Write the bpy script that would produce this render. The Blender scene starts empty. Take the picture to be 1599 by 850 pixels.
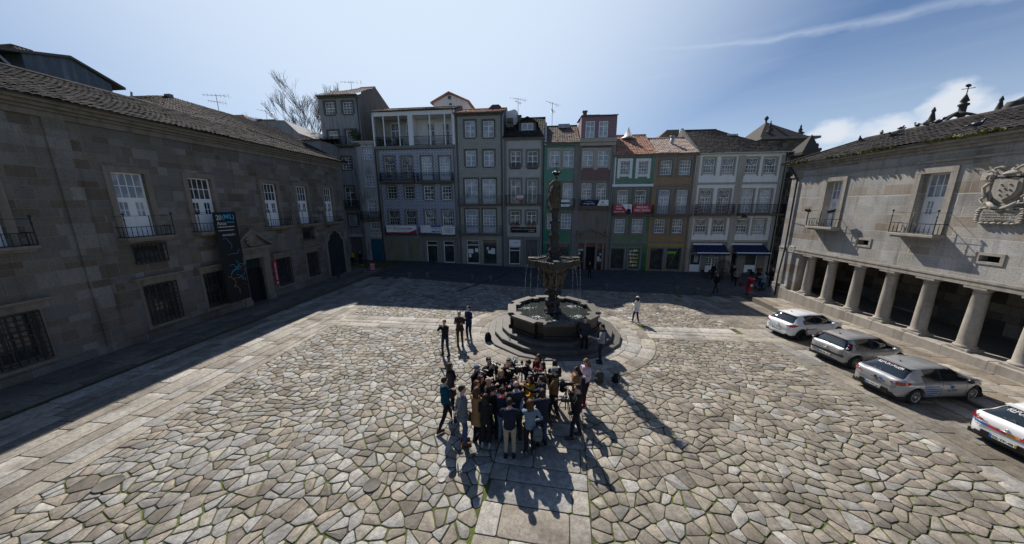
import bpy,bmesh,math,random
from math import sin,cos,pi,radians,sqrt,atan2,hypot
from mathutils import Vector,Matrix,noise
random.seed(7)
SC=bpy.context.scene
COL=SC.collection
# ------------------------------------------------------------------ camera
FPX,CX,CY,EYE=485.0,799.5,425.0,6.6
PIT,ROL=radians(12.1),radians(0.25)
_f=Vector((0,cos(PIT),-sin(PIT))); _r=Vector((1,0,0)); _u=_r.cross(_f)
CR=cos(ROL)*_r-sin(ROL)*_u
CU=sin(ROL)*_r+cos(ROL)*_u
cam_data=bpy.data.cameras.new('camera'); cam=bpy.data.objects.new('camera',cam_data); COL.objects.link(cam)
cam_data.sensor_width=36; cam_data.lens=FPX/1599*36; cam_data.clip_start=0.1; cam_data.clip_end=3000
cam.matrix_world=Matrix.Translation((0,0,EYE)) @ Matrix((CR,CU,-_f)).transposed().to_4x4()
SC.camera=cam
# ------------------------------------------------------------------ world, sun, exposure
SUN_AZ,SUN_EL=radians(106.2),radians(42.6)      # azimuth from +X, counter-clockwise
world=bpy.data.worlds.new("World"); SC.world=world; world.use_nodes=True
wn=world.node_tree; wn.nodes.clear()
def wnode(t,**k):
    n=wn.nodes.new(t)
    for a,b in k.items(): setattr(n,a,b)
    return n
sky=wnode('ShaderNodeTexSky',sky_type='NISHITA',sun_disc=False,sun_elevation=SUN_EL,
            sun_rotation=pi/2-SUN_AZ,air_density=1.0,dust_density=0.25,ozone_density=2.2,altitude=100)
bg=wnode('ShaderNodeBackground'); bg.inputs['Strength'].default_value=0.05
wo=wnode('ShaderNodeOutputWorld')
tc=wnode('ShaderNodeTexCoord')
def wmath(op,a,b=None,c=None):
    n=wnode('ShaderNodeMath',operation=op)
    for i,v in enumerate((a,b,c)):
        if v is None: continue
        if isinstance(v,(int,float)): n.inputs[i].default_value=v
        else: wn.links.new(v,n.inputs[i])
    return n.outputs[0]
sep=wnode('ShaderNodeSeparateXYZ'); wn.links.new(tc.outputs['Generated'],sep.inputs[0])
X,Y,Z=sep.outputs
az=wmath('ARCTAN2',X,Y)                 # 0 = straight ahead, + = right
def blob(a0,e0,wa,we):                    # soft elliptical patch of the sky round a direction
    da=wmath('DIVIDE',wmath('SUBTRACT',az,a0),wa); de=wmath('DIVIDE',wmath('SUBTRACT',Z,e0),we)
    r=wmath('ADD',wmath('MULTIPLY',da,da),wmath('MULTIPLY',de,de))
    return wmath('SUBTRACT',1.0,r)
nz=wnode('ShaderNodeTexNoise'); nz.inputs['Scale'].default_value=9; nz.inputs['Detail'].default_value=9; nz.inputs['Roughness'].default_value=0.55
mp=wnode('ShaderNodeMapping'); mp.inputs['Scale'].default_value=(1,1,1.7); wn.links.new(tc.outputs['Generated'],mp.inputs['Vector']); wn.links.new(mp.outputs[0],nz.inputs['Vector'])
def csum(bl):
    c=bl[0]
    for b in bl[1:]: c=wmath('MAXIMUM',c,b)
    return c
cl=csum([blob(.765,.15,.055,.035),blob(.835,.135,.07,.035),blob(.80,.09,.13,.05),blob(.93,.165,.055,.045),blob(.975,.15,.06,.035),blob(.92,.13,.1,.035)])
cm=wmath('ADD',wmath('MULTIPLY',cl,1.0),wmath('MULTIPLY',wmath('SUBTRACT',nz.outputs['Fac'],.5),3.6))
mr=wnode('ShaderNodeMapRange',interpolation_type='SMOOTHSTEP'); wn.links.new(cm,mr.inputs[0]); mr.inputs[1].default_value=0.15; mr.inputs[2].default_value=1.2
# thin high streaks
n2=wnode('ShaderNodeTexNoise'); n2.inputs['Scale'].default_value=3.0; n2.inputs['Detail'].default_value=6; n2.inputs['Roughness'].default_value=.6
m2=wnode('ShaderNodeMapping'); m2.inputs['Rotation'].default_value=(0,radians(14),0); m2.inputs['Scale'].default_value=(.9,.9,13)
wn.links.new(tc.outputs['Generated'],m2.inputs['Vector']); wn.links.new(m2.outputs[0],n2.inputs['Vector'])
st=wnode('ShaderNodeMapRange',interpolation_type='SMOOTHSTEP'); wn.links.new(n2.outputs['Fac'],st.inputs[0]); st.inputs[1].default_value=.5; st.inputs[2].default_value=.85; st.inputs[4].default_value=.07
# one vapour trail, slanting up to the right
ln=wmath('SUBTRACT',Z,wmath('SUBTRACT',.379,wmath('MULTIPLY',wmath('SUBTRACT',az,.33),.1)))
lnw=wmath('ADD',ln,wmath('MULTIPLY',wmath('SUBTRACT',nz.outputs['Fac'],.5),.035))
tr=wmath('SUBTRACT',1.0,wmath('DIVIDE',wmath('ABSOLUTE',lnw),wmath('ADD',.004,wmath('MULTIPLY',wmath('MAXIMUM',wmath('SUBTRACT',az,.3),0.0),.011))))
tr=wmath('MULTIPLY',wmath('MAXIMUM',tr,0.0),wmath('MINIMUM',wmath('MAXIMUM',wmath('MULTIPLY',wmath('SUBTRACT',az,.3),2.5),0.0),1.0))
tr=wmath('MULTIPLY',wmath('MULTIPLY',tr,nz.outputs['Fac']),.5)
up=wmath('GREATER_THAN',Z,0.0)
fac=wmath('MULTIPLY',wmath('MINIMUM',wmath('ADD',wmath('MULTIPLY',mr.outputs[0],.92),wmath('ADD',st.outputs[0],tr)),1.0),up)
ccol=wnode('ShaderNodeMixRGB'); ccol.inputs['Color1'].default_value=(13.5,14.8,16.5,1); ccol.inputs['Color2'].default_value=(12.6,13.2,14.2,1)
wn.links.new(mr.outputs[0],ccol.inputs['Fac'])
skm=wnode('ShaderNodeMixRGB'); wn.links.new(fac,skm.inputs['Fac']); wn.links.new(ccol.outputs[0],skm.inputs['Color2'])
veil=wnode('ShaderNodeMixRGB'); veil.inputs['Color2'].default_value=(12.2,14.2,16.6,1)   # pale haze about the sun and along the horizon
vdot=wnode('ShaderNodeVectorMath',operation='DOT_PRODUCT'); wn.links.new(tc.outputs['Generated'],vdot.inputs[0]); vdot.inputs[1].default_value=(cos(SUN_AZ)*cos(SUN_EL),sin(SUN_AZ)*cos(SUN_EL),sin(SUN_EL))
vr=wnode('ShaderNodeMapRange',interpolation_type='SMOOTHSTEP'); wn.links.new(vdot.outputs['Value'],vr.inputs[0]); vr.inputs[1].default_value=.5; vr.inputs[2].default_value=.99; vr.inputs[3].default_value=.0; vr.inputs[4].default_value=.9
def ramp(v,a_,b_,lo,hi):
    n=wnode('ShaderNodeMapRange',interpolation_type='SMOOTHSTEP'); wn.links.new(v,n.inputs[0])
    for i,q in zip((1,2,3,4),(a_,b_,lo,hi)): n.inputs[i].default_value=q
    return n.outputs[0]
vf=wmath('MAXIMUM',wmath('MULTIPLY',vr.outputs[0],ramp(Z,.48,.8,1,.15)),ramp(Z,.0,.42,.5,0))   # sun haze thinned overhead; horizon band added to brighten the facades
wn.links.new(wmath('MULTIPLY',up,vf),veil.inputs['Fac']); tint=wnode('ShaderNodeMixRGB',blend_type='MULTIPLY'); tint.inputs['Fac'].default_value=1; tint.inputs['Color2'].default_value=(.95,1.12,1.36,1); wn.links.new(sky.outputs[0],tint.inputs['Color1']); wn.links.new(tint.outputs[0],veil.inputs['Color1']); wn.links.new(veil.outputs[0],skm.inputs['Color1'])
wn.links.new(skm.outputs[0],bg.inputs['Color']); wn.links.new(bg.outputs[0],wo.inputs[0])
sl=bpy.data.lights.new('sun','SUN'); sl.energy=5.0; sl.angle=radians(.53); sl.color=(1,.94,.86)
so=bpy.data.objects.new('sun',sl); COL.objects.link(so)
SUND=Vector((cos(SUN_AZ)*cos(SUN_EL),sin(SUN_AZ)*cos(SUN_EL),sin(SUN_EL)))
so.rotation_euler=SUND.to_track_quat('Z','Y').to_euler(); so.location=(0,0,40)
SC.view_settings.view_transform='Standard'; SC.view_settings.look='None'; SC.view_settings.gamma=1
SC.view_settings.exposure=0.3
SC.cycles.max_bounces=6; SC.cycles.transparent_max_bounces=8
SC.cycles.use_denoising=True

# ------------------------------------------------------------------ picking: photo pixel -> place in the square
def G(x,y):                                  # the square falls gently towards the far right
    s=min(1.0,.092*math.log1p(math.exp(min(40,max(-20,(y-10)/2))))); t=min(1,max(0,(x+16)/22)); w=.35+.65*t*t*(3-2*t)
    return -(s*w+.008*max(0,x-4))
def ray(px,py): return _f+(px-CX)/FPX*CR-(py-CY)/FPX*CU
def P(px,py,h=0.0,side=None):               # point h above the ground under that pixel
    d=ray(px,py); z=0.0; p=None
    for _ in range(12):
        t=(z+h-EYE)/d.z; p=Vector((0,0,EYE))+t*d; z=G(p.x,p.y) if side is None else side(p.x,p.y)
    return Vector((p.x,p.y,z))
def proj(p):
    v=Vector(p)-Vector((0,0,EYE)); z=v.dot(_f); return CX+FPX*v.dot(CR)/z,CY-FPX*v.dot(CU)/z

class Fr:                                      # a facade frame: origin A, x along the wall, y into the building
    def __init__(s,A,d,off=0.0):
        s.d=Vector((d[0],d[1])).normalized(); s.n=Vector((-s.d.y,s.d.x)); s.A=Vector((A[0],A[1]))
        s.rot=atan2(s.d.y,s.d.x)
    def on(s,px,py,dep=0.0):                # (s, z) of a pixel on the plane dep behind the facade
        r=ray(px,py); q=s.A+dep*s.n
        a,b,c,e=r.x,-s.d.x,r.y,-s.d.y; D=a*e-b*c
        t=(q.x*e-b*q.y)/D; u=(a*q.y-c*q.x)/D
        return u,EYE+t*r.z
    def S(s,px,py=300,dep=0.0): return s.on(px,py,dep)[0]
    def Z(s,px,py,dep=0.0): return s.on(px,py,dep)[1]
    def rect(s,x0,x1,y0,y1,dep=0.0):
        xm,ym=(x0+x1)/2,(y0+y1)/2
        return s.S(x0,ym,dep),s.S(x1,ym,dep),s.Z(xm,y1,dep),s.Z(xm,y0,dep)
    def pt(s,u,y=0,z=0): q=s.A+u*s.d+y*s.n; return Vector((q.x,q.y,z))
    def sub(s,u): q=s.A+u*s.d; f=Fr(q,s.d); return f

# ------------------------------------------------------------------ mesh builder
class MB:
    def __init__(s): s.v=[]; s.f=[]; s.mi=[]; s.M=None; s.sm=[]; s.col=None; s.cols=[]
    def addv(s,vs):
        n=len(s.v)
        s.v.extend([(s.M @ Vector(v))[:] for v in vs] if s.M is not None else [tuple(v) for v in vs]); return n
    def face(s,idx,m=0,sm=False): s.f.append(tuple(idx)); s.mi.append(m); s.sm.append(sm); s.cols.append(s.col)
    def poly(s,pts,m=0): n=s.addv(pts); s.face(range(n,n+len(pts)),m)
    def box(s,x0,x1,y0,y1,z0,z1,m=0):
        if x0 > x1: x0,x1=x1,x0
        if y0 > y1: y0,y1=y1,y0
        if z0 > z1: z0,z1=z1,z0
        n=s.addv([(x0,y0,z0),(x1,y0,z0),(x1,y1,z0),(x0,y1,z0),(x0,y0,z1),(x1,y0,z1),(x1,y1,z1),(x0,y1,z1)])
        for q in ((0,3,2,1),(4,5,6,7),(0,1,5,4),(1,2,6,5),(2,3,7,6),(3,0,4,7)): s.face([n+i for i in q],m)
    def bbox(s,x0,x1,y0,y1,z0,z1,b=.01,m=0):      # box with a chamfered top
        n=s.addv([(x0,y0,z0),(x1,y0,z0),(x1,y1,z0),(x0,y1,z0),(x0,y0,z1-b),(x1,y0,z1-b),(x1,y1,z1-b),(x0,y1,z1-b),
                    (x0+b,y0+b,z1),(x1-b,y0+b,z1),(x1-b,y1-b,z1),(x0+b,y1-b,z1)])
        for q in ((0,3,2,1),(0,1,5,4),(1,2,6,5),(2,3,7,6),(3,0,4,7),(4,5,9,8),(5,6,10,9),(6,7,11,10),(7,4,8,11),(8,9,10,11)): s.face([n+i for i in q],m)
    def prism(s,pts,y0,y1,m=0):            # polygon in x,z pushed along y
        k=len(pts); n=s.addv([(p[0],y0,p[1]) for p in pts]+[(p[0],y1,p[1]) for p in pts])
        s.face([n+i for i in range(k)],m); s.face([n+k+i for i in reversed(range(k))],m)
        for i in range(k): j=(i+1) % k; s.face([n+i,n+k+i,n+k+j,n+j],m)
    def slab(s,pts,z0,z1,m=0,top=None):   # polygon in x,y pushed along z
        k=len(pts); tp=top or pts
        n=s.addv([(p[0],p[1],z0) for p in pts]+[(p[0],p[1],z1) for p in tp])
        s.face([n+i for i in reversed(range(k))],m); s.face([n+k+i for i in range(k)],m)
        for i in range(k): j=(i+1) % k; s.face([n+i,n+j,n+k+j,n+k+i],m)
    def rings(s,rs,seg=14,m=0,sm=True):    # stacked elliptic rings (cx,cy,z,rx,ry)
        n=len(s.v)
        for (cx,cy,z,rx,ry) in rs: s.addv([(cx+rx*cos(2*pi*k/seg),cy+ry*sin(2*pi*k/seg),z) for k in range(seg)])
        for i in range(len(rs)-1):
            for k in range(seg):
                a=n+i*seg+k; b=n+i*seg+(k+1) % seg; s.face([a,b,b+seg,a+seg],m,sm)
        s.face([n+k for k in reversed(range(seg))],m); e=n+(len(rs)-1)*seg; s.face([e+k for k in range(seg)],m)
    def lathe(s,prof,c=(0,0,0),seg=20,m=0,sm=True,ns=1.0): s.rings([(c[0],c[1],c[2]+z,r,r*ns) for r,z in prof],seg,m,sm)
    def tube(s,pts,rad,seg=8,m=0,cap=True,sm=True):
        pts=[Vector(p) for p in pts]; k=len(pts)
        if not hasattr(rad,'__len__'): rad=[rad]*k
        n=len(s.v); up=None
        for i,p in enumerate(pts):
            t=(pts[min(i+1,k-1)]-pts[max(i-1,0)]);
            if t.length < 1e-9: t=Vector((0,0,1))
            t.normalize()
            if up is None: up=Vector((0,0,1)) if abs(t.z) < .9 else Vector((1,0,0))
            a=t.cross(up).normalized(); b=a.cross(t).normalized(); up=b
            s.addv([p+rad[i]*(cos(2*pi*j/seg)*a+sin(2*pi*j/seg)*b) for j in range(seg)])
        for i in range(k-1):
            for j in range(seg):
                a_=n+i*seg+j; b_=n+i*seg+(j+1) % seg; s.face([a_,b_,b_+seg,a_+seg],m,sm)
        if cap:
            s.face([n+j for j in reversed(range(seg))],m); e=n+(k-1)*seg; s.face([e+j for j in range(seg)],m)
    def cap_tube(s,pts,rad,seg=10,m=0):    # tube with rounded ends
        pts=[Vector(p) for p in pts]
        if not hasattr(rad,'__len__'): rad=[rad]*len(pts)
        d0=(pts[0]-pts[1]).normalized(); d1=(pts[-1]-pts[-2]).normalized(); r0,r1=rad[0],rad[-1]
        pre=[pts[0]+d0*r0*q for q in (.97,.7)]; post=[pts[-1]+d1*r1*q for q in (.7,.97)]
        s.tube(pre+pts+post,[r0*.25,r0*.72]+list(rad)+[r1*.72,r1*.25],seg,m)
    def ell(s,c,r,seg=12,rg=8,m=0):
        s.rings([(c[0],c[1],c[2]-r[2]*cos(pi*(i+.35)/(rg-.3)),r[0]*sin(pi*(i+.35)/(rg-.3)),r[1]*sin(pi*(i+.35)/(rg-.3))) for i in range(rg)],seg,m)
    def grid(s,fn,nu,nv,m=0,sm=True):
        n=s.addv([fn(i/nu,j/nv) for j in range(nv+1) for i in range(nu+1)])
        for j in range(nv):
            for i in range(nu):
                a=n+j*(nu+1)+i; s.face([a,a+1,a+nu+2,a+nu+1],m,sm)
    def mesh(s,name='mesh',mats=()):
        me=bpy.data.meshes.new(name); me.from_pydata(s.v,[],s.f)
        for m_ in mats: me.materials.append(m_)
        me.polygons.foreach_set('material_index',s.mi); me.polygons.foreach_set('use_smooth',s.sm)
        if any(c is not None for c in s.cols):
            at=me.color_attributes.new('Col','FLOAT_COLOR','CORNER'); buf=[]
            for p,c in zip(s.f,s.cols): buf.extend((list(c or (1,1,1))+[1.0])*len(p))
            at.data.foreach_set('color',buf)
        me.update(); return me
    def build(s,name,mats,parent=None,label=None):
        if not isinstance(mats,(list,tuple)): mats=[mats]
        o=bpy.data.objects.new(name,s.mesh(name,mats)); COL.objects.link(o)
        if parent is not None: o.parent=parent
        if label: o['label']=label
        return o
def empty(name,loc=(0,0,0),rz=0.0,label=None,cat=None,group=None):
    o=bpy.data.objects.new(name,None); o.empty_display_size=.2; COL.objects.link(o); o.location=loc; o.rotation_euler=(0,0,rz)
    return tag(o,label,cat,group)
def tag(o,label=None,cat=None,group=None,kind=None):
    if label: o['label']=label
    if cat: o['category']=cat
    if group: o['group']=group
    if kind: o['kind']=kind
    return o
def kids(o): return [c for c in bpy.data.objects if c.parent == o]
def dup(root,loc,rz,label=None,scale=None):
    r=root.copy(); COL.objects.link(r); r.location=loc; r.rotation_euler=(0,0,rz)
    if label: r['label']=label
    if scale: r.scale=(scale,)*3
    for ch in kids(root):
        c=ch.copy(); COL.objects.link(c); c.parent=r
        for g in kids(ch): d=g.copy(); COL.objects.link(d); d.parent=c
    return r
_tx={}
def text(mb,body,x0,x1,z0,z1,y=-.01,m=0,bold=0.0,shear=0.0,th=.004,M=None):
    """lettering fitted to the box x0..x1, z0..z1 of a facade plane"""
    key=(body,bold,shear)
    if key not in _tx:
        cu=bpy.data.curves.new('lettering','FONT'); cu.body=body; cu.size=1; cu.extrude=.5; cu.offset=bold; cu.shear=shear; cu.resolution_u=3
        o=bpy.data.objects.new('lettering',cu); COL.objects.link(o)
        bpy.context.view_layer.update(); dg=bpy.context.evaluated_depsgraph_get()
        me=bpy.data.meshes.new_from_object(o.evaluated_get(dg)); _tx[key]=([tuple(v.co) for v in me.vertices],[tuple(p.vertices) for p in me.polygons])
        bpy.data.objects.remove(o); bpy.data.meshes.remove(me); bpy.data.curves.remove(cu)
    vs,fs=_tx[key]
    if not vs: return
    ax,bx=min(v[0] for v in vs),max(v[0] for v in vs); az_,bz=min(v[1] for v in vs),max(v[1] for v in vs)
    pts=[(x0+(v[0]-ax)/(bx-ax)*(x1-x0),y-v[2]*th,z0+(v[1]-az_)/(bz-az_)*(z1-z0)) for v in vs]
    n=mb.addv(pts)
    for f in fs: mb.face([n+i for i in f],m)

# ------------------------------------------------------------------ materials
def node_mat(name):
    m=bpy.data.materials.new(name); m.use_nodes=True; nt=m.node_tree; nt.nodes.clear()
    out=nt.nodes.new('ShaderNodeOutputMaterial'); b=nt.nodes.new('ShaderNodeBsdfPrincipled'); nt.links.new(b.outputs[0],out.inputs[0])
    return m,nt,b
def N(nt,t,**k):
    n=nt.nodes.new(t)
    for a,b in k.items():
        if a in n.inputs: n.inputs[a].default_value=b
        else: setattr(n,a,b)
    return n
def MA(nt,op,a,b=None,c=None):
    n=nt.nodes.new('ShaderNodeMath'); n.operation=op
    for i,v in enumerate((a,b,c)):
        if v is None: continue
        if isinstance(v,(int,float)): n.inputs[i].default_value=v
        else: nt.links.new(v,n.inputs[i])
    return n.outputs[0]
def c4(c): return (c[0],c[1],c[2],1)
def mixc(nt,fac,a,b,mode='MIX'):
    n=nt.nodes.new('ShaderNodeMixRGB'); n.blend_type=mode
    for i,v in (('Fac',fac),('Color1',a),('Color2',b)):
        if isinstance(v,(tuple,list)): n.inputs[i].default_value=c4(v)
        elif isinstance(v,(int,float)): n.inputs[i].default_value=v
        else: nt.links.new(v,n.inputs[i])
    return n.outputs[0]
def bump(nt,b,h,strength=.3,dist=.02):
    n=N(nt,'ShaderNodeBump'); n.inputs['Strength'].default_value=strength; n.inputs['Distance'].default_value=dist
    nt.links.new(h,n.inputs['Height']); nt.links.new(n.outputs[0],b.inputs['Normal'])
def pm(name,col,rough=.6,var=.15,scale=4.0,bmp=0.0,metal=0.0,spec=.4,streak=0.0,coat=0.0,dirt=None):
    """a painted, stone, cloth or metal surface with uneven tone"""
    m,nt,b=node_mat(name); t=N(nt,'ShaderNodeTexCoord')
    n1=N(nt,'ShaderNodeTexNoise'); n1.inputs['Scale'].default_value=scale; n1.inputs['Detail'].default_value=8; n1.inputs['Roughness'].default_value=.65
    nt.links.new(t.outputs['Object'],n1.inputs['Vector'])
    v=MA(nt,'ADD',1-var,MA(nt,'MULTIPLY',n1.outputs['Fac'],2*var))
    comb=N(nt,'ShaderNodeCombineXYZ')
    for i in range(3): nt.links.new(v,comb.inputs[i])
    c=mixc(nt,1.0,col,comb.outputs[0],'MULTIPLY')
    if streak:
        mpn=N(nt,'ShaderNodeMapping'); mpn.inputs['Scale'].default_value=(2.2,2.2,.22); nt.links.new(t.outputs['Object'],mpn.inputs['Vector'])
        n3=N(nt,'ShaderNodeTexNoise'); n3.inputs['Scale'].default_value=1.6; n3.inputs['Detail'].default_value=6; nt.links.new(mpn.outputs[0],n3.inputs['Vector'])
        r=N(nt,'ShaderNodeMapRange'); nt.links.new(n3.outputs['Fac'],r.inputs[0]); r.inputs[1].default_value=.48; r.inputs[2].default_value=.72
        c=mixc(nt,MA(nt,'MULTIPLY',r.outputs[0],streak),c,dirt or (col[0]*.35,col[1]*.33,col[2]*.3))
    nt.links.new(c,b.inputs['Base Color'])
    b.inputs['Roughness'].default_value=rough; b.inputs['Metallic'].default_value=metal; b.inputs['Specular IOR Level'].default_value=spec
    if coat: b.inputs['Coat Weight'].default_value=coat; b.inputs['Coat Roughness'].default_value=.05
    if bmp: bump(nt,b,n1.outputs['Fac'],bmp)
    return m
def ashlar(name,stops,bw=.95,bh=.46,mortar=(.2,.17,.13),seed=0.0,grime=.4,bmp=.5,msize=.012):
    """coursed stone blocks of uneven length, each with its own tone"""
    m,nt,b=node_mat(name); t=N(nt,'ShaderNodeTexCoord'); sp=N(nt,'ShaderNodeSeparateXYZ'); nt.links.new(t.outputs['Object'],sp.inputs[0])
    n0=N(nt,'ShaderNodeTexNoise'); n0.inputs['Scale'].default_value=1.3; n0.inputs['Detail'].default_value=3; nt.links.new(t.outputs['Object'],n0.inputs['Vector'])
    zz=MA(nt,'ADD',sp.outputs[2],20.03+seed)
    zn=N(nt,'ShaderNodeTexNoise',noise_dimensions='1D'); zn.inputs['Scale'].default_value=1.1; zn.inputs['Detail'].default_value=0; nt.links.new(zz,zn.inputs['W'])
    zw=MA(nt,'ADD',MA(nt,'ADD',zz,MA(nt,'MULTIPLY',zn.outputs['Fac'],.5)),MA(nt,'MULTIPLY',n0.outputs['Fac'],.05))
    row=MA(nt,'FLOOR',MA(nt,'DIVIDE',zw,bh))
    xs=MA(nt,'ADD',MA(nt,'ADD',sp.outputs[0],sp.outputs[1]),30)
    xn=N(nt,'ShaderNodeTexNoise',noise_dimensions='1D'); xn.inputs['Scale'].default_value=.9; xn.inputs['Detail'].default_value=1; nt.links.new(MA(nt,'ADD',xs,MA(nt,'MULTIPLY',row,17.31)),xn.inputs['W'])
    xw=MA(nt,'ADD',MA(nt,'ADD',xs,MA(nt,'MULTIPLY',xn.outputs['Fac'],1.1)),MA(nt,'MULTIPLY',n0.outputs['Fac'],.04))
    cb=N(nt,'ShaderNodeCombineXYZ'); nt.links.new(xw,cb.inputs[0]); nt.links.new(zw,cb.inputs[1])
    br=N(nt,'ShaderNodeTexBrick'); nt.links.new(cb.outputs[0],br.inputs['Vector'])
    br.inputs['Scale'].default_value=1; br.inputs['Brick Width'].default_value=bw; br.inputs['Row Height'].default_value=bh; br.inputs['Mortar Size'].default_value=msize; br.inputs['Mortar Smooth'].default_value=.4
    br.inputs['Color1'].default_value=(0,0,0,1); br.inputs['Color2'].default_value=(1,1,1,1); br.inputs['Mortar'].default_value=(.5,.5,.5,1)
    rp=N(nt,'ShaderNodeValToRGB'); nt.links.new(br.outputs['Color'],rp.inputs['Fac']); rp.color_ramp.interpolation='LINEAR'
    e=rp.color_ramp.elements; e[0].position=stops[0][0]; e[0].color=c4(stops[0][1]); e[1].position=stops[-1][0]; e[1].color=c4(stops[-1][1])
    for p_,c_ in stops[1:-1]: q=e.new(p_); q.color=c4(c_)
    n1=N(nt,'ShaderNodeTexNoise'); n1.inputs['Scale'].default_value=14; n1.inputs['Detail'].default_value=8; n1.inputs['Roughness'].default_value=.75; nt.links.new(t.outputs['Object'],n1.inputs['Vector'])
    vr_=N(nt,'ShaderNodeMapRange'); nt.links.new(n1.outputs['Fac'],vr_.inputs[0]); vr_.inputs[1].default_value=.33; vr_.inputs[2].default_value=.66; vr_.inputs[3].default_value=.68; vr_.inputs[4].default_value=1.22; v=vr_.outputs[0]; cc=N(nt,'ShaderNodeCombineXYZ')
    for i in range(3): nt.links.new(v,cc.inputs[i])
    c=mixc(nt,1.0,rp.outputs[0],cc.outputs[0],'MULTIPLY')
    n2=N(nt,'ShaderNodeTexNoise'); n2.inputs['Scale'].default_value=.55; n2.inputs['Detail'].default_value=7; nt.links.new(t.outputs['Object'],n2.inputs['Vector'])
    gr=N(nt,'ShaderNodeMapRange'); nt.links.new(n2.outputs['Fac'],gr.inputs[0]); gr.inputs[1].default_value=.42; gr.inputs[2].default_value=.75
    c=mixc(nt,MA(nt,'MULTIPLY',gr.outputs[0],grime),c,(.07,.06,.045))
    ms=N(nt,'ShaderNodeMapping'); ms.inputs['Scale'].default_value=(1.6,1.6,.16); nt.links.new(t.outputs['Object'],ms.inputs['Vector']); n6=N(nt,'ShaderNodeTexNoise'); n6.inputs['Scale'].default_value=1.5; n6.inputs['Detail'].default_value=8; nt.links.new(ms.outputs[0],n6.inputs['Vector'])
    s6=N(nt,'ShaderNodeMapRange'); nt.links.new(n6.outputs['Fac'],s6.inputs[0]); s6.inputs[1].default_value=.54; s6.inputs[2].default_value=.72; c=mixc(nt,MA(nt,'MULTIPLY',s6.outputs[0],grime),c,(.075,.065,.055))
    v7=N(nt,'ShaderNodeTexVoronoi'); v7.inputs['Scale'].default_value=9; nt.links.new(t.outputs['Object'],v7.inputs['Vector']); s7=N(nt,'ShaderNodeMapRange'); nt.links.new(v7.outputs['Distance'],s7.inputs[0]); s7.inputs[1].default_value=.06; s7.inputs[2].default_value=.14; s7.inputs[3].default_value=.7; s7.inputs[4].default_value=0; c=mixc(nt,s7.outputs[0],c,(.06,.05,.04))
    c=mixc(nt,MA(nt,'MULTIPLY',br.outputs['Fac'],.7),c,mortar)
    nt.links.new(c,b.inputs['Base Color']); b.inputs['Roughness'].default_value=.85; b.inputs['Specular IOR Level'].default_value=.25
    h=MA(nt,'SUBTRACT',MA(nt,'ADD',MA(nt,'MULTIPLY',n1.outputs['Fac'],.5),MA(nt,'MULTIPLY',br.outputs['Color'],.35)),MA(nt,'MULTIPLY',br.outputs['Fac'],1.0))
    bump(nt,b,h,bmp,.03); return m
def tiles(name,kind,a,bcol,per=.3,rough=.3,grout=(.25,.25,.24)):
    """glazed wall tiles: 'diamond', 'ring', 'brick' or 'fine'"""
    m,nt,b=node_mat(name); t=N(nt,'ShaderNodeTexCoord'); sp=N(nt,'ShaderNodeSeparateXYZ'); nt.links.new(t.outputs['Object'],sp.inputs[0])
    k=pi/per
    if kind == 'brick':
        cb=N(nt,'ShaderNodeCombineXYZ'); nt.links.new(sp.outputs[0],cb.inputs[0]); nt.links.new(sp.outputs[2],cb.inputs[1])
        br=N(nt,'ShaderNodeTexBrick'); nt.links.new(cb.outputs[0],br.inputs['Vector']); br.inputs['Scale'].default_value=1; br.inputs['Brick Width'].default_value=per; br.inputs['Row Height'].default_value=per*.55; br.inputs['Mortar Size'].default_value=per*.045
        br.inputs['Color1'].default_value=c4(a); br.inputs['Color2'].default_value=c4(bcol); br.inputs['Mortar'].default_value=c4(grout); c=br.outputs['Color']; h=br.outputs['Fac']
    else:
        sx=MA(nt,'SINE',MA(nt,'MULTIPLY',sp.outputs[0],k)); sz=MA(nt,'SINE',MA(nt,'MULTIPLY',sp.outputs[2],k))
        if kind == 'diamond': f=MA(nt,'ABSOLUTE',MA(nt,'ADD',MA(nt,'ABSOLUTE',sx),MA(nt,'MULTIPLY',MA(nt,'ABSOLUTE',sz),-1)))
        elif kind == 'ring': f=MA(nt,'ABSOLUTE',MA(nt,'SUBTRACT',MA(nt,'MULTIPLY',MA(nt,'ABSOLUTE',sx),MA(nt,'ABSOLUTE',sz)),.45)); f=MA(nt,'MULTIPLY',f,2)
        else: f=MA(nt,'MULTIPLY',MA(nt,'ABSOLUTE',sx),MA(nt,'ABSOLUTE',sz))
        r=N(nt,'ShaderNodeMapRange',interpolation_type='SMOOTHSTEP'); nt.links.new(f,r.inputs[0]); r.inputs[1].default_value=.1; r.inputs[2].default_value=.35
        c=mixc(nt,r.outputs[0],a,bcol); h=f
    n1=N(nt,'ShaderNodeTexNoise'); n1.inputs['Scale'].default_value=1.4; n1.inputs['Detail'].default_value=8; nt.links.new(t.outputs['Object'],n1.inputs['Vector'])
    v=MA(nt,'ADD',.7,MA(nt,'MULTIPLY',n1.outputs['Fac'],.6)); cc=N(nt,'ShaderNodeCombineXYZ')
    for i in range(3): nt.links.new(v,cc.inputs[i])
    c=mixc(nt,1.0,c,cc.outputs[0],'MULTIPLY'); nt.links.new(c,b.inputs['Base Color']); b.inputs['Roughness'].default_value=rough
    n4=N(nt,'ShaderNodeTexNoise'); n4.inputs['Scale'].default_value=6; nt.links.new(t.outputs['Object'],n4.inputs['Vector']); bump(nt,b,n4.outputs['Fac'],.15,.02)
    return m
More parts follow.
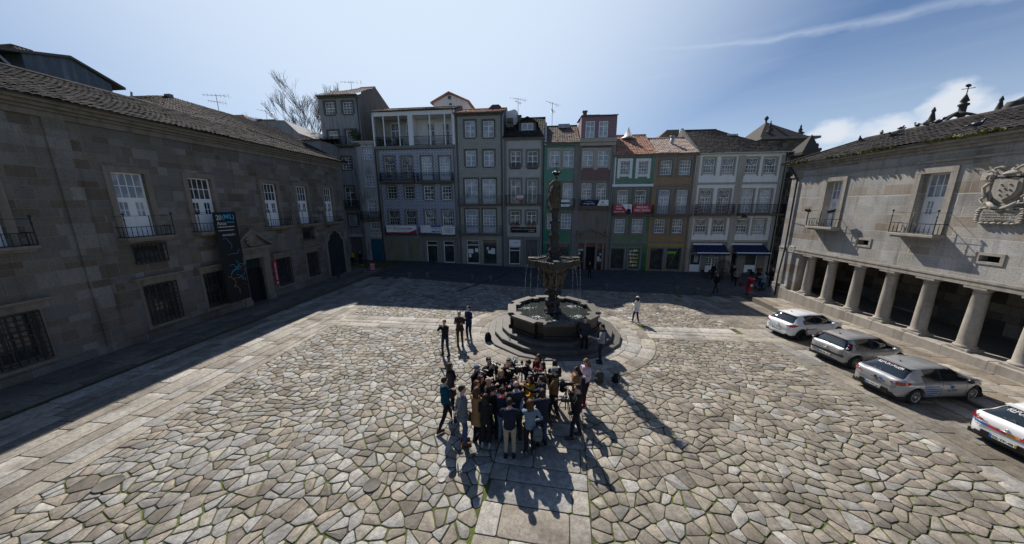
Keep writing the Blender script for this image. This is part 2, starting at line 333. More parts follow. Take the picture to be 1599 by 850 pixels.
def roof_mat(name,a,b_,dark,moss=.3,seed=0):
    m,nt,b=node_mat(name); t=N(nt,'ShaderNodeTexCoord')
    vo=N(nt,'ShaderNodeTexVoronoi'); vo.inputs['Scale'].default_value=3.2; nt.links.new(t.outputs['Object'],vo.inputs['Vector']); sv=N(nt,'ShaderNodeSeparateColor'); nt.links.new(vo.outputs['Color'],sv.inputs[0])
    c=mixc(nt,sv.outputs[0],a,b_)
    n1=N(nt,'ShaderNodeTexNoise'); n1.inputs['Scale'].default_value=1.1; n1.inputs['Detail'].default_value=9; n1.inputs['Roughness'].default_value=.7; nt.links.new(t.outputs['Object'],n1.inputs['Vector'])
    r=N(nt,'ShaderNodeMapRange'); nt.links.new(n1.outputs['Fac'],r.inputs[0]); r.inputs[1].default_value=.4; r.inputs[2].default_value=.65
    c=mixc(nt,MA(nt,'MULTIPLY',r.outputs[0],moss),c,dark)
    nt.links.new(c,b.inputs['Base Color']); b.inputs['Roughness'].default_value=.9; b.inputs['Specular IOR Level'].default_value=.12
    n4=N(nt,'ShaderNodeTexNoise'); n4.inputs['Scale'].default_value=22; nt.links.new(t.outputs['Object'],n4.inputs['Vector']); bump(nt,b,n4.outputs['Fac'],.3,.02)
    return m
def glass(name,col,rough=.06,patch=0.0,c2=(.45,.45,.43)):
    """window glass with what hangs behind it: dark room or pale curtain"""
    m,nt,b=node_mat(name); t=N(nt,'ShaderNodeTexCoord')
    n1=N(nt,'ShaderNodeTexNoise'); n1.inputs['Scale'].default_value=1.7; n1.inputs['Detail'].default_value=2; nt.links.new(t.outputs['Object'],n1.inputs['Vector'])
    r=N(nt,'ShaderNodeMapRange'); nt.links.new(n1.outputs['Fac'],r.inputs[0]); r.inputs[1].default_value=.45; r.inputs[2].default_value=.6
    wv=N(nt,'ShaderNodeTexWave'); wv.inputs['Scale'].default_value=4; wv.inputs['Distortion'].default_value=1.5; nt.links.new(t.outputs['Object'],wv.inputs['Vector'])
    cur=mixc(nt,wv.outputs['Fac'],(c2[0]*.7,c2[1]*.7,c2[2]*.7),c2)
    nt.links.new(mixc(nt,MA(nt,'MULTIPLY',r.outputs[0],patch),col,cur),b.inputs['Base Color'])
    b.inputs['Roughness'].default_value=.5; b.inputs['Specular IOR Level'].default_value=.3; b.inputs['Coat Weight'].default_value=1; b.inputs['Coat Roughness'].default_value=rough; return m
M={}
M['granite']=pm('granite',(.22,.205,.185),.85,.3,6,.25,streak=.5)
M['granite_dark']=pm('granite_dark',(.13,.12,.105),.85,.35,6,.3,streak=.5)
M['granite_light']=pm('granite_light',(.40,.375,.33),.85,.25,6,.2,streak=.35)
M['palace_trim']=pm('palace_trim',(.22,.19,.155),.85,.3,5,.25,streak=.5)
M['arcade_trim']=pm('arcade_trim',(.33,.30,.26),.85,.38,7,.4,streak=.6)
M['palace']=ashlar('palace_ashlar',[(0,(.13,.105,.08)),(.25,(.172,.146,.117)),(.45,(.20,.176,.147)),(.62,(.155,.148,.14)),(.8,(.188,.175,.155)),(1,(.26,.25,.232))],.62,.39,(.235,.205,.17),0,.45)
M['arcade']=ashlar('arcade_ashlar',[(0,(.32,.27,.22)),(.2,(.38,.35,.31)),(.55,(.41,.39,.36)),(.8,(.37,.365,.355)),(1,(.47,.46,.44))],.85,.46,(.46,.43,.38),3.1,.55,.6)
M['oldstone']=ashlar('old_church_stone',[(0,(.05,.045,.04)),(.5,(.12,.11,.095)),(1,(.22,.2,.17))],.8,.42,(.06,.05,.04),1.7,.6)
M['white']=pm('white_paint',(.8,.81,.82),.5,.06,5,0)
M['white_wall']=pm('white_render',(.80,.80,.80),.8,.1,3,.1,streak=.2)
M['church_dark']=pm('blackened_church_stone',(.06,.055,.05),.9,.4,3,.3)  # silhouette shade of the backlit church put into the stone colour
M['offwhite']=pm('offwhite_paint',(.5,.5,.48),.6,.15,4,streak=.4)
M['grey_wall']=pm('grey_render',(.30,.30,.31),.85,.2,2.5,.15,streak=.7)
M['gable_wall']=pm('weathered_cement',(.15,.145,.14),.9,.35,2,.2,streak=.7)
M['peeling']=pm('peeling_paint',(.40,.40,.40),.8,.3,3,.2,streak=.8,dirt=(.10,.05,.04))
M['iron']=pm('wrought_iron',(.018,.02,.024),.5,.2,8)
M['iron_light']=pm('grey_iron_railing',(.25,.26,.26),.5,.2,8)
M['pipe']=pm('zinc_pipe',(.35,.37,.40),.5,.15,6)
M['pipe_cream']=pm('cream_pipe',(.55,.48,.33),.5,.15,6)
M['pipe_dark']=pm('dark_pipe',(.03,.035,.045),.4,.15,6)
M['black']=pm('black_plastic',(.012,.012,.013),.35,.2,8)
M['black_matt']=pm('matt_black',(.015,.015,.017),.85,.2,8)
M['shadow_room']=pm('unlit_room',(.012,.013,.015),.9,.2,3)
M['glass_dark']=glass('dark_window_glass',(.02,.025,.03),.05,.35,(.22,.22,.2))
M['glass_cur']=glass('curtained_window_glass',(.24,.28,.33),.05,.6,(.62,.66,.70))
M['glass_mid']=glass('half_curtained_glass',(.05,.055,.06),.05,.9,(.36,.36,.33))
M['glass_shop']=glass('shop_glass',(.015,.02,.02),.04,.15,(.2,.22,.2))
M['roof_dark']=roof_mat('old_clay_tiles',(.022,.021,.022),(.075,.066,.064),(.035,.035,.03),.55)
M['roof_mid']=roof_mat('weathered_clay_tiles',(.16,.11,.085),(.3,.24,.2),(.06,.05,.04),.5)
M['roof_red']=roof_mat('new_clay_tiles',(.42,.2,.13),(.55,.33,.24),(.22,.12,.08),.35)
M['roof_pale']=roof_mat('pale_clay_tiles',(.4,.28,.22),(.6,.5,.43),(.25,.17,.13),.4)
M['slate']=pm('slate_cladding',(.085,.105,.13),.5,.4,3,.3,streak=.6,dirt=(.25,.29,.34))
M['moss']=pm('moss',(.12,.13,.03),.95,.4,20,.4)
M['leaf']=pm('dark_leaves',(.03,.055,.02),.6,.4,9)
M['wood']=pm('old_wood',(.2,.19,.12),.8,.3,3,.2,streak=.6)
M['bark']=pm('bark',(.10,.085,.075),.9,.3,9,.2)
M['door_green']=pm('dark_green_door',(.015,.028,.03),.5,.3,4,.1)
M['tile_blue']=tiles('blue_white_tiles','diamond',(.12,.165,.28),(.43,.45,.48),.38)
M['tile_grey']=tiles('grey_ring_tiles','ring',(.10,.10,.085),(.30,.30,.26),.42)
M['tile_pale']=tiles('pale_fine_tiles','ring',(.16,.16,.15),(.42,.42,.4),.22)
M['tile_green']=tiles('green_glazed_tiles','brick',(.0,.15,.10),(.006,.24,.16),.16,.18,(.0,.05,.035))
M['tile_dkgreen']=tiles('bottle_green_tiles','brick',(.006,.09,.05),(.012,.16,.085),.2,.18,(.1,.14,.11))
M['tile_red']=tiles('oxblood_tiles','brick',(.09,.012,.02),(.14,.022,.032),.16,.22,(.03,.01,.012))
M['tile_tan']=tiles('tan_tiles','brick',(.34,.2,.09),(.27,.155,.075),.3,.35,(.13,.1,.07))
M['pink']=pm('mauve_render',(.26,.17,.19),.8,.12,3)
M['red']=pm('red_paint',(.30,.012,.016),.4,.1,5)
M['red_sign']=pm('red_sign',(.42,.025,.05),.5,.05,5)
M['navy']=pm('navy_canvas',(.008,.018,.06),.8,.15,5)
M['yellow']=pm('mustard_render',(.38,.26,.05),.8,.2,4)
M['blue_paint']=pm('teal_blue_boards',(.01,.10,.16),.6,.3,3,streak=.5)
M['lime']=pm('lime_green',(.18,.45,.04),.6,.1,5)
M['sign_blue']=pm('sign_blue',(.02,.12,.45),.5,.05,5)
M['cyan']=pm('cyan_print',(.05,.42,.62),.5,.05,5)
M['orange']=pm('orange_print',(.7,.3,.04),.5,.05,5)
M['stonecol']=None
# ------------------------------------------------------------------ ground
E1=Vector((.0955,.9954)); E2=Vector((.9954,-.0955))       # along the palace wall, and across the square
FC=Vector((2.2,16.1))                                          # fountain
def stone_mat(name,rough=.8):
    m,nt,b=node_mat(name); t=N(nt,'ShaderNodeTexCoord'); a=N(nt,'ShaderNodeVertexColor'); a.layer_name='Col'
    n1=N(nt,'ShaderNodeTexNoise'); n1.inputs['Scale'].default_value=7; n1.inputs['Detail'].default_value=10; n1.inputs['Roughness'].default_value=.8; nt.links.new(t.outputs['Object'],n1.inputs['Vector'])
    rr_=N(nt,'ShaderNodeMapRange'); nt.links.new(n1.outputs['Fac'],rr_.inputs[0]); rr_.inputs[1].default_value=.34; rr_.inputs[2].default_value=.68; rr_.inputs[3].default_value=.5; rr_.inputs[4].default_value=1.38; v=rr_.outputs[0]; cc=N(nt,'ShaderNodeCombineXYZ')
    for i in range(3): nt.links.new(v,cc.inputs[i])
    c=mixc(nt,1.0,a.outputs['Color'],cc.outputs[0],'MULTIPLY')
    n5=N(nt,'ShaderNodeTexNoise'); n5.inputs['Scale'].default_value=26; n5.inputs['Detail'].default_value=5; n5.inputs['Roughness'].default_value=.7; nt.links.new(t.outputs['Object'],n5.inputs['Vector']); r5=N(nt,'ShaderNodeMapRange'); nt.links.new(n5.outputs['Fac'],r5.inputs[0]); r5.inputs[1].default_value=.52; r5.inputs[2].default_value=.68; r5.inputs[4].default_value=.55
    c=mixc(nt,r5.outputs[0],c,(.10,.09,.08))
    n2=N(nt,'ShaderNodeTexNoise'); n2.inputs['Scale'].default_value=1.1; n2.inputs['Detail'].default_value=8; nt.links.new(t.outputs['Object'],n2.inputs['Vector'])
    r=N(nt,'ShaderNodeMapRange'); nt.links.new(n2.outputs['Fac'],r.inputs[0]); r.inputs[1].default_value=.48; r.inputs[2].default_value=.72
    c=mixc(nt,MA(nt,'MULTIPLY',r.outputs[0],.62),c,(.07,.06,.045))
    n3=N(nt,'ShaderNodeTexVoronoi'); n3.inputs['Scale'].default_value=55; nt.links.new(t.outputs['Object'],n3.inputs['Vector'])
    r3=N(nt,'ShaderNodeMapRange'); nt.links.new(n3.outputs['Distance'],r3.inputs[0]); r3.inputs[1].default_value=.12; r3.inputs[2].default_value=.3; r3.inputs[3].default_value=.5; r3.inputs[4].default_value=0
    c=mixc(nt,r3.outputs[0],c,(.03,.028,.025))
    nt.links.new(c,b.inputs['Base Color']); b.inputs['Roughness'].default_value=rough; b.inputs['Specular IOR Level'].default_value=.3
    bump(nt,b,n1.outputs['Fac'],.7,.035); return m
M['paving']=stone_mat('paving_stone')
m,nt,b=node_mat('earth_and_moss'); t=N(nt,'ShaderNodeTexCoord')
n1=N(nt,'ShaderNodeTexNoise'); n1.inputs['Scale'].default_value=1.6; n1.inputs['Detail'].default_value=9; nt.links.new(t.outputs['Object'],n1.inputs['Vector'])
r=N(nt,'ShaderNodeMapRange'); nt.links.new(n1.outputs['Fac'],r.inputs[0]); r.inputs[1].default_value=.36; r.inputs[2].default_value=.54
n2=N(nt,'ShaderNodeTexNoise'); n2.inputs['Scale'].default_value=40; n2.inputs['Detail'].default_value=4; nt.links.new(t.outputs['Object'],n2.inputs['Vector'])
c=mixc(nt,r.outputs[0],(.035,.03,.022),mixc(nt,n2.outputs['Fac'],(.03,.04,.01),(.14,.17,.03)))
nt.links.new(c,b.inputs['Base Color']); b.inputs['Roughness'].default_value=.95; bump(nt,b,n2.outputs['Fac'],.8,.03); M['earth']=m

def line(p,d):                              # half plane test value, >0 on the right-hand side of direction d
    d=Vector(d).normalized(); n=Vector((d.y,-d.x)); return lambda q: (Vector(q)-Vector(p)).dot(n),n
def clip(poly,q,n):                        # keep the side where (p-q).n <= 0
    out=[]; k=len(poly)
    for i in range(k):
        a,b_=poly[i],poly[(i+1) % k]; da=(a[0]-q[0])*n[0]+(a[1]-q[1])*n[1]; db=(b_[0]-q[0])*n[0]+(b_[1]-q[1])*n[1]
        if da <= 0: out.append(a)
        if (da < 0 < db) or (db < 0 < da): t=da/(da-db); out.append((a[0]+t*(b_[0]-a[0]),a[1]+t*(b_[1]-a[1])))
    return out
def area(p): return .5*sum(p[i][0]*p[(i+1) % len(p)][1]-p[(i+1) % len(p)][0]*p[i][1] for i in range(len(p)))
def inset(p,g):
    q=p
    k=len(p)
    for i in range(k):
        a,b_=p[i],p[(i+1) % k]; dx,dy=b_[0]-a[0],b_[1]-a[1]; L=hypot(dx,dy)
        if L < 1e-6: continue
        n=(dy/L,-dx/L); q=clip(q,(a[0]-n[0]*g,a[1]-n[1]*g),n)
        if len(q) < 3: return []
    return q
def shrink(p,g):                            # mitred inset that keeps the corner count
    out=[]; k=len(p)
    for i in range(k):
        a,b_,c_=Vector(p[i-1]),Vector(p[i]),Vector(p[(i+1) % k]); d1,d2=(b_-a),(c_-b_)
        if d1.length < 1e-5 or d2.length < 1e-5: out.append(tuple(b_)); continue
        d1.normalize(); d2.normalize(); n1=Vector((-d1.y,d1.x)); n2=Vector((-d2.y,d2.x)); m_=n1+n2; out.append(tuple(b_+m_*(g/max(.35,m_.dot(n1)))))
    return out
def chamfer(p,f,mx):
    out=[]; k=len(p)
    for i in range(k):
        a,b_,c_=p[i-1],p[i],p[(i+1) % k]
        for o in (a,c_):
            L=hypot(o[0]-b_[0],o[1]-b_[1]); t=min(f,mx/max(L,1e-6)); out.append((b_[0]+(o[0]-b_[0])*t,b_[1]+(o[1]-b_[1])*t))
    return out
PAL_COB=[(.345,.345,.34),(.385,.38,.365),(.33,.295,.25),(.29,.26,.22),(.33,.30,.255),(.25,.225,.195),(.36,.34,.30),(.29,.285,.275),(.215,.195,.17),(.42,.41,.39),(.33,.285,.24),(.30,.28,.245)]
PAL_SLAB=[(.38,.36,.325),(.42,.405,.38),(.33,.31,.28),(.30,.27,.235),(.40,.37,.32),(.36,.355,.34),(.27,.25,.22)]
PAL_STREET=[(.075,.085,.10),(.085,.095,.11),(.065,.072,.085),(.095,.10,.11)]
def stone(mb,poly,gap,zf,pal,rise=.022,edge=.02,cham=.22,tone=1.0,off=0.0):
    poly=inset(poly,gap)
    if len(poly) < 3 or abs(area(poly)) < .012: return
    if cham: poly=chamfer(poly,cham,.06)
    top=shrink(poly,edge)
    c=random.choice(pal); k=random.uniform(.82,1.12)*tone; mb.col=(c[0]*k,c[1]*k*.975,c[2]*k*.93)
    h=rise*random.uniform(.55,1.15)+off; cx=sum(p[0] for p in poly)/len(poly); cy=sum(p[1] for p in poly)/len(poly); q_=.003/max(.2,hypot(poly[0][0]-cx,poly[0][1]-cy)); tx,ty=random.uniform(-q_,q_),random.uniform(-q_,q_)
    n=mb.addv([(p[0],p[1],zf(p[0],p[1])-.05+off) for p in poly]+[(p[0],p[1],zf(p[0],p[1])+h*.55+(p[0]-cx)*tx+(p[1]-cy)*ty) for p in poly]+
                [(p[0],p[1],zf(p[0],p[1])+h+(p[0]-cx)*tx+(p[1]-cy)*ty) for p in top]); kk=len(poly)
    for i in range(kk):
        j=(i+1) % kk; mb.face([n+i,n+j,n+kk+j,n+kk+i],0); mb.face([n+kk+i,n+kk+j,n+2*kk+j,n+2*kk+i],0,True)
    mb.face([n+2*kk+i for i in range(kk)],0,True)
    mb.col=None
# outlines of the paved zones
LB_P=Vector((-11.2,6.0)); f_lb,n_lb=line(LB_P,E1-Vector((.02,0)))          # inner edge of the slab band by the palace
LC_P=Vector((-16.35,9.0)); f_lc,n_lc=line(LC_P,E1)                             # palace kerb
RZ_P=Vector((12.25,8.2)); f_rz,n_rz=line(RZ_P,E1-Vector((.02,0)))           # start of the slabs under the cars
RC_P=Vector((15.7,9.3)); f_rc,n_rc=line(RC_P,Vector((.2,1)))                  # arcade kerb
CH=[P(571,431),P(667,434),P(766,440),P(842,445),P(945,452),P(1056,456.5),P(1170,465)]
CH_A,CH_B=CH[0].xy,CH[-1].xy; f_ch,n_ch=line(CH_A,CH_B-CH_A)                # row of bollards: >0 on the near side
PA,PB=Vector((.36,4.9)),Vector((1.75,13.0)); PD=(PB-PA).normalized(); PN=Vector((PD.y,-PD.x)); PW=1.2
def path_uv(q): v=Vector(q)-PA; return v.dot(PN),v.dot(PD)
CRW=16.9
def cross_v(q): return (Vector(q)-Vector((0,CRW))).dot(E1),(Vector(q)-Vector((0,CRW))).dot(E2)
CB=.95; R_OUT=5.25
def bend(v): return v+Vector((noise.noise(Vector((v.x*.22,v.y*.22,1.5))),noise.noise(Vector((v.x*.22,v.y*.22,7.5)))))*.9+Vector((noise.noise(Vector((v.x*.7,v.y*.7,3.5))),noise.noise(Vector((v.x*.7,v.y*.7,9.5)))))*.22
def cobbles():
    mb=MB(); su,sv=.43,.32; seeds={}
    for j in range(-10,104):
        for i in range(-56,58):
            if random.random() < .17: continue
            jt=.38 if i < 8 else .26; a=(i+(.5 if j % 2 else 0)+random.uniform(-jt,jt)); b_=j+random.uniform(-jt,jt)
            seeds[(i,j)]=(a,b_)
    for (i,j),(a,b_) in seeds.items():
        w=bend(E2*(a*su)+E1*(b_*sv))
        q=(w.x,w.y)
        if q[1] < 2.0 or f_lb(q) < -.55 or f_rz(q) > .55 or f_ch(q) < -.5: continue
        if (w-FC).length < R_OUT-.6: continue
        pu,pv=path_uv(q)
        if abs(pu) < PW-.6 and pv < 12: continue
        cv,cu=cross_v(q)
        if abs(cv) < CB-.6: continue
        px,py=proj((w.x,w.y,G(w.x,w.y)))
        if px < -160 or px > 1760: continue
        poly=[(-1.7,-1.7),(1.7,-1.7),(1.7,1.7),(-1.7,1.7)]
        for dj in (-2,-1,0,1,2):
            for di in (-2,-1,0,1,2):
                if (di or dj) and (i+di,j+dj) in seeds:
                    c_,d_=seeds[(i+di,j+dj)]; dx,dy=c_-a,d_-b_; L=hypot(dx,dy)
                    poly=clip(poly,(dx/2,dy/2),(dx/L,dy/L))
        ang=.25*noise.noise(Vector((w.x*.12,w.y*.12,3))) 
        pts=[]
        for p in poly:
            v=bend(E2*((a+p[0])*su)+E1*((b_+p[1])*sv)); pts.append((v.x,v.y))
        pts=clip(pts,LB_P,(-n_lb[0],-n_lb[1])); pts=clip(pts,RZ_P,n_rz); pts=clip(pts,CH_A,(-n_ch[0],-n_ch[1]))
        dv=(w-FC)
        if dv.length < R_OUT+1.2: d=dv.normalized(); e=FC+d*R_OUT; pts=clip(pts,e,(-d[0],-d[1]))
        if abs(pu) < PW+1 and pv < 12.5: s_=1 if pu > 0 else -1; e=PA+PN*(s_*PW); pts=clip(pts,e,(-PN[0]*s_,-PN[1]*s_))
        if abs(cv) < CB+1: s_=1 if cv > 0 else -1; e=Vector((0,CRW))+E1*(s_*CB); pts=clip(pts,e,(-E1[0]*s_,-E1[1]*s_))
        if len(pts) < 3: continue
        if area(pts) < 0: pts=pts[::-1]
        cool=noise.noise(Vector((w.x*.25,w.y*.25,0))); pal=PAL_COB[:2]*2+PAL_COB if (w.x < -1+3*cool) else PAL_COB[2:]+PAL_COB[3:6]
        parts=[pts]
        if abs(area(pts)) > .13 or random.random() < .2:             # some cells were cut in two by the masons
            ccx=sum(p[0] for p in pts)/len(pts); ccy=sum(p[1] for p in pts)/len(pts)
            sx=sum((p[0]-ccx) ** 2 for p in pts); sy=sum((p[1]-ccy) ** 2 for p in pts); sxy=sum((p[0]-ccx)*(p[1]-ccy) for p in pts); an=.5*atan2(2*sxy,sx-sy)+random.uniform(-.2,.2)
            if abs(area(pts)) > .12: parts=[clip(pts,(ccx,ccy),(cos(an),sin(an))),clip(pts,(ccx,ccy),(-cos(an),-sin(an)))]
        for q_ in parts:
            if len(q_) > 2: stone(mb,q_,random.choice((.006,.008,.011,.015,.024)),G,pal,.013,.010,.13)
    return mb
def slabs(mb,o,U,lu,V,lv,r0,r1,l0,l1,zf,pal,keep=None,gap=.012,clips=(),off=0.0,tone=1.0,cham=.05,rise=.012,edge=.012):
    v=0.0; o=Vector(o)
    while v < lv:
        h=min(random.uniform(r0,r1),lv-v)
        if lv-v-h < r0*.6: h=lv-v
        u=-random.uniform(0,l1)
        while u < lu:
            L=random.uniform(l0,l1); a,b_=max(u,0),min(u+L,lu)
            if b_-a > .12:
                p=[o+U*a+V*v,o+U*b_+V*v,o+U*b_+V*(v+h),o+U*a+V*(v+h)]; pts=[(q.x,q.y) for q in p]
                if area(pts) < 0: pts=pts[::-1]
                for (cq,cn) in clips: pts=clip(pts,cq,cn)
                c_=o+U*((a+b_)/2)+V*(v+h/2)
                if len(pts) > 2 and (keep is None or keep(c_)): stone(mb,pts,gap,zf,pal,rise,edge,cham,tone,off)
            u += L
        v += h
def grid_sheet(mb,xs,ys,zf,m=0):
    n=mb.addv([(x,y,zf(x,y)) for y in ys for x in xs]); k=len(xs)
    for j in range(len(ys)-1):
        for i in range(k-1): a=n+j*k+i; mb.face([a,a+1,a+k+1,a+k],m,True)
xs=[-900,-300,-120,-60]+[-40+i for i in range(0,81)]+[60,120,300,900]; ys=[-900,-200,-60,-20,-5]+[i for i in range(0,46)]+[60,120,300,1500]
mb=MB(); grid_sheet(mb,xs,ys,lambda x,y: G(x,y)-.009); tag(mb.build('ground',M['earth']),kind='structure')
tag(cobbles().build('flagstone_paving',M['paving']),kind='structure')
mb=MB()                                                            # path of large slabs leading to the fountain
slabs(mb,PA-PN*PW-PD*3,PN,2*PW,PD,12.3,.42,.85,.5,2.4,G,PAL_SLAB,keep=lambda c: (c-FC).length > R_OUT-.1,clips=[])
tag(mb.build('slab_path',M['paving']),kind='structure')
mb=MB()                                                            # round apron
for r0,r1,n0 in ((3.3,3.95,22),(3.95,4.6,26),(4.6,R_OUT,30)):
    a=random.random(); aend=a+2*pi
    while a < aend-.05:
        w=2*pi/n0*random.uniform(.7,1.4); b_=min(a+w,aend)
        pts=[(FC.x+r*cos(t),FC.y+r*sin(t)) for r,t in [(r0,a),(r1,a),(r1,(a+b_)/2),(r1,b_),(r0,b_)]]
        if area(pts) < 0: pts=pts[::-1]
        stone(mb,pts,.012,G,PAL_SLAB,.012,.01,.04); a=b_
tag(mb.build('round_apron',M['paving']),kind='structure')
mb=MB()                                                            # cross bands either side of the fountain, bands by the palace and by the cars
kp=lambda c: (c-FC).length > R_OUT-.5 and f_lb(c) > -.3 and f_rz(c) < .6
slabs(mb,Vector((0,CRW))-E1*CB-E2*14,E2,32,E1,2*CB,.4,.7,.9,2.2,G,PAL_SLAB[:3]+PAL_SLAB[4:6],keep=kp,tone=1.08)
o=LC_P-E1*10+n_lc*.14
slabs(mb,o,E1,36,n_lc,6.0,.45,.85,.6,2.3,G,PAL_SLAB,keep=lambda c: f_ch(c) > .2,clips=[(LB_P,(n_lb[0],n_lb[1]))])
U_=Vector((.2,1)).normalized()
slabs(mb,RZ_P-E1*8+n_rz*.02,(E1-Vector((.02,0))).normalized(),26,n_rz,6.2,.5,.9,.9,2.4,G,PAL_SLAB[2:]+[(.25,.22,.18)],keep=lambda c: f_ch(c) > .1 and f_rc(c) < .3,clips=[(RC_P,n_rc)],tone=.85)
tag(mb.build('slab_bands',M['paving']),kind='structure')
def side_l(x,y): return .5*G(x,y)+.13
def side_r(x,y): return .62*G(x,y)+.10
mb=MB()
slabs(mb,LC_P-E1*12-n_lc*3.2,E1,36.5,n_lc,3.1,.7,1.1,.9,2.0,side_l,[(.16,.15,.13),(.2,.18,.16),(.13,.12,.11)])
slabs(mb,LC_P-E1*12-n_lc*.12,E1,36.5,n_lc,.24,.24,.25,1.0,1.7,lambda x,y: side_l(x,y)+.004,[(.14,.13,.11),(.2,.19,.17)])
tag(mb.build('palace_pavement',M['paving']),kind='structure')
mb=MB(); k=0
for (f,P0,D,nn,s0,s1,wd,zf) in ((1,LC_P,E1,-n_lc,-12,24.6,3.2,side_l),(2,RC_P,U_,n_rc,-9,13.8,5.4,side_r)):     # kerb bodies
    q=s0
    while q < s1:
        a=P0+D*q; b_=P0+D*min(q+1,s1); c_=b_+nn*wd; d_=a+nn*wd
        n=mb.addv([(p.x,p.y,zf(p.x,p.y)-.02) for p in (a,b_,c_,d_)]+[(p.x,p.y,G(p.x,p.y)-.4) for p in (a,b_,c_,d_)])
        mb.face([n,n+1,n+2,n+3]); mb.face([n,n+4,n+5,n+1]); q += 1
    for z_ in (s0,s1):
        a=P0+D*z_; d_=a+nn*wd; n=mb.addv([(a.x,a.y,zf(a.x,a.y)-.02),(d_.x,d_.y,zf(d_.x,d_.y)-.02),(d_.x,d_.y,-2),(a.x,a.y,-2)]); mb.face([n,n+1,n+2,n+3])
tag(mb.build('kerbs',M['granite_dark']),kind='structure')
mb=MB()
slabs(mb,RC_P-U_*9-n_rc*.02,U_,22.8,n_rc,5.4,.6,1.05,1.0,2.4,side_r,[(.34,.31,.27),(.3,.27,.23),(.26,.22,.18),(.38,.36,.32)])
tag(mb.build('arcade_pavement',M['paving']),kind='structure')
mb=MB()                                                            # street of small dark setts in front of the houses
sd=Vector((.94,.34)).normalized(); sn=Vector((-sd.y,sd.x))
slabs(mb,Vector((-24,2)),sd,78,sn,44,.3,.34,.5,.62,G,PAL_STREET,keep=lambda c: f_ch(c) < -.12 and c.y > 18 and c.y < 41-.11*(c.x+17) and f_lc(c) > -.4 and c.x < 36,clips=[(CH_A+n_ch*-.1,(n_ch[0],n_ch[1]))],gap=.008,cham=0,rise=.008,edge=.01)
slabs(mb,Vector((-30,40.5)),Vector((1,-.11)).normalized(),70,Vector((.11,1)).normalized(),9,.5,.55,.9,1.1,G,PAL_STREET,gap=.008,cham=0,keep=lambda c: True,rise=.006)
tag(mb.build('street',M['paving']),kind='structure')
mb=MB()
for (p,q) in ((P(802,424),P(712,456)),(P(1140,432),P(1186,456))):
    d=(q-p).xy.normalized(); n_=Vector((-d.y,d.x))*.13
    k=12
    for i in range(k):
        a=p.lerp(q,i/k); b_=p.lerp(q,(i+1)/k); pts=[a.xy+n_,b_.xy+n_,b_.xy-n_,a.xy-n_]
        mb.poly([(t.x,t.y,G(t.x,t.y)+.016) for t in pts])
tag(mb.build('drain_channel',M['iron']),kind='structure')
# ------------------------------------------------------------------ building kit
def wall_holes(mb,x0,x1,z0,z1,holes,m=0,jm=0,dep=.3,y=0.0):
    """front wall at y with openings cut through it and reveals dep deep"""
    hs=[(max(a,x0),min(b_,x1),max(c_,z0),min(d,z1)) for a,b_,c_,d in holes if a < x1 and b_ > x0 and c_ < z1-.01 and d > z0+.01]
    xs=sorted({x0,x1} | {v for h in hs for v in h[:2]}); zs=sorted({z0,z1} | {v for h in hs for v in h[2:]})
    for i in range(len(xs)-1):
        for j in range(len(zs)-1):
            xm,zm=(xs[i]+xs[i+1])/2,(zs[j]+zs[j+1])/2
            if any(h[0] < xm < h[1] and h[2] < zm < h[3] for h in hs): continue
            mb.poly([(xs[i],y,zs[j]),(xs[i+1],y,zs[j]),(xs[i+1],y,zs[j+1]),(xs[i],y,zs[j+1])],m)
    for a,b_,c_,d in hs:
        mb.poly([(a,y,c_),(a,y,d),(a,y+dep,d),(a,y+dep,c_)],jm); mb.poly([(b_,y,c_),(b_,y+dep,c_),(b_,y+dep,d),(b_,y,d)],jm)
        mb.poly([(a,y,d),(b_,y,d),(b_,y+dep,d),(a,y+dep,d)],jm); mb.poly([(a,y,c_),(a,y+dep,c_),(b_,y+dep,c_),(b_,y,c_)],jm)
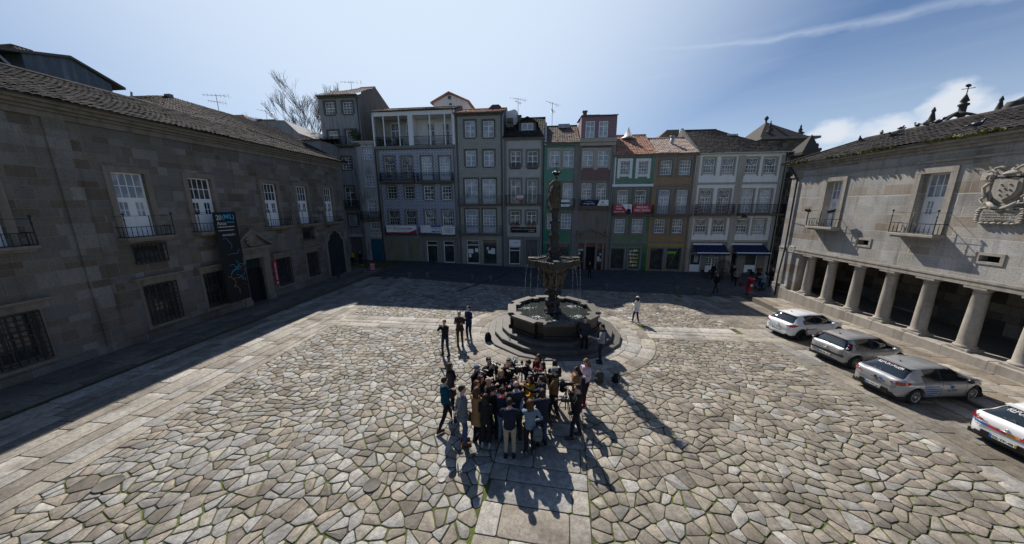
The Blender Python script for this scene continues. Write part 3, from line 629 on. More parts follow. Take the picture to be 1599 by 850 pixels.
def window(par,r,style='case',pane='glass_mid',yo=.12,fr='white',fw=.085,mw=.04,surround=None,sw=.16,ears=0.0,panel=0.0,base=None,name='window',sprot=.05,lean=0):
    """white frame with glazing bars in the opening r, its pane behind, a stone surround in front"""
    x0,x1,z0,z1=r; mb=MB(); w,h=x1-x0,z1-z0; y0,y1=yo,yo+.06; b=mb.box
    b(x0,x0+fw,y0,y1,z0,z1); b(x1-fw,x1,y0,y1,z0,z1); b(x0+fw,x1-fw,y0,y1,z1-fw,z1); b(x0+fw,x1-fw,y0,y1,z0,z0+fw)
    xa,xb,za,zb=x0+fw,x1-fw,z0+fw,z1-fw; ym,yn=yo+.01,yo+.05; xm=(xa+xb)/2
    if panel:                                   # solid lower door panel
        zp=za+panel*(zb-za); b(xa,xb,ym,yn,za,zp); 
        for s_ in (-1,1): xc=xm+s_*w*.22; b(xc-w*.15,xc+w*.15,ym-.015,ym,za+.08,zp-.08)
        za=zp
    def bars(xa,xb,za,zb,nx,nz,t=mw):
        for i in range(1,nx): x=xa+(xb-xa)*i/nx; b(x-t/2,x+t/2,ym,yn-.004,za,zb)
        for j in range(1,nz): z=za+(zb-za)*j/nz; b(xa,xb,ym+.003,yn-.008,z-t/2,z+t/2)
    if style == 'case':
        zt=za+.72*(zb-za); b(xa,xb,y0+.004,y1-.003,zt-.04,zt+.04); b(xm-.05,xm+.05,y0+.002,y1-.001,za,zt-.04); bars(xa,xb,zt+.04,zb,2,1,.04); bars(xa,xm-.05,za,zt-.04,1,2); bars(xm+.05,xb,za,zt-.04,1,2)
    elif style == 'sash':
        zt=(za+zb)/2; b(xa,xb,y0,y1-.003,zt-.035,zt+.035); bars(xa,xb,za,zt-.035,4,2); bars(xa,xb,zt+.035,zb,4,2)
    elif style == 'sash3':
        zt=(za+zb)/2; b(xa,xb,y0,y1-.003,zt-.035,zt+.035); bars(xa,xb,za,zt-.035,3,2); bars(xa,xb,zt+.035,zb,3,2)
    elif style == 'cross':
        zt=za+.6*(zb-za); b(xm-.045,xm+.045,y0+.002,y1-.001,za,zb); bars(xa,xb,za,zb,1,3)
    elif style in ('fan','fandoor'):
        zt=za+(.52 if style == 'fan' else .66)*(zb-za); b(xa,xb,y0+.004,y1-.003,zt-.03,zt+.03)
        R=(xb-xa)/2; hh=zb-zt-.03; 
        for k in range(3):
            rr=R*(1-.33*k)-.012; hz=hh*(1-.33*k); pts=[(xm+rr*cos(a),ym+.018,zt+.03+hz*.93*sin(a)) for a in [pi*q/10 for q in range(11)]]
            if k < 2: mb.tube(pts,mw*.55,4)
        for sgn in (-1,1):                   # crossing arcs
            pts=[(xm+sgn*(R*1.0-R*1.25*sin(a)),ym+.02,zt+.03+hh*.95*(1-cos(a))) for a in [pi/2*q/7 for q in range(8)]]; mb.tube(pts,mw*.45,4)
        if style == 'fan': bars(xa,xb,za,zt-.03,4,2)
        else: b(xm-.045,xm+.045,y0+.002,y1-.001,za,zt-.03); bars(xa,xm-.045,za,zt-.03,2,4); bars(xm+.045,xb,za,zt-.03,2,4)
    elif style == 'lattice':
        zt=za+.7*(zb-za); b(xa,xb,y0+.004,y1-.003,zt-.035,zt+.035); b(xm-.045,xm+.045,y0+.002,y1-.001,za,zt-.035); bars(xa,xm-.045,za,zt-.035,2,4); bars(xm+.045,xb,za,zt-.035,2,4)
        n=3; dx=(xb-xa)/n; z2=zt+.035; hh=zb-z2
        for k in range(n):
            for q in (0,1):
                mb.tube([(xa+dx*k,ym+.018,z2+hh*(.5*q)),(xa+dx*(k+1),ym+.018,z2+hh*(.5*q+.5))],mw*.4,4)
                mb.tube([(xa+dx*k,ym+.018,z2+hh*(.5*q+.5)),(xa+dx*(k+1),ym+.018,z2+hh*(.5*q))],mw*.4,4)
    elif style == 'palace':                    # transom of 4 x 2 panes over double doors with 2 x 4 panes
        zt=za+(zb-za)*.60; b(xa,xb,y0-.01,y1-.003,zt-.06,zt+.06); bars(xa,xb,zt+.06,zb,4,2,.035)
        b(xm-.06,xm+.06,y0+.002,y1-.001,za,zt-.06)
        for (p,q) in ((xa,xm-.06),(xm+.06,xb)):
            b(p,p+.09,ym-.004,yn,za,zt-.06); b(q-.09,q,ym-.004,yn,za,zt-.06); b(p+.09,q-.09,ym-.004,yn,zt-.16,zt-.06); b(p+.09,q-.09,ym-.004,yn,za,za+.1); bars(p+.09,q-.09,za+.1,zt-.16,2,4)
    elif style == 'shop': zt=za+.82*(zb-za); b(xa,xb,y0+.004,y1-.003,zt-.05,zt+.05)
    elif style == 'shop2': b(xm-.03,xm+.03,y0,y1-.002,za,zb)
    elif style == 'blind': pass
    win=mb.build(name,M[fr],par)
    pb=MB(); pb.poly([(x0+.01,yo+.032,z0+.01),(x1-.01,yo+.032,z0+.01),(x1-.01,yo+.032,z1-.01),(x0+.01,yo+.032,z1-.01)]); pb.build('pane',M[pane],win)
    if surround:
        sb=MB(); e=.003; pr=sprot
        sb.box(x0-sw,x0-e,-pr,.02,z0-ears,z1+e); sb.box(x1+e,x1+sw,-pr,.02,z0-ears,z1+e); sb.box(x0-sw-.0,x1+sw+.0,-pr-.004,.021,z1+e,z1+sw+e)
        sb.box(x0-e,x1+e,-pr-.03,.02,z0-sw*.75,z0-e)
        sb.build('surround',M[surround],win)
    return win
def balcony(par,x0,x1,zf,h=1.0,dep=.75,mat='iron',slab='granite_dark',step=.13,style='plain',th=.14):
    sb=MB(); sb.bbox(x0,x1,-dep,.02,zf-th,zf,.02); sb.box(x0+.05,x1-.05,-dep+.06,.02,zf-th-.07,zf-th-.002)
    o=sb.build('balcony',M[slab],par); rb=MB(); y=-dep+.05; r=.012
    for (p,q) in (((x0+.03,y),(x1-.03,y)),((x0+.03,y),(x0+.03,0.02)),((x1-.03,y),(x1-.03,.02))):
        L=hypot(q[0]-p[0],q[1]-p[1]); n=max(2,int(L/step))
        rb.tube([(p[0],p[1],zf+h),(q[0],q[1],zf+h)],.022,4); rb.tube([(p[0],p[1],zf+.08),(q[0],q[1],zf+.08)],.014,4)
        if style != 'plain': rb.tube([(p[0],p[1],zf+h*.78),(q[0],q[1],zf+h*.78)],.012,4)
        for i in range(n+1):
            t=i/n; x,yy=p[0]+(q[0]-p[0])*t,p[1]+(q[1]-p[1])*t; rb.box(x-r,x+r,yy-r,yy+r,zf,zf+h)
            if style == 'scroll' and i < n:
                x2,y2=p[0]+(q[0]-p[0])*(i+1)/n,p[1]+(q[1]-p[1])*(i+1)/n
                for za in (.1,.42): rb.tube([(x,yy,zf+za),((x+x2)/2,(yy+y2)/2,zf+za+.16),(x2,y2,zf+za)],.008,4); rb.tube([(x,yy,zf+za+.3),((x+x2)/2,(yy+y2)/2,zf+za+.14),(x2,y2,zf+za+.3)],.008,4)
    rb.build('railing',M[mat],o); return o
def tile_roof(mb,a,b_,c_,d,per=.26,m=0,amp=.045,rows=None,lip=True):
    """canal tiles on the slope a(eave) b(eave) c(ridge over b) d(ridge over a)"""
    a,b_,c_,d=map(Vector,(a,b_,c_,d)); W=max((b_-a).length,(c_-d).length); H=((d-a).length+(c_-b_).length)/2
    nn=(b_-a).cross(d-a).normalized(); nn=nn if nn.z > 0 else -nn
    nu=max(6,int(W/per))*6; nv=rows or max(3,int(H/.42))
    for j in range(nv):
        v0,v1=j/nv,(j+1.12)/nv
        def fn(u,v,v0=v0,v1=v1):
            vv=v0+(v1-v0)*v; p=(a.lerp(b_,u)).lerp(d.lerp(c_,u),min(vv,1.0)); ph=u*nu/6
            k=abs(sin(pi*ph)) ** .8-.35
            ti=noise.noise(Vector((int(ph)*3.7,j*5.3,0))); return p+nn*(amp*k+.028*(1-v)+.03*ti+.05*noise.noise(Vector((p.x*.5,p.y*.5,0))))+(b_-a).normalized()*(.03*ti)
        mb.grid(fn,nu,1,m)
    if lip: mb.poly([a-Vector((0,0,.05)),b_-Vector((0,0,.05)),b_+nn*.01,a+nn*.01],m)
def grille(par,r,n=6,k=8,y=-.12,t=.015,name='window_grille'):
    x0,x1,z0,z1=r; mb=MB()
    for i in range(n+1): x=x0+(x1-x0)*i/n; mb.box(x-t,x+t,y-t,y+t,z0,z1)
    for j in range(k+1): z=z0+(z1-z0)*j/k; mb.box(x0,x1,y-t*.8-.012,y+t*.8-.012,z-t*.8,z+t*.8)
    for x in (x0,x1):
        for z in (z0+.06,z1-.06): mb.box(x-t,x+t,y+t,.0,z-t,z+t)
    return mb.build(name,M['iron'],par)
def frame_empty(F,name,label,cat,z=0.0,group=None): q=F.pt(0,0,z); return empty(name,q,F.rot,label,cat,group)

# ------------------------------------------------------------------ the palace on the left
FL=Fr((-18.5,12.5),Vector((-16.7,31.1))-Vector((-18.5,12.5)))
pal=frame_empty(FL,'stone_palace','long two storey stone palace in shade, along the left side of the square','palace')
EV,SE,S0=10.92,19.0,-14.0
doors={}
D=[(175,221,269,371),(293,327,277,359),(409.5,430,287,353),(461.6,478,290.6,350),(504.5,517,293.5,346)]
holes=[]; DR=[]
for q in D:
    s0,s1,z0,z1=FL.rect(*q); 
    c_=(s0+s1)/2
    DR.append(c_)
ztop,zbot,hw=8.2,5.2,.58
cs=[FL.S(198,270),FL.S(310,277),FL.S(419.5,288),FL.S(469.8,291),FL.S(510.8,294)]
cs=[FL.S(DR_x,DR_y) for DR_x,DR_y in ((198,269),(310,277.5),(419.5,287.5),(469.5,291),(510.5,294))]
hws=[.62,.62,.60,.60,.58]
cs=[-1.62]+cs                                  # the one leaving the frame on the left
hws=[.62]+hws
up=[(c_-h_,c_+h_,zbot,ztop) for c_,h_ in zip(cs,hws)]
lw=[FL.rect(-60,66,500,600),FL.rect(229,277,445,500),FL.rect(316,353,427,480),FL.rect(433,453.5,404.5,442),FL.rect(480.5,496,395,429)]
lw=[(FL.S(54,486)-1.35,FL.S(54,486),.75,2.66),(FL.S(224,451),FL.S(271,441),.78,2.72),(FL.S(318,434),FL.S(352,425),.78,2.72),(FL.S(431,407),FL.S(450.5,402.5),.78,2.72),(FL.S(478.5,397),FL.S(494,394),.78,2.72)]
sm=[FL.rect(209,257,382,409),FL.rect(473,489,357.5,374)]
port=(FL.S(378,404),FL.S(407,400),.05,3.15)
arch=(FL.S(509,372),FL.S(534,370),.12,3.55)
holes=up+lw+sm+[port,arch]
mb=MB(); wall_holes(mb,S0,SE,-.6,EV-.35,holes,0,0,.38)
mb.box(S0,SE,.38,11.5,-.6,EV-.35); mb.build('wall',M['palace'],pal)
mb=MB()                                                            # base course, pilaster, cornice, string moulding
for (a,b_) in ((S0,port[0]-.5),(port[1]+.5,arch[0]-.3),(arch[1]+.3,SE)): mb.box(a,b_,-.07,.01,-.6,.42)
pa,pb=FL.S(95,300),FL.S(129,300); mb.box(pa,pb,-.09,.01,.42,EV-.8); mb.box(SE-.7,SE+.02,-.08,.01,.42,EV-.8)
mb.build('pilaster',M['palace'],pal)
mb=MB()
for (y,z0,z1) in ((-.10,EV-.85,EV-.62),(-.2,EV-.62,EV-.5),(-.34,EV-.5,EV-.36),(-.48,EV-.36,EV-.2)): mb.box(S0,SE+.1,y,.3,z0,z1-.003)
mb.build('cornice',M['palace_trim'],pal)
for i,r in enumerate(up):
    w=window(pal,r,'palace','glass_dark' if i in (2,3,4,5) else 'glass_cur',.17,fw=.07,mw=.03,surround='palace_trim',sw=.24,ears=0,panel=.0,sprot=.04,name='balcony_door')
    x0,x1,z0,z1=r; dp=MB()
    dp.box(x0+.07,(x0+x1)/2-.008,.155,.2,z0+.07,z0+.98); dp.box((x0+x1)/2+.008,x1-.07,.155,.2,z0+.07,z0+.98)
    for s_ in (-1,1): xc=(x0+x1)/2+s_*.27; dp.box(xc-.15,xc+.15,.14,.156,z0+.18,z0+.86)
    dp.build('door_panel',M['white'],w)
def palace_balcony(par,x0,x1,zf,dep=.62,mat='iron',slab='palace_trim',bh=.48,ph=1.05,n=10):
    sb=MB(); sb.bbox(x0,x1,-dep,.02,zf-.12,zf,.02); sb.bbox(x0+.08,x1-.08,-dep+.1,.02,zf-.22,zf-.125,.01); o=sb.build('balcony',M[slab],par)
    rb=MB(); y=-dep+.04
    for (p,q,k) in (((x0+.04,y),(x1-.04,y),n),((x0+.04,y),(x0+.04,0.02),3),((x1-.04,y),(x1-.04,.02),3)):
        rb.tube([(p[0],p[1],zf+bh),(q[0],q[1],zf+bh)],.016,5); rb.tube([(p[0],p[1],zf+.02),(q[0],q[1],zf+.02)],.016,5); rb.tube([(p[0],p[1],zf+ph-.06),(q[0],q[1],zf+ph-.06)],.008,5)
        for i in range(k+1):
            t=i/k; x,yy=p[0]+(q[0]-p[0])*t,p[1]+(q[1]-p[1])*t; rb.tube([(x,yy,zf),(x,yy,zf+bh)],.012,5); rb.ell((x,yy,zf+bh*.5),(.022,.022,.03),6,5)
    for (x,yy) in ((x0+.04,y),(x1-.04,y),((x0+x1)/2,y)):
        e_=ph if x != (x0+x1)/2 else ph-.06
        rb.tube([(x,yy,zf),(x,yy,zf+e_)],.018,6)
        if e_ == ph: rb.ell((x,yy,zf+ph+.03),(.05,.05,.05),10,7); rb.tube([(x,yy,zf+ph*.75),(x,yy,zf+ph*.8)],.03,6)
    rb.build('railing',M[mat],o); return o
for i,c_ in enumerate(cs): palace_balcony(pal,c_-.98,c_+.98,5.2)
for r in lw:
    window(pal,r,'sash','glass_dark',.25,fr='granite_dark',name='window',mw=.03)
    grille(pal,(r[0]-.04,r[1]+.04,r[2]-.02,r[3]+.04),7,9)
    mb=MB(); a,b_=r[0]-.42,r[1]+.42; mb.box(a,b_,-.3,.01,r[3]+.42,r[3]+.49); mb.box(a+.1,b_-.1,-.18,.01,r[3]+.34,r[3]+.417); mb.box(r[0]-.18,r[1]+.18,-.05,.01,r[3]+.07,r[3]+.337)
    mb.box(r[0]-.16,r[0]-.045,-.04,.01,r[2]-.1,r[3]+.067); mb.box(r[1]+.045,r[1]+.16,-.04,.01,r[2]-.1,r[3]+.067); mb.box(r[0]-.2,r[1]+.2,-.09,.01,r[2]-.22,r[2]-.103)
    mb.build('window_surround',M['palace_trim'],pal)
for r in sm: window(pal,r,'blind','glass_dark',.22,fr='granite_dark'); grille(pal,(r[0]-.06,r[1]+.06,r[2]-.05,r[3]+.05),7,3,-.1)
# portal with its broken entablature, pediment and carved shield
x0,x1=port[0],port[1]; mb=MB()
for s_,x in ((-1,x0),(1,x1)): a,b_=sorted((x+s_*.01,x+s_*.42)); mb.box(a,b_,-.16,.01,.1,3.15); a,b_=sorted((x+s_*.42,x+s_*.62)); mb.box(a,b_,-.08,.01,.1,3.15); a,b_=sorted((x+s_*-.005,x+s_*.5)); mb.box(a,b_,-.24,.01,-.05,.42); mb.box(a,b_,-.22,.01,2.92,3.148)
mb.box(x0-.55,x1+.55,-.2,.01,3.152,3.5); mb.box(x0-.62,x1+.62,-.14,.01,3.502,3.78); mb.box(x0-.8,x1+.8,-.36,.01,3.782,3.93)
xm=(x0+x1)/2; hw_=(x1-x0)/2+.8; za=3.933; zt=za+1.12
for s_ in (-1,1):
    P_=[(xm+s_*hw_,za),(xm+s_*hw_,za+.14),(xm,zt+.12),(xm,zt-.06)]
    mb.prism(P_ if s_ < 0 else P_[::-1],-.36,.01)
mb.prism([(xm-hw_+.3,za),(xm+hw_-.3,za),(xm,zt-.1)],-.08,.01); mb.build('portal',M['palace_trim'],pal)
mb=MB(); mb.ell((xm,-.2,za+.55),(.34,.16,.42),14,10); mb.ell((xm,-.3,za+.5),(.2,.1,.27),12,8)
for k in range(12): a=k*pi/6; mb.ell((xm+.36*cos(a),-.22,za+.55+.45*sin(a)),(.1,.1,.1),8,6)
mb.build('carved_shield',M['palace_trim'],pal)
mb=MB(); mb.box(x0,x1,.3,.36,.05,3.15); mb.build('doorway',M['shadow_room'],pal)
mb=MB()
for k in range(2): a=x0+.02+k*(x1-x0-.02)/2; mb.box(a,a+(x1-x0)/2-.03,.18,.24,2.45,3.1)
mb.box(x1-.14,x1-.06,.0,.3,.1,2.4); d_=mb.build('door',M['door_green'],pal); mb=MB(); mb.ell((x1-.17,.05,1.2),(.03,.03,.03),8,6); mb.build('handle',M['iron'],d_)
# scalloped gateway at the far end
x0,x1=arch[0],arch[1]; xm=(x0+x1)/2; R=(x1-x0)/2
prof=[(x0,arch[2]),(x1,arch[2]),(x1,3.3),(x1-.06,3.42),(x1-.3,3.56),(x1-.42,3.95),(xm+.38,4.12),(xm+.2,4.3),(xm,4.36),(xm-.2,4.3),(xm-.38,4.12),(x0+.42,3.95),(x0+.3,3.56),(x0+.06,3.42),(x0,3.3)]
mb=MB(); mb.prism(prof,-.03,.12); 
for k in range(8): a=x0+.06+k*(x1-x0-.1)/8; mb.box(a,a+(x1-x0)/8-.03,-.045,-.028,.2,3.2)
gate=mb.build('gate',M['door_green'],pal)
big=[(xm+(p[0]-xm)*1.16,p[1]+(.16 if p[1] > 1 else 0)) for p in prof]; mb=MB(); k=len(prof)
n=mb.addv([(p[0],-.1,p[1]) for p in prof]+[(p[0],-.1,p[1]) for p in big]+[(p[0],.0,p[1]) for p in prof]+[(p[0],.01,p[1]) for p in big])
for i in range(1,k): j=(i+1) % k; mb.face([n+i,n+j,n+k+j,n+k+i]); mb.face([n+k+i,n+k+j,n+3*k+j,n+3*k+i]); mb.face([n+i,n+2*k+i,n+2*k+j,n+j])
mb.build('gate_surround',M['palace_trim'],pal)
# roof: front slope, far hip, mossy eave course
ez=EV-.2; ri=5.6; rz_=(FL.Z(0,98,ri)+FL.Z(179,146,ri))/2-.1; 0 and print('palace ridge',rz_,'ez',ez,[round(FL.Z(*q,-.62),2) for q in ((0,137),(200,181.5),(525,249))])
mb=MB(); tile_roof(mb,(S0,-.62,ez),(SE+.6,-.62,ez),(SE-5.0,ri,rz_),(S0,ri,rz_),.25); tile_roof(mb,(SE+.6,-.62,ez),(SE+.6,11.8,ez),(SE-5.0,ri+.1,rz_),(SE-5.0,ri,rz_),.25)
mb.poly([(S0,11.8,ez),(S0,ri,rz_),(SE-5,ri,rz_),(SE+.6,11.8,ez)]); mb.tube([(S0,ri,rz_+.02),(SE-5,ri,rz_+.02)],.11,8); mb.tube([(SE-5,ri,rz_+.02),(SE+.6,-.62,ez+.05)],.1,8)
mb.build('roof',M['roof_dark'],pal)
mb=MB(); mb.box(S0,SE+.5,-.52,.3,ez-.06,ez-.012); mb.build('eave',M['wood'],pal)
# banner and the two red signs by the door, a small box on the wall
bx=empty('exhibition_banner',FL.pt(0,0,0),FL.rot,'tall black exhibition banner with thin coloured lines, hanging over the palace window','banner')
b0,b1,bz0,bz1=FL.S(314,334) ,FL.S(350.5,332),.82,6.25
mb=MB(); mb.box(b0,b1,-.72,-.69,bz0,bz1); w_=b1-b0
text(mb,'20',b0+.1*w_,b0+.34*w_,bz1-.42,bz1-.12,-.724,1,.02); text(mb,'(MIL)',b0+.38*w_,b0+.9*w_,bz1-.45,bz1-.1,-.724,2,.01)
text(mb,'Anos',b0+.1*w_,b0+.5*w_,bz1-.72,bz1-.5,-.724,1,.02); text(mb,'EM BRAGA',b0+.54*w_,b0+.88*w_,bz1-.62,bz1-.52,-.724,2)
mb.box(b0+.1*w_,b0+.85*w_,-.726,-.722,bz1-.86,bz1-.81,1); mb.box(b0+.1*w_,b0+.8*w_,-.726,-.722,bz1-1.06,bz1-1.02,1); text(mb,'EXPOSIÇÃO',b0+.25*w_,b0+.82*w_,bz1-1.4,bz1-1.24,-.724,1,.02)
random.seed(3)
for k in range(16):
    x=b0+w_*random.uniform(.1,.8); z=random.uniform(bz0+.8,bz1-1.9); pts=[]; a=random.uniform(-1,1)
    for q in range(9): pts.append((min(max(x,b0+.05),b1-.05),-.727,z)); a += random.uniform(-.7,.7); x += .11*cos(a); z += .11*sin(a)+.015
    mb.tube(pts,.009,4,[2,2,3,4,2][k % 5])
mb.build('cloth',[M['black_matt'],M['offwhite'],M['cyan'],M['orange'],M['red_sign']],bx)
mb=MB(); mb.tube([(b0-.05,-.7,bz1+.02),(b1+.05,-.7,bz1+.02)],.02,6); mb.tube([(b0-.05,-.7,bz0),(b1+.05,-.7,bz0)],.02,6)
for z in (bz0,bz1+.02):
    for x in (b0,b1): mb.tube([(x,-.7,z),(x,0.01,z)],.012,5)
mb.build('bracket',M['iron'],bx)
for (xa,ya,xb,yb,side,lab) in ((366.5,413,376.5,455,-1,'narrow red sign left of the palace doorway'),(420.5,402,428,440,1,'narrow red sign right of the palace doorway')):
    r0=FL.S(xa+2.5,(ya+yb)/2); x_=(port[0]-.83 if side < 0 else port[1]+.83); mb=MB(); mb.box(x_-.13,x_+.13,-.2,-.17,.95,2.75); mb.box(x_-.02,x_+.02,-.17,.01,1.2,1.26); mb.box(x_-.02,x_+.02,-.17,.01,2.4,2.46)
    mb.M=Matrix.Translation((x_,-.2,1.85)) @ Matrix.Rotation(pi/2,4,'Y'); text(mb,'MUSEU DA CIDADE',-.7,.55,-.05,.05,-.003,1,.01); mb.M=None; mb.box(x_-.06,x_+.06,-.205,-.2,1.03,1.13,1)
    o=mb.build('museum_sign',[M['red_sign'],M['white']]); o.location=FL.pt(0,0,0); o.rotation_euler=(0,0,FL.rot); tag(o,lab,'sign','red signs by the palace door')
s_=FL.S(508,420); mb=MB(); mb.box(s_-.05,s_+.2,-1.2,-1.05,.2,1.0); mb.prism([(s_-.08,1.0),(s_+.25,1.0),(s_+.25,1.3),(s_-.08,1.12)],-1.3,-.98)
o=mb.build('information_stand',M['pipe_dark']); o.location=FL.pt(0,0,0); o.rotation_euler=(0,0,FL.rot); tag(o,'dark slanted information stand on the pavement before the scalloped gate','stand')

# ------------------------------------------------------------------ the arcaded building on the right
RAp,RBp=Vector((19.885,19.533)),Vector((19.087,10.438)); dR=(RBp-RAp).normalized(); ORI=RAp-dR*3.9
FR_=Fr(ORI,dR,0)                                                 # plane of the plinth front; the wall stands .12 behind
FW=Fr(FR_.pt(0,.12).xy,dR)
arc=frame_empty(FW,'arcaded_building','sunlit stone building on columns with a coat of arms, along the right side','building')
0 and print('arcade',[round(FW.Z(*q,-.5),2) for q in ((1232,257),(1400,229.5),(1599,196))],[round(FW.Z(*q,4.2),2) for q in ((1400,207.5),(1599,169))])
HX=.1
LEN=22.0; EVR=9.48; LT=3.2
rdl=[FW.rect(1294,1319,275,352),FW.rect(1441,1488,268,357)]
cR=[FW.S(1308,278),FW.S(1465,268)]
rdoor=[(cR[0]-.62,cR[0]+.56,5.15,8.0),(cR[1]-.62,cR[1]+.56,5.15,8.0)]
rdoor=[(FW.S(1293.5,285),FW.S(1317.5,285),5.2,7.98),(FW.S(1439.5,278),FW.S(1486.5,272),5.2,7.98)]
vent=[FW.rect(1340,1357,375,383),FW.rect(1529,1563,400,410)]
mb=MB(); wall_holes(mb,0,LEN,LT+.28,EVR-.55,rdoor+vent,0,0,.45); mb.box(.0,LEN,.45,9,LT+.02,EVR-.2); mb.poly([(0,0,LT+.28),(0,0,EVR-.55),(0,.45,EVR-.55),(0,.45,LT+.28)]); mb.build('wall',M['arcade'],arc)
mb=MB(); mb.box(-.02,LEN,-.03,.5,LT,LT+.277); mb.box(-.04,LEN,-.06,.1,LT+.2,LT+.28+.02); mb.build('lintel',M['arcade_trim'],arc)
mb=MB()
for (y,z0,z1) in ((-.06,EVR-1.02,EVR-.92),(-.1,EVR-.55,EVR-.4),(-.22,EVR-.4,EVR-.26),(-.4,EVR-.26,EVR-.1)): mb.box(-.1,LEN,y,.46,z0,z1-.003)
mb.build('cornice',M['arcade_trim'],arc)
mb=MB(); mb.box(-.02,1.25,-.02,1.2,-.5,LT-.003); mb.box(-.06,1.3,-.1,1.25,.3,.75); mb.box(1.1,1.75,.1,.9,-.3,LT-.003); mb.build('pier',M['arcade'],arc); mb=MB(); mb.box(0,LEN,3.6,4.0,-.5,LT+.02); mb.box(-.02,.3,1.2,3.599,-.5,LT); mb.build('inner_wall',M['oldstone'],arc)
mb=MB(); mb.poly([(0,-.0,LT+.01),(LEN,0,LT+.01),(LEN,4,LT+.01),(0,4,LT+.01)]); mb.build('arcade_ceiling',M['church_dark'],arc)  # near-black stone paints the arcade's inner shade onto the ceiling
pl=[(0,.62),(6,.46),(12,.36),(LEN,.3)]
mb=MB(); PZ=.38
for k in range(15):
    a,b_=k*1.5,k*1.5+1.49; z=PZ+.16*max(0,(6-a)/6); zb=PZ+.16*max(0,(6-b_)/6); zt=(z+zb)/2
    mb.bbox(a,b_,-.12,1.0,-1.0,zt,.025)
mb.build('plinth',M['arcade_trim'],arc); mb=MB(); mb.box(0,LEN,1.003,4,-1,PZ-.02); mb.build('arcade_floor',M['granite_dark'],arc)  # dark granite stands in for shade on the arcade floor
for c_ in [FW.S(*p_,.32) for p_ in ((1257.6,458),(1288,472),(1328,487),(1375,504),(1430.5,525),(1503,553))]+[None]:
    if c_ is None: c_=prev+1.66
    prev=c_; zb=PZ+.16*max(0,(6-c_)/6); cb=MB(); y=.32
    cb.M=Matrix.Translation((c_,y,zb)); H_=LT-zb
    cb.bbox(-.36,.36,-.34,.34,0,.12,.02); cb.lathe([(.33,.12),(.345,.16),(.335,.2),(.285,.235),(.27,.27),(.262,.6),(.255,1.1),(.24,1.7),(.225,H_-.34),(.25,H_-.31),(.25,H_-.28),(.228,H_-.265),(.23,H_-.2),(.29,H_-.14),(.32,H_-.105)],seg=22)
    cb.box(-.36,.36,-.34,.34,H_-.1,H_-.003); cb.box(-.5,.5,-.28,.28,H_-.05,H_-.001); cb.build('column',M['arcade_trim'],arc)
def rdoor_b(r,lab):
    w=window(arc,r,'palace','glass_cur',.36,fw=.06,mw=.03,name='balcony_door'); x0,x1,z0,z1=r
    dp=MB(); dp.box(x0+.06,(x0+x1)/2-.008,.345,.39,z0+.06,z0+.9); dp.box((x0+x1)/2+.008,x1-.06,.345,.39,z0+.06,z0+.9)
    for s_ in (-1,1): xc=(x0+x1)/2+s_*.26; dp.box(xc-.14,xc+.14,.33,.346,z0+.16,z0+.8)
    dp.build('door_panel',M['white'],w)
    sb=MB(); e=.003; sb.box(x0-.25,x0-e,-.06,.02,z0,z1+e); sb.box(x1+e,x1+.25,-.06,.02,z0,z1+e); sb.box(x0-.25,x1+.25,-.065,.021,z1+.004,z1+.27); sb.build('surround',M['arcade_trim'],w)
    palace_balcony(arc,(x0+x1)/2-.95,(x0+x1)/2+.95,5.2,.55,slab='arcade_trim')
for r in rdoor: rdoor_b(r,'')
for r in vent:
    mb=MB(); x0,x1,z0,z1=r; mb.box(x0-.12,x0-.003,-.035,.01,z0-.1,z1+.12); mb.box(x1+.003,x1+.12,-.035,.01,z0-.1,z1+.12); mb.box(x0-.003,x1+.003,-.035,.01,z1+.003,z1+.12); mb.box(x0-.003,x1+.003,-.035,.01,z0-.1,z0-.003)
    v=mb.build('vent',M['arcade_trim'],arc); mb=MB(); mb.poly([(x0,.3,z0),(x1,.3,z0),(x1,.3,z1),(x0,.3,z1)]); mb.build('vent_opening',M['shadow_room'],v)
# coat of arms with crowned shield over a lettered tablet
ac=FW.S(1577,297); zc=7.12; mb=MB(); random.seed(5)
mb.prism([(ac+.38*x,zc+.5*z) for x,z in ((-1,.8),(-.4,.95),(0,.8),(.4,.95),(1,.8),(1,-.1),(.7,-.6),(0,-1),(-.7,-.6),(-1,-.1))],-.16,.01)
mb.prism([(ac+.3*x,zc+.42*z) for x,z in ((-1,.75),(0,.75),(1,.75),(1,-.1),(.65,-.6),(0,-.95),(-.65,-.6),(-1,-.1))],-.2,-.158)
for i in range(7): mb.ell((ac+(-.12,.12,-.14,.14,-.1,.1,0)[i],-.215,zc+(.2,.2,.0,.0,-.18,-.18,.05)[i]),(.035,.03,.035),8,6)
for s_ in (-1,1):                                                   # strapwork scrolls either side
    for (pts,rr) in (([(.42,.5),(.56,.62),(.66,.5),(.6,.36),(.5,.38)],.055),([(.5,.3),(.62,.1),(.6,-.15),(.48,-.3)],.06),([(.5,-.25),(.62,-.36),(.58,-.52),(.44,-.52),(.42,-.42)],.05),([(.4,-.5),(.2,-.66),(0,-.72)],.07),([(.3,.52),(.4,.7),(.55,.78),(.64,.7)],.045)):
        mb.tube([(ac+s_*x,-.12-.05*(i % 2),zc+z) for i,(x,z) in enumerate(pts)],[rr*(1.1-.12*i) for i in range(len(pts))],7)
    mb.prism([(ac+s_*.4,zc-.5),(ac+s_*.62,zc-.3),(ac+s_*.7,zc+.1),(ac+s_*.58,zc+.5),(ac+s_*.4,zc+.6)][::s_],-.07,.01)
mb.box(ac-.3,ac+.3,-.2,.01,zc+.5,zc+.57); mb.lathe([(.26,0),(.22,.08),(.12,.14),(.05,.16),(.06,.22),(.02,.26)],(ac,-.1,zc+.57),12,ns=.6)
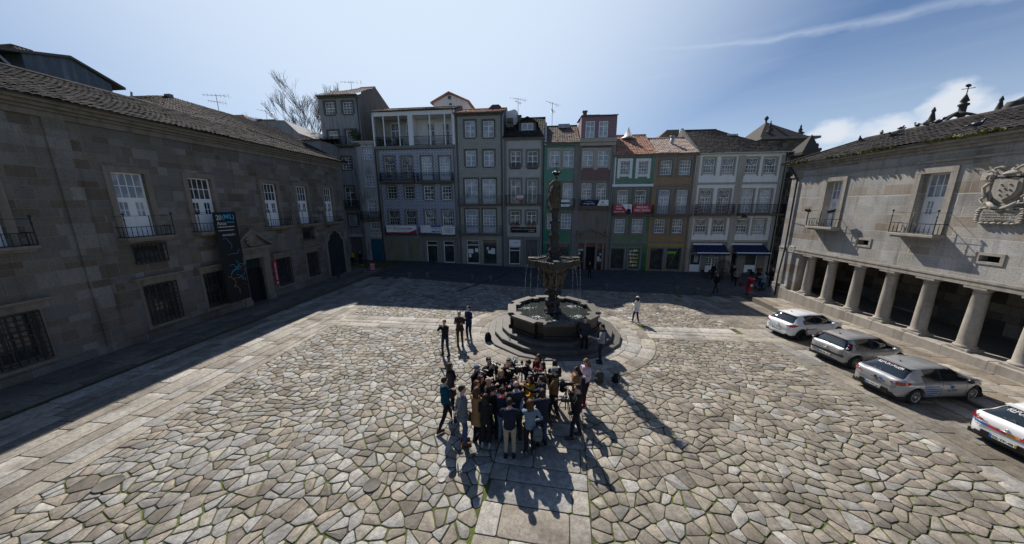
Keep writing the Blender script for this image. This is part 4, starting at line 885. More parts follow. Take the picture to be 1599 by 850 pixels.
for s_ in (-1,1):
    mb.tube([(ac+s_*.08,-.12,zc+.76),(ac+s_*.3,-.17,zc+.88),(ac+s_*.46,-.14,zc+.84),(ac+s_*.52,-.1,zc+.66)],[.035,.05,.045,.03],8)
    for k in range(4): mb.tube([(ac+s_*(.5-.02*k),-.1,zc+.62-k*.1),(ac+s_*(.56),-.14,zc+.57-k*.1)],[.03,.02],6)
zp=6.12
mb.box(ac-.55,ac+.55,-.12,.01,zp-.22,zp+.22)
for k in range(26):
    t=k/26*2*pi; x=ac+.62*max(-1,min(1,1.25*cos(t))); z=zp+.3*max(-1,min(1,1.3*sin(t))); mb.ell((x,-.09,z),(.075+.03*(k % 2),.07,.05),8,6)
for i,ln_ in enumerate(('ESTE SVMPTVOSO','EDIFICIO MANDOV','REEDIFICAR O','ARCEBISPO')): text(mb,ln_,ac-.46,ac+.46,zp+.1-i*.1,zp+.16-i*.1,-.125,1)
mb.build('coat_of_arms',[M['arcade_trim'],M['granite_dark']],arc)
mb=MB(); ez=EVR-.1; ri=4.2; rz_=EVR+1.5
tile_roof(mb,(-.55,-.5,ez),(LEN,-.5,ez),(LEN,ri,rz_),(HX,ri,rz_),.25); tile_roof(mb,(-.55,9,ez),(-.55,-.5,ez),(HX,ri,rz_),(HX,ri+.1,rz_),.25); mb.poly([(-.55,9,ez),(HX,ri,rz_),(LEN,ri,rz_),(LEN,9,ez)])
mb.tube([(HX,ri,rz_+.02),(LEN,ri,rz_+.02)],.11,8); mb.tube([(HX,ri,rz_),(-.55,-.5,ez+.05)],.1,8); mb.build('roof',M['roof_dark'],arc)
mb=MB(); mb.box(-.45,LEN,-.42,.4,ez-.06,ez-.012); mb.build('eave',M['wood'],arc)
mb=MB(); random.seed(11)
for k in range(900):
    x=random.uniform(-.5,LEN*.8); q=noise.noise(Vector((x*.6,0,0)));
    if q < -.15: continue
    a=random.uniform(0,2*pi); r_=random.uniform(.015,.06)*(1.2+q); z=ez+random.uniform(-.04,.07); y=-.52+random.uniform(-.05,.12)
    mb.M=Matrix.Translation((x,y,z)) @ Matrix.Rotation(a,4,'Z') @ Matrix.Rotation(random.uniform(-1,1),4,'X'); mb.poly([(-r_,0,-r_),(r_,0,-r_*.6),(r_*.7,0,r_),(-r_*.5,0,r_*.9)])
mb.M=None; tag(mb.build('roof_moss',M['moss'],arc),kind='stuff')
mb=MB(); mb.tube([(.05,-.35,ez-.1),(.12,-.12,ez-.5),(.6,-.09,ez-1.1),(.6,-.09,LT+.2),(.5,-.16,1.5),(.5,-.16,-.2)],.055,8); mb.build('drainpipe',M['pipe_dark'],arc)
mb=MB(); mb.tube([(.7,-.04,5.35),(2.0,-.04,5.2),(cR[0]-.9,-.04,5.22)],.012,5); mb.build('wall_cable',M['pipe_dark'],arc)
# street name plate, two cameras
s_=FW.S(1236.5,389); z_=FW.Z(1236.5,389); mb=MB(); mb.bbox(s_-.24,s_+.24,-.05,.0,z_-.22,z_+.22,.005); text(mb,'LARGO',s_-.13,s_+.13,z_+.08,z_+.14,-.053,1); text(mb,'DO',s_-.04,s_+.04,z_-.03,z_+.02,-.053,1); text(mb,'PAÇO',s_-.11,s_+.11,z_-.15,z_-.08,-.053,1)
for a in (-.19,.19):
    for c_ in (-.17,.17): mb.ell((s_+a,-.052,z_+c_),(.025,.012,.025),8,5,1)
o=mb.build('street_name_plate',[M['offwhite'],M['iron']]); o.location=FW.pt(0,0,0); o.rotation_euler=(0,0,FW.rot); tag(o,'small white street name plate on the corner of the arcaded building','sign')
for (x,lab,lk) in ((rdoor[0][0]-.45,'white-lensed security camera on the left end of the far balcony',-1),(rdoor[0][1]+.3,'security camera on the right end of the far balcony, over the arcade',1)):
    e=empty('security_camera',FW.pt(x,-.5,6.0),FW.rot,lab,'camera'); mb=MB(); mb.tube([(0,.02,-.72),(0,0,.1)],.02,6); mb.build('pole',M['iron'],e)
    mb=MB(); mb.M=Matrix.Rotation(-.25*lk,4,'Y'); mb.box(-.25,.1,-.07,.07,.1,.22); mb.box(-.28,.14,-.09,.09,.22,.24); mb.tube([(-.25,0,.16),(-.29,0,.16)],.045,10); mb.build('body',M['black'],e)
for i,(px,py) in enumerate(((1376,210.5),(1407,202),(1394,217.5),(1403,211),(1342,222.5),(1432,200),(1443,199),(1463,196.5),(1523,202.5))):
    dep=3.0 if py > 205 and px not in (1407,) else 4.2
    best=None
    for q in range(60):                                             # walk up the slope until the pixel meets the roof
        dd=-.4+q*4.6/59; s_,z_=FW.on(px,py,dd); zr=ez+(dd+.5)/(ri+.5)*(rz_-ez)
        if best is None or abs(z_-zr) < best[0]: best=(abs(z_-zr),s_,dd,zr)
    _,s_,dd,zr=best
    mb=MB(); mb.ell((0,0,.13),(.16,.085,.09),10,8); mb.cap_tube([(.1,0,.16),(.15,0,.22)],[.05,.035],8); mb.ell((.17,0,.26),(.05,.04,.042),8,7); mb.tube([(.21,0,.26),(.25,0,.25)],[.014,.004],6)
    mb.tube([(-.12,0,.13),(-.3,0,.09)],[.05,.02],6); mb.tube([(0,.03,.06),(0,.03,0)],.008,5); mb.tube([(0,-.03,.06),(0,-.03,0)],.008,5)
    o=mb.build('pigeon',M['pipe_dark'] if i % 3 else M['granite']); o.location=FW.pt(s_,dd,zr+.08); o.rotation_euler=(0,0,random.uniform(0,6)); o.scale=(1.1,)*3
    tag(o,['second pigeon along the ridge from its far end','third pigeon along the ridge from its far end','pale pigeon sitting low on the tiles below the third ridge pigeon','dark pigeon just below the ridge, beside the pale one','first pigeon at the far end of the ridge, alone','pigeon on the ridge to the left of the small pinnacle','pigeon right beside the small pinnacle on the ridge','pigeon at the left foot of the curved stone ribs','pigeon alone on the near slope, right of the stone spire'][i],'pigeon','pigeons on the arcade roof')
# ------------------------------------------------------------------ the row of houses across the far side
ROW=Fr((-16.7,40.0),(46.2,-5.2)); GB=-1.6
def house(name,label,x0,x1,top,mat,trim='granite',body=9.0,pil=.3,base_mat=None,base_z=None):
    """x0, x1: side edges (photo px at mid height); top = (x, y) of the eave; returns thing, frame, width, eave height"""
    R_=ROW if x0 > 500 else Fr(ROW.pt(0,.4).xy,ROW.d); s0,s1=(ROW.S(x0),ROW.S(x1)) if x0 > 500 else (R_.S(496,151),R_.S(559,151)); F=R_.sub(s0); W=s1-s0; z=F.Z(*top)
    e=frame_empty(F,name,label,'house'); return e,F,W,z
def shell(e,F,W,z,holes,mat,trim='granite',pil=.3,base=None,bz=GB,courses=(),body=9.0,side='gable_wall'):
    hs=[F.rect(*h) if len(h) == 4 and max(h) > 60 else h for h in holes]
    up=[h for h in hs]; mb=MB()
    wall_holes(mb,0,W,bz,z,up,0,1,.3)
    if base: wall_holes(mb,0,W,GB,bz,up,2,1,.3)
    mb.box(0.0,W,.3,body,GB,z-.01,3); mb.poly([(0,0,GB),(0,0,z),(0,.3,z),(0,.3,GB)],3); mb.poly([(W,0,GB),(W,.3,GB),(W,.3,z),(W,0,z)],3)
    mb.build('wall',[M[mat],M[trim],M[base or mat],M[side]],e)
    mb=MB()
    if pil: mb.box(0.002,pil,-.06,.01,GB,z-.3); mb.box(W-pil,W-.002,-.06,.01,GB,z-.3)
    for c_ in courses: mb.box(.003,W-.003,-.085,.01,c_-.11,c_+.11)
    if mb.v: mb.build('stone_trim',M[trim],e)
    return hs
def cornice(e,W,z,mat='granite',over=.35,x0=0.0):
    mb=MB(); mb.box(x0-.0,W,-.16,.01,z-.3,z-.14); mb.box(x0-.0,W,-over,.01,z-.137,z-.01); mb.build('cornice',M[mat],e)
def roof(e,F,W,z,ridge,mat='roof_mid',dep=4.6,over=.45,hl=0.0,hr=0.0,body=9.0,per=.26,xo=.03):
    zr=F.Z(*ridge,dep); mb=MB(); a,b_=-xo,W+xo
    tile_roof(mb,(a,-over,z),(b_,-over,z),(b_-hr,dep,zr),(a+hl,dep,zr),per)
    if hr: tile_roof(mb,(b_,-over,z),(b_,body,z),(b_-hr,dep+.05,zr),(b_-hr,dep,zr),per)
    mb.poly([(a,body+.2,z),(a+hl,dep,zr),(b_-hr,dep,zr),(b_,body+.2,z)]); mb.tube([(a+hl,dep,zr+.03),(b_-hr,dep,zr+.03)],.1,8)
    if not hl: mb.poly([(a+.02,0,z-.02),(a+.02,dep,zr-.02),(a+.02,body,z-.02)],1)
    if not hr: mb.poly([(b_-.02,0,z-.02),(b_-.02,body,z-.02),(b_-.02,dep,zr-.02)],1)
    return mb.build('roof',[M[mat],M['gable_wall']],e),zr
def pipe(e,x,z0,z1,mat='pipe',y=-.12): mb=MB(); mb.tube([(x+.1,y+.1,z1+.1),(x,y,z1-.2),(x,y,z0)],.055,8); mb.build('drainpipe',M[mat],e)
def bal(e,F,x0,x1,yf,**k): s0,s1=F.S(x0,yf),F.S(x1,yf); return balcony(e,s0,s1,F.Z((x0+x1)/2,yf),**k)
def sign(name,F,r,words,label,board='white',cols=('red_sign',),y=-.12,cat='sign',th=.05,group=None,extra=None):
    x0,x1,z0,z1=F.rect(*r,-abs(y)) if len(r) == 4 and max(r) > 60 else r
    mb=MB(); mb.box(x0,x1,y-th,y,z0,z1); w,h=x1-x0,z1-z0
    if extra: extra(mb,x0,z0,w,h,y-th)
    for (t,a,b_,c_,d,k) in words: text(mb,t,x0+a*w,x0+b_*w,z0+c_*h,z0+d*h,y-th-.006,k,.01)
    o=mb.build(name,[M[board]]+[M[c] for c in cols]); o.location=F.pt(0,0,0); o.rotation_euler=(0,0,F.rot); return tag(o,label,cat,group)
def shopfront(e,F,r,style='shop',pane='glass_shop',fr='white',**k): return window(e,F.rect(*r),style,pane,.16,fr=fr,name=k.pop('name','door'),fw=.09,**k)

# 1 grey house, far left, taller than its neighbours
e,F,W,z=house('tenement_house','tall grey plastered house at the left end of the far row, blank cement gable',492,561,(525,149.5),'grey_wall')
wl=[(507.5,523,159.5,179),(535,551,158.8,178),(513,529,204.5,226.5),(540.5,556,203.5,225.5),(505,520,246.5,265),(533.6,549,246,265),(539,554,292,323),(544.5,558.5,335.5,353)]
sh=F.rect(541.5,566,370.5,411); sh=(sh[0],min(sh[1],W-.25),GB,sh[3])
hs=shell(e,F,W,z,wl+[sh],'grey_wall','granite_dark',.0)
for i,h in enumerate(hs[:7]): window(e,h,'case' if i in (2,3,6) else 'sash3','glass_mid',surround='granite_dark',sw=.2)
window(e,hs[7],'blind','glass_cur',.05,fr='offwhite',surround='granite_dark',sw=.25)
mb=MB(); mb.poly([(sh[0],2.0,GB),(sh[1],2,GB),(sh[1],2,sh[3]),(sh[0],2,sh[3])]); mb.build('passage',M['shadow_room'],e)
mb=MB(); mb.box(sh[0]-.25,W+.02,-.14,.01,sh[3]+.05,sh[3]+.42); mb.box(W-.2,W+.05,-.16,.01,GB,sh[3]+.04); mb.build('shop_fascia',M['offwhite'],e)
balcony(e,0,W-.1,F.Z(526,228),h=.95,dep=.7); bal(e,F,533,562,325,h=.95,dep=.6,style='scroll')
cornice(e,W,z,'granite_dark'); roof(e,F,W,z,(560,138),'roof_pale',4.2,hl=3.2)
pipe(e,W-.15,GB,z-.3,'pipe_dark')
mb=MB(); mb.ell((W-.6,-.5,F.Z(552,212)),(.5,.35,.45),9,7)
for k in range(260):
    d=Vector((random.gauss(0,1),random.gauss(0,1),random.gauss(0,1))).normalized()*random.uniform(.3,.75); c_=Vector((W-.55,-.55,F.Z(552,212)))+d; r_=.07
    mb.poly([c_+Vector((-r_,0,-r_)),c_+Vector((r_,.03,0)),c_+Vector((0,0,r_))])
mb.build('potted_shrub',M['leaf'],e)
# 2 narrow peeling house
e,F,W,z=house('narrow_house','very narrow house with peeling white paint and blue boarded shop, squeezed between two wider houses',561,593,(571,221),'peeling')
wl=[(566.5,580.5,230,249),(570,585.5,274,292),(574,588.5,312,336),(578.5,592.5,348,358)]; sh=F.rect(580.5,599.5,373.5,410); sh=(sh[0],W-.3,GB+.2,sh[3])
hs=shell(e,F,W,z,wl+[sh],'peeling','granite',.22)
for h in hs[:4]: window(e,h,'sash3','glass_cur' if h is not hs[3] else 'glass_dark',surround='offwhite',sw=.12)
mb=MB(); mb.box(sh[0],sh[1],.05,.1,sh[2],sh[3]); mb.build('shutter',M['blue_paint'],e)
bal(e,F,566.5,598,343,h=1.0,dep=.6,style='scroll'); cornice(e,W,z,'offwhite',.3)
mb=MB(); mb.box(-.02,W+.02,-.35,5,z,z+.08); mb.build('roof',M['granite_dark'],e); pipe(e,.12,GB,z,'iron_light'); pipe(e,W-.1,GB,z,'pipe_dark')
sign('shop_sign',F,(579.5,596,362.5,370.5),[('CASA DE PASTO',.1,.9,.55,.8,1),('BAR',.4,.6,.15,.4,1)],'faded cream shop board over the blue shutter of the narrow house','offwhite',('granite_dark',))
# 3 blue tiled double house with loggia
e,F,W,z=house('tiled_house','wide blue and white tiled house with an open loggia under the roof',593,714,(650,173.5),'tile_blue')
lz0,lz1=F.Z(650,228),F.Z(650,181); sm_=F.S(649)
fr3=[(600.5,617,244.5,279),(627.5,644,244.5,279),(658.3,675.3,244.3,282),(686.3,703.3,244.3,282)]
fl2=[(604.8,619.3,290.5,311),(632,646.5,290.5,311),(662,677.3,290.2,312.5),(690,705,290.2,312.5)]
fl1=[(607.3,623.3,329,352),(634.3,650,329,352),(664,680,329,353),(691,707,329,353)]
shp=[(611.5,627,377,409),(638,654,377,409),(666.6,683.4,376.5,410.5),(692.8,709.5,376.5,410.5)]
lg=[(.5,sm_-.25,lz0,lz1),(sm_+.25,W-.35,lz0,lz1)]
shr=[F.rect(*q) for q in shp]
hs=shell(e,F,W,z,fr3+fl2+fl1+[(q[0],q[1],q[2],q[3]) for q in shr],'tile_blue','granite',.34,'granite',F.Z(650,371),courses=(F.Z(650,286),F.Z(650,367)))
# loggia: cut open by covering the wall's upper band with a recessed room
for ch in kids(e):
    if ch.name.startswith('wall'): bpy.data.objects.remove(ch)
mb=MB(); wall_holes(mb,0,W,F.Z(650,371),lz0-.35,hs,0,1,.3); wall_holes(mb,0,W,GB,F.Z(650,371),hs,2,1,.3); mb.box(0,W,.3,9,GB,lz0-.35,3); mb.box(0,W,1.9,9,lz0-.35,z-.02,3); mb.poly([(0,0,GB),(0,0,lz0),(0,.3,lz0),(0,.3,GB)],3); mb.poly([(W,0,GB),(W,.3,GB),(W,.3,lz0),(W,0,lz0)],3)
mb.box(0,W,-.35,1.9,lz0-.34,lz0,1); mb.build('wall',[M['tile_blue'],M['granite'],M['granite'],M['gable_wall']],e)
mb=MB(); mb.box(0.2,sm_-.01,1.86,1.899,lz0,lz1+.1); mb.box(0.02,.2,0.0,1.89,lz0,lz1+.1); mb.build('loggia_wall',M['tile_pale'],e)
mb=MB(); mb.box(sm_+.01,W-.2,1.86,1.899,lz0,lz1+.1); mb.box(W-.2,W-.02,0,1.89,lz0,lz1+.1); mb.box(sm_-.1,sm_,0,1.87,lz0,lz1+.1); mb.build('loggia_wall',M['white_wall'],e)
mb=MB()
for x in (.1,1.35,sm_-1.4,sm_-.25,sm_+.25,sm_+2.35,W-1.1,W-.2): mb.box(x-.06,x+.06,-.26,-.14,lz0,lz1)
mb.box(0,sm_-.1,-.3,-.1,lz1,lz1+.12); mb.box(sm_+.1,W,-.3,-.1,lz1,lz1+.12); mb.box(sm_-.22,sm_+.22,-.32,.0,lz0,z-.05); mb.box(0,W,-.3,1.9,lz1+.12,z-.06); mb.box(-.03,.16,-.3,.0,lz0,z-.06); mb.box(W-.18,W+.03,-.3,.0,lz0,z-.06); mb.build('loggia_posts',M['white_wall'],e)
for q,pn in (((611,625,193,228),'glass_dark'),((635,647,193,228),'glass_dark'),((667.5,679.5,193,225),'glass_mid'),((691,702.5,193,225),'glass_mid')):
    r=F.rect(*q,1.8); window(e,(r[0],r[1],lz0+.02,min(r[3],lz1-.2)),'case',pn,1.79,fr='white_wall',surround=None,name='loggia_door')
mb=MB()
for (a,b_) in ((.1,sm_-.25),(sm_+.25,W-.2)):
    mb.tube([(a,-.24,lz0+1.0),(b_,-.24,lz0+1.0)],.03,5); mb.tube([(a,-.24,lz0+.1),(b_,-.24,lz0+.1)],.02,5); x=a
    while x < b_: mb.box(x-.012,x+.012,-.252,-.228,lz0,lz0+1.0); mb.tube([(x,-.24,lz0+.3),(x+.08,-.24,lz0+.55),(x,-.24,lz0+.8)],.01,4); x += .14
mb.build('loggia_railing',M['iron'],e)
mb=MB()
for (cx_,w_) in ((1.1,.8),(sm_-1.7,.35)):
    for k in range(220):
        c_=Vector((cx_+random.uniform(-w_,w_),random.uniform(-.1,.4),lz0+random.uniform(.1,.95))); r_=.08; mb.poly([c_+Vector((-r_,0,-r_)),c_+Vector((r_,.03,0)),c_+Vector((0,0,r_))])
tag(mb.build('balcony_plants',M['leaf'],e),kind='stuff')
for i,h in enumerate(hs[:4]): window(e,h,'fandoor','glass_mid' if i < 2 else 'glass_cur',surround='granite',sw=.16,panel=.18 if i > 1 else 0,fr='offwhite' if i < 2 else 'white')
for i,h in enumerate(hs[4:8]): window(e,h,'sash3','glass_dark' if i < 2 else 'glass_mid',surround='granite',sw=.16,fr='offwhite' if i < 2 else 'white')
for i,h in enumerate(hs[8:12]): window(e,h,'fan','glass_dark' if i < 2 else 'glass_mid',surround='granite',sw=.16,fr='offwhite' if i < 2 else 'white')
for i,h in enumerate(hs[12:]):
    if i < 2: mb=MB(); mb.box(h[0],h[1],.08,.12,h[2],h[3]); mb.box(h[0]+.06,h[0]+.4,.07,.08,h[2]+1,h[2]+1.5); mb.build('boarded_door',M['wood'],e)
    else: window(e,h,'shop','glass_shop',.16,name='door',fw=.09)
bal(e,F,596.5,649,283.5,h=1.0,dep=.6,style='scroll'); bal(e,F,653.5,709,284,h=1.0,dep=.6,style='scroll'); bal(e,F,604,651,366,h=.9,dep=.5); bal(e,F,656.5,712,367,h=.9,dep=.5)
roof(e,F,W,z,(650,169.5),'roof_mid',3.5,over=.6); pipe(e,W-.1,GB,z,'pipe'); pipe(e,.1,GB,z,'iron_light')
def red_edge(mb,x0,z0,w,h,y): mb.box(x0+.0,x0+w,y-.004,y,z0,z0+.14*h,1); mb.prism([(x0+.75*w,z0+.14*h),(x0+w,z0+.14*h),(x0+w,z0+.5*h)],y-.004,y,1)
sign('shop_banner',F,(603.8,650.5,352.3,364.5),[('TC',.22,.42,.42,.78,1),('DRJOMA',.43,.88,.42,.72,1),('rent a car',.04,.2,.6,.76,1),('gestão imobiliária',.36,.7,.24,.33,2)],'white and red estate agent banner on the left half of the blue tiled house','white',('red_sign','black'),y=-.56,cat='banner',extra=red_edge)
sign('shop_banner',F,(657,673,352,363.5),[('grupo dst',.1,.4,.72,.84,1)],'plain white banner beside the coloured poster on the blue tiled house','white_wall',('granite',),y=-.56,cat='banner')
def bands(mb,x0,z0,w,h,y): mb.box(x0,x0+w,y-.004,y,z0+.78*h,z0+h,1); mb.box(x0+.05*w,x0+.5*w,y-.004,y,z0+.08*h,z0+.24*h,1); mb.box(x0+.55*w,x0+.95*w,y-.004,y,z0+.08*h,z0+.24*h,3); mb.box(x0,x0+w,y-.004,y,z0+.7*h,z0+.78*h,2)
sign('shop_banner',F,(673.3,688.5,352,364),[('VENDE-SE',.08,.92,.5,.66,1),('253 270 170',.08,.92,.3,.44,1)],'small white poster with blue, orange and yellow bands on the blue tiled house','white',('sign_blue','orange','yellow'),y=-.56,cat='poster',extra=bands)
sign('shop_banner',F,(689.6,710.5,353.5,366.5),[('ASSOCIAÇÃO',.22,.9,.66,.8,1),('COMERCIAL',.2,.9,.46,.58,1),('DE BRAGA',.3,.8,.24,.38,1)],'grey lettered board at the right end of the blue tiled house','white_wall',('granite_dark',),y=-.56,cat='sign')
# white gabled attic house standing behind it
g=ROW.sub(ROW.S(677)); gx0,gx1=g.on(677,160,9)[0],g.on(730,160,9)[0]; zg=g.Z(700,160,9); za=g.Z(702,146,9)
e=frame_empty(g,'gabled_attic_house','white gabled house with dark red eaves peeping over the blue tiled house','house'); mb=MB(); xm=(gx0+gx1)/2-.1
mb.prism([(gx0,5),(gx1,5),(gx1,zg),(xm,za-.1),(gx0,zg)],9,16); w1=mb.build('wall',M['white_wall'],e)
mb=MB(); 
for (xa,xb) in ((gx0-.35,xm),(gx1+.35,xm)):
    zb=zg-.14; P_=[(xa,zb-.02),(xm,za-.02),(xm,za+.16),(xa,zb+.16)]; mb.prism(P_ if xa < xm else P_[::-1],8.6,16.3)
mb.build('roof',M['roof_red'],e); mb=MB(); mb.box(xm-.18,xm+.18,8.8,9.2,za-.75,za-.35); mb.build('finial',M['granite_dark'],e)
window(e,(g.on(700.5,163,9)[0],g.on(707,163,9)[0],g.Z(704,166,9),g.Z(704,160.5,9)),'blind','glass_mid',8.9)
# 4 grey ring-tiled house
e,F,W,z=house('tiled_house','four storey house with grey ring patterned tiles and tall white windows',714,786.6,(750,176.5),'tile_grey')
f4=[(725.5,742.3,188.5,215),(754.3,771.2,188.5,215)]; f3=[(727,743.5,235,260.3),(755.2,771.8,235,260.3)]; f2=[(725.9,746.5,279.6,318.5),(753.4,774.2,279.6,318.5)]; f1=[(727.2,747.3,327,364),(754.2,774.3,327,364)]; sp_=[(728.7,748.5,375.5,412),(755.3,775.3,375,412)]
hs=shell(e,F,W,z,f4+f3+f2+f1+sp_,'tile_grey','granite_dark',.3)
for i,h in enumerate(hs[:8]): window(e,h,'case' if i < 6 else 'lattice','glass_cur',surround='granite_dark',sw=.17,panel=.2 if i > 3 else 0,fw=.09)
window(e,hs[8],'shop','glass_shop',.16,name='door',fw=.1); window(e,hs[9],'shop','glass_shop',.16,fr='granite_dark',name='door',fw=.05)
for (x0,x1,yf) in ((717.5,783,318.8),(718.2,783,365)): bal(e,F,x0,x1,yf,h=1.0,dep=.5,mat='iron_light',style='scroll')
mb=MB()
for i,(a,b_,c_,d) in enumerate(((731,739,389,396),(732,736,397,402),(742,747,388,394),(760,763,386,390),(762,767,391,396),(767,773,388,397))): r=F.rect(a,b_,c_,d,.1); mb=MB(); mb.box(r[0],r[1],.13,.14,r[2],r[3]); mb.build('posted_notice',M['white_wall'],e)
cornice(e,W,z,'granite_dark'); roof(e,F,W,z,(740,171.5),'roof_red',3.6)
pipe(e,.05,GB,z,'pipe'); pipe(e,W-.02,GB,z-.3,'pipe')
mb=MB(); r=F.rect(762.5,782.5,163.5,173,3); mb.prism([(r[0],r[2]-.5),(r[1],r[2]-.5),(r[1],r[3]-.25),(r[1]-.3,r[3]),(r[0]+.5,r[3]),(r[0],r[3]-.4)],3,4.2); mb.build('chimney',M['tile_red'],e)
mb=MB(); r=F.rect(789,807.5,171,196,2.6); mb.prism([(r[0]+.1,r[2]),(r[1],r[2]),(r[1],r[3]-.2),(r[1]-.3,r[3]),(r[0]+.1,r[3]-.25)],2.6,8); mb.build('party_wall',M['white_wall'],e)
mb=MB(); r=F.rect(791.5,801.5,186,200,.8); mb.box(*r[:2],.4,1.0,r[2],r[3]); mb.lathe([(.42,0),(.42,.03),(.1,.05)],((r[0]+r[1])/2,.4,(r[2]+r[3])/2)); mb.build('air_conditioner',M['granite_dark'],e)
# 5 dormer house
e,F,W,z=house('dormer_house','house with pale patterned tiles, dark roof and a dormer window',786.6,849,(818,215),'tile_pale')
f3=[(797.3,813,236,261.5),(823.8,839.5,236,261.5)]; f2=[(797.3,812.8,280.7,318),(823.3,839,280.7,318)]; f1=[(797,811.8,330.3,351),(822.3,837.5,330.3,351)]; sp_=[(795,812,386,413),(821.5,838.5,375,415)]
hs=shell(e,F,W,z,f3+f2+f1+sp_,'tile_pale','granite',.36,'granite',F.Z(818,371),courses=(F.Z(818,371),))
for i,h in enumerate(hs[:6]): window(e,h,'case','glass_mid',surround='granite',sw=.24)
window(e,hs[6],'shop','glass_shop',.16,name='door'); mb=MB(); h=hs[7]; mb.poly([(h[0],1,h[2]),(h[1],1,h[2]),(h[1],1,h[3]),(h[0],1,h[3])]); mb.build('doorway',M['shadow_room'],e)
for (x0,x1) in ((796.5,813.5),(823.3,840)): bal(e,F,x0,x1,261.5,h=.42,dep=.16,step=.08)
bal(e,F,790.5,845,318.5,h=1.0,dep=.55)
cornice(e,W,z,'granite'); rf,zr=roof(e,F,W,z,(845,184.5),'roof_dark',4.4)
# dormer
d=F.rect(814.5,832.5,193,203.8,.9); xm=(d[0]+d[1])/2; mb=MB(); mb.box(d[0]-.35,d[1]+.35,.9,3.4,d[2]-.25,d[3]+.15); dm=mb.build('dormer',M['granite_dark'],e)
zt=F.Z(823,182.5,.9); mb=MB()
for s_ in (-1,1): xa=xm+s_*1.25; P_=[(xa,d[3]-.1),(xm+s_*.6,d[3]+.3),(xm,zt-.12),(xm,zt),(xm+s_*.62,d[3]+.42),(xa,d[3]+.02)]; mb.prism(P_ if s_ < 0 else P_[::-1],.6,3.6)
mb.prism([(d[0]-.3,d[3]+.1),(d[1]+.3,d[3]+.1),(xm,zt-.14)],.88,3.4); mb.build('dormer_roof',M['roof_dark'],dm); w=window(e,d,'shop2','glass_cur',.8,fw=.06)
mb=MB(); r=F.rect(808,813.5,181,190,2); mb.box(*r[:2],2,2.5,r[2]-.6,r[3]); mb.box(r[0]-.06,r[1]+.06,1.94,2.56,r[3],r[3]+.08); mb.build('chimney',M['granite_dark'],e)
pipe(e,W-.05,GB,z-.3,'pipe_dark')
mb=MB()
for (a,b_) in ((797.5,811.5),(823,837)):
    s0,s1=F.S(a,352),F.S(b_,352); zz=F.Z(817,352.5); mb.box(s0,s1,-.26,-.06,zz-.12,zz+.05,1)
    for k in range(90): c_=Vector((random.uniform(s0,s1),random.uniform(-.3,-.05),zz+random.uniform(.02,.32))); mb.poly([c_+Vector((-.05,0,-.04)),c_+Vector((.05,.03,0)),c_+Vector((0,0,.06))],2 if k % 6 == 0 else 0)
mb.build('window_box',[M['leaf'],M['roof_red'],M['red']],e)
sign('shop_banner',F,(797.5,837.5,355,363.5),[('CONFEÇÃO CARVALHENSE',.05,.95,.5,.72,1),('R. CARDEAL',.7,.93,.18,.34,1)],'long black banner with white words under the geranium boxes of the dormer house','black_matt',('white',),cat='banner')
sign('shop_banner',F,(807,817.3,305.5,312.3),[('VENDE',.15,.85,.55,.8,1),('253 204',.15,.85,.1,.32,2)],'small white and orange for-sale card on the balcony of the dormer house','white',('red_sign','white'),y=-.56,extra=lambda mb,x0,z0,w,h,y: mb.box(x0,x0+w,y-.004,y,z0,z0+.42*h,1))
sign('shop_sign',F,(795,812.8,374.7,385.3),[('papelaria',.38,.9,.55,.7,1),('largo do paço',.38,.8,.3,.4,1)],'square white shop sign over the glass door of the dormer house','white_wall',('sign_blue',))
# 6 green glazed house
e,F,W,z=house('tiled_house','green tiled house behind the fountain statue, with stone bands between its windows',849,902,(880,223.5),'tile_green')
f4=[(858,874.3,235.2,260.5),(880.2,896.3,235.2,260.5)]; f3=[(857,872.8,286,322),(878.6,894.6,286,322)]; f1=[(854.6,870,334,357.8),(875.9,891.9,334,357.8)]; sp_=[(853,868,381,415),(871.5,888,381,415)]
hs=shell(e,F,W,z,f4+f3+f1+sp_,'tile_green','granite',.0)
for i,h in enumerate(hs[:6]): window(e,h,('case','case','lattice','lattice','sash3','sash3')[i],'glass_cur',surround='granite_light' if i < 2 else 'granite',sw=.26,ears=.35 if i < 2 else 0)
for h in hs[6:]: window(e,h,'shop','glass_shop',.16,fr='granite_dark',name='door')
mb=MB(); mb.box(W-.55,W+.28,-.1,.01,GB,z-.3); mb.box(.003,W-.56,-.07,.01,F.Z(875,379)-.15,F.Z(875,379)+.1); mb.build('stone_trim',M['granite'],e)
bal(e,F,854,897,324.3,h=1.0,dep=.55); cornice(e,W,z,'granite'); roof(e,F,W,z,(885,197.3),'roof_mid',4.2)
mb=MB(); zr=F.Z(885,197.3,4.2); mb.box(1.6,3.0,3.4,4.1,zr-.35,zr+.1); mb.build('skylight',M['glass_cur'],e)
mb=MB(); mb.prism([(-.05,z-.6),(.3,z-.6),(.3,z+2.2),(-.05,z+2.2)],0,.01)
mb.v=[]; mb.f=[]; mb.mi=[]; mb.sm=[]; mb.cols=[]
n=mb.addv([(x,y,q) for x in (-.03,.22) for (y,q) in ((-.3,z-.2),(-.3,z+.15),(4.3,zr+.55),(4.3,z-.2))]); mb.face([n,n+1,n+2,n+3]); mb.face([n+7,n+6,n+5,n+4]); mb.face([n,n+4,n+5,n+1]); mb.face([n+1,n+5,n+6,n+2]); mb.build('party_wall',M['white_wall'],e)
sign('shop_banner',F,(876,889,312,323),[('solar',.2,.7,.15,.3,1)],'white banner with a navy stripe on the balcony behind the fountain statue','white',('navy',),y=-.56,cat='banner',extra=lambda mb,x0,z0,w,h,y: mb.box(x0,x0+w,y-.004,y,z0+.38*h,z0+.62*h,1))
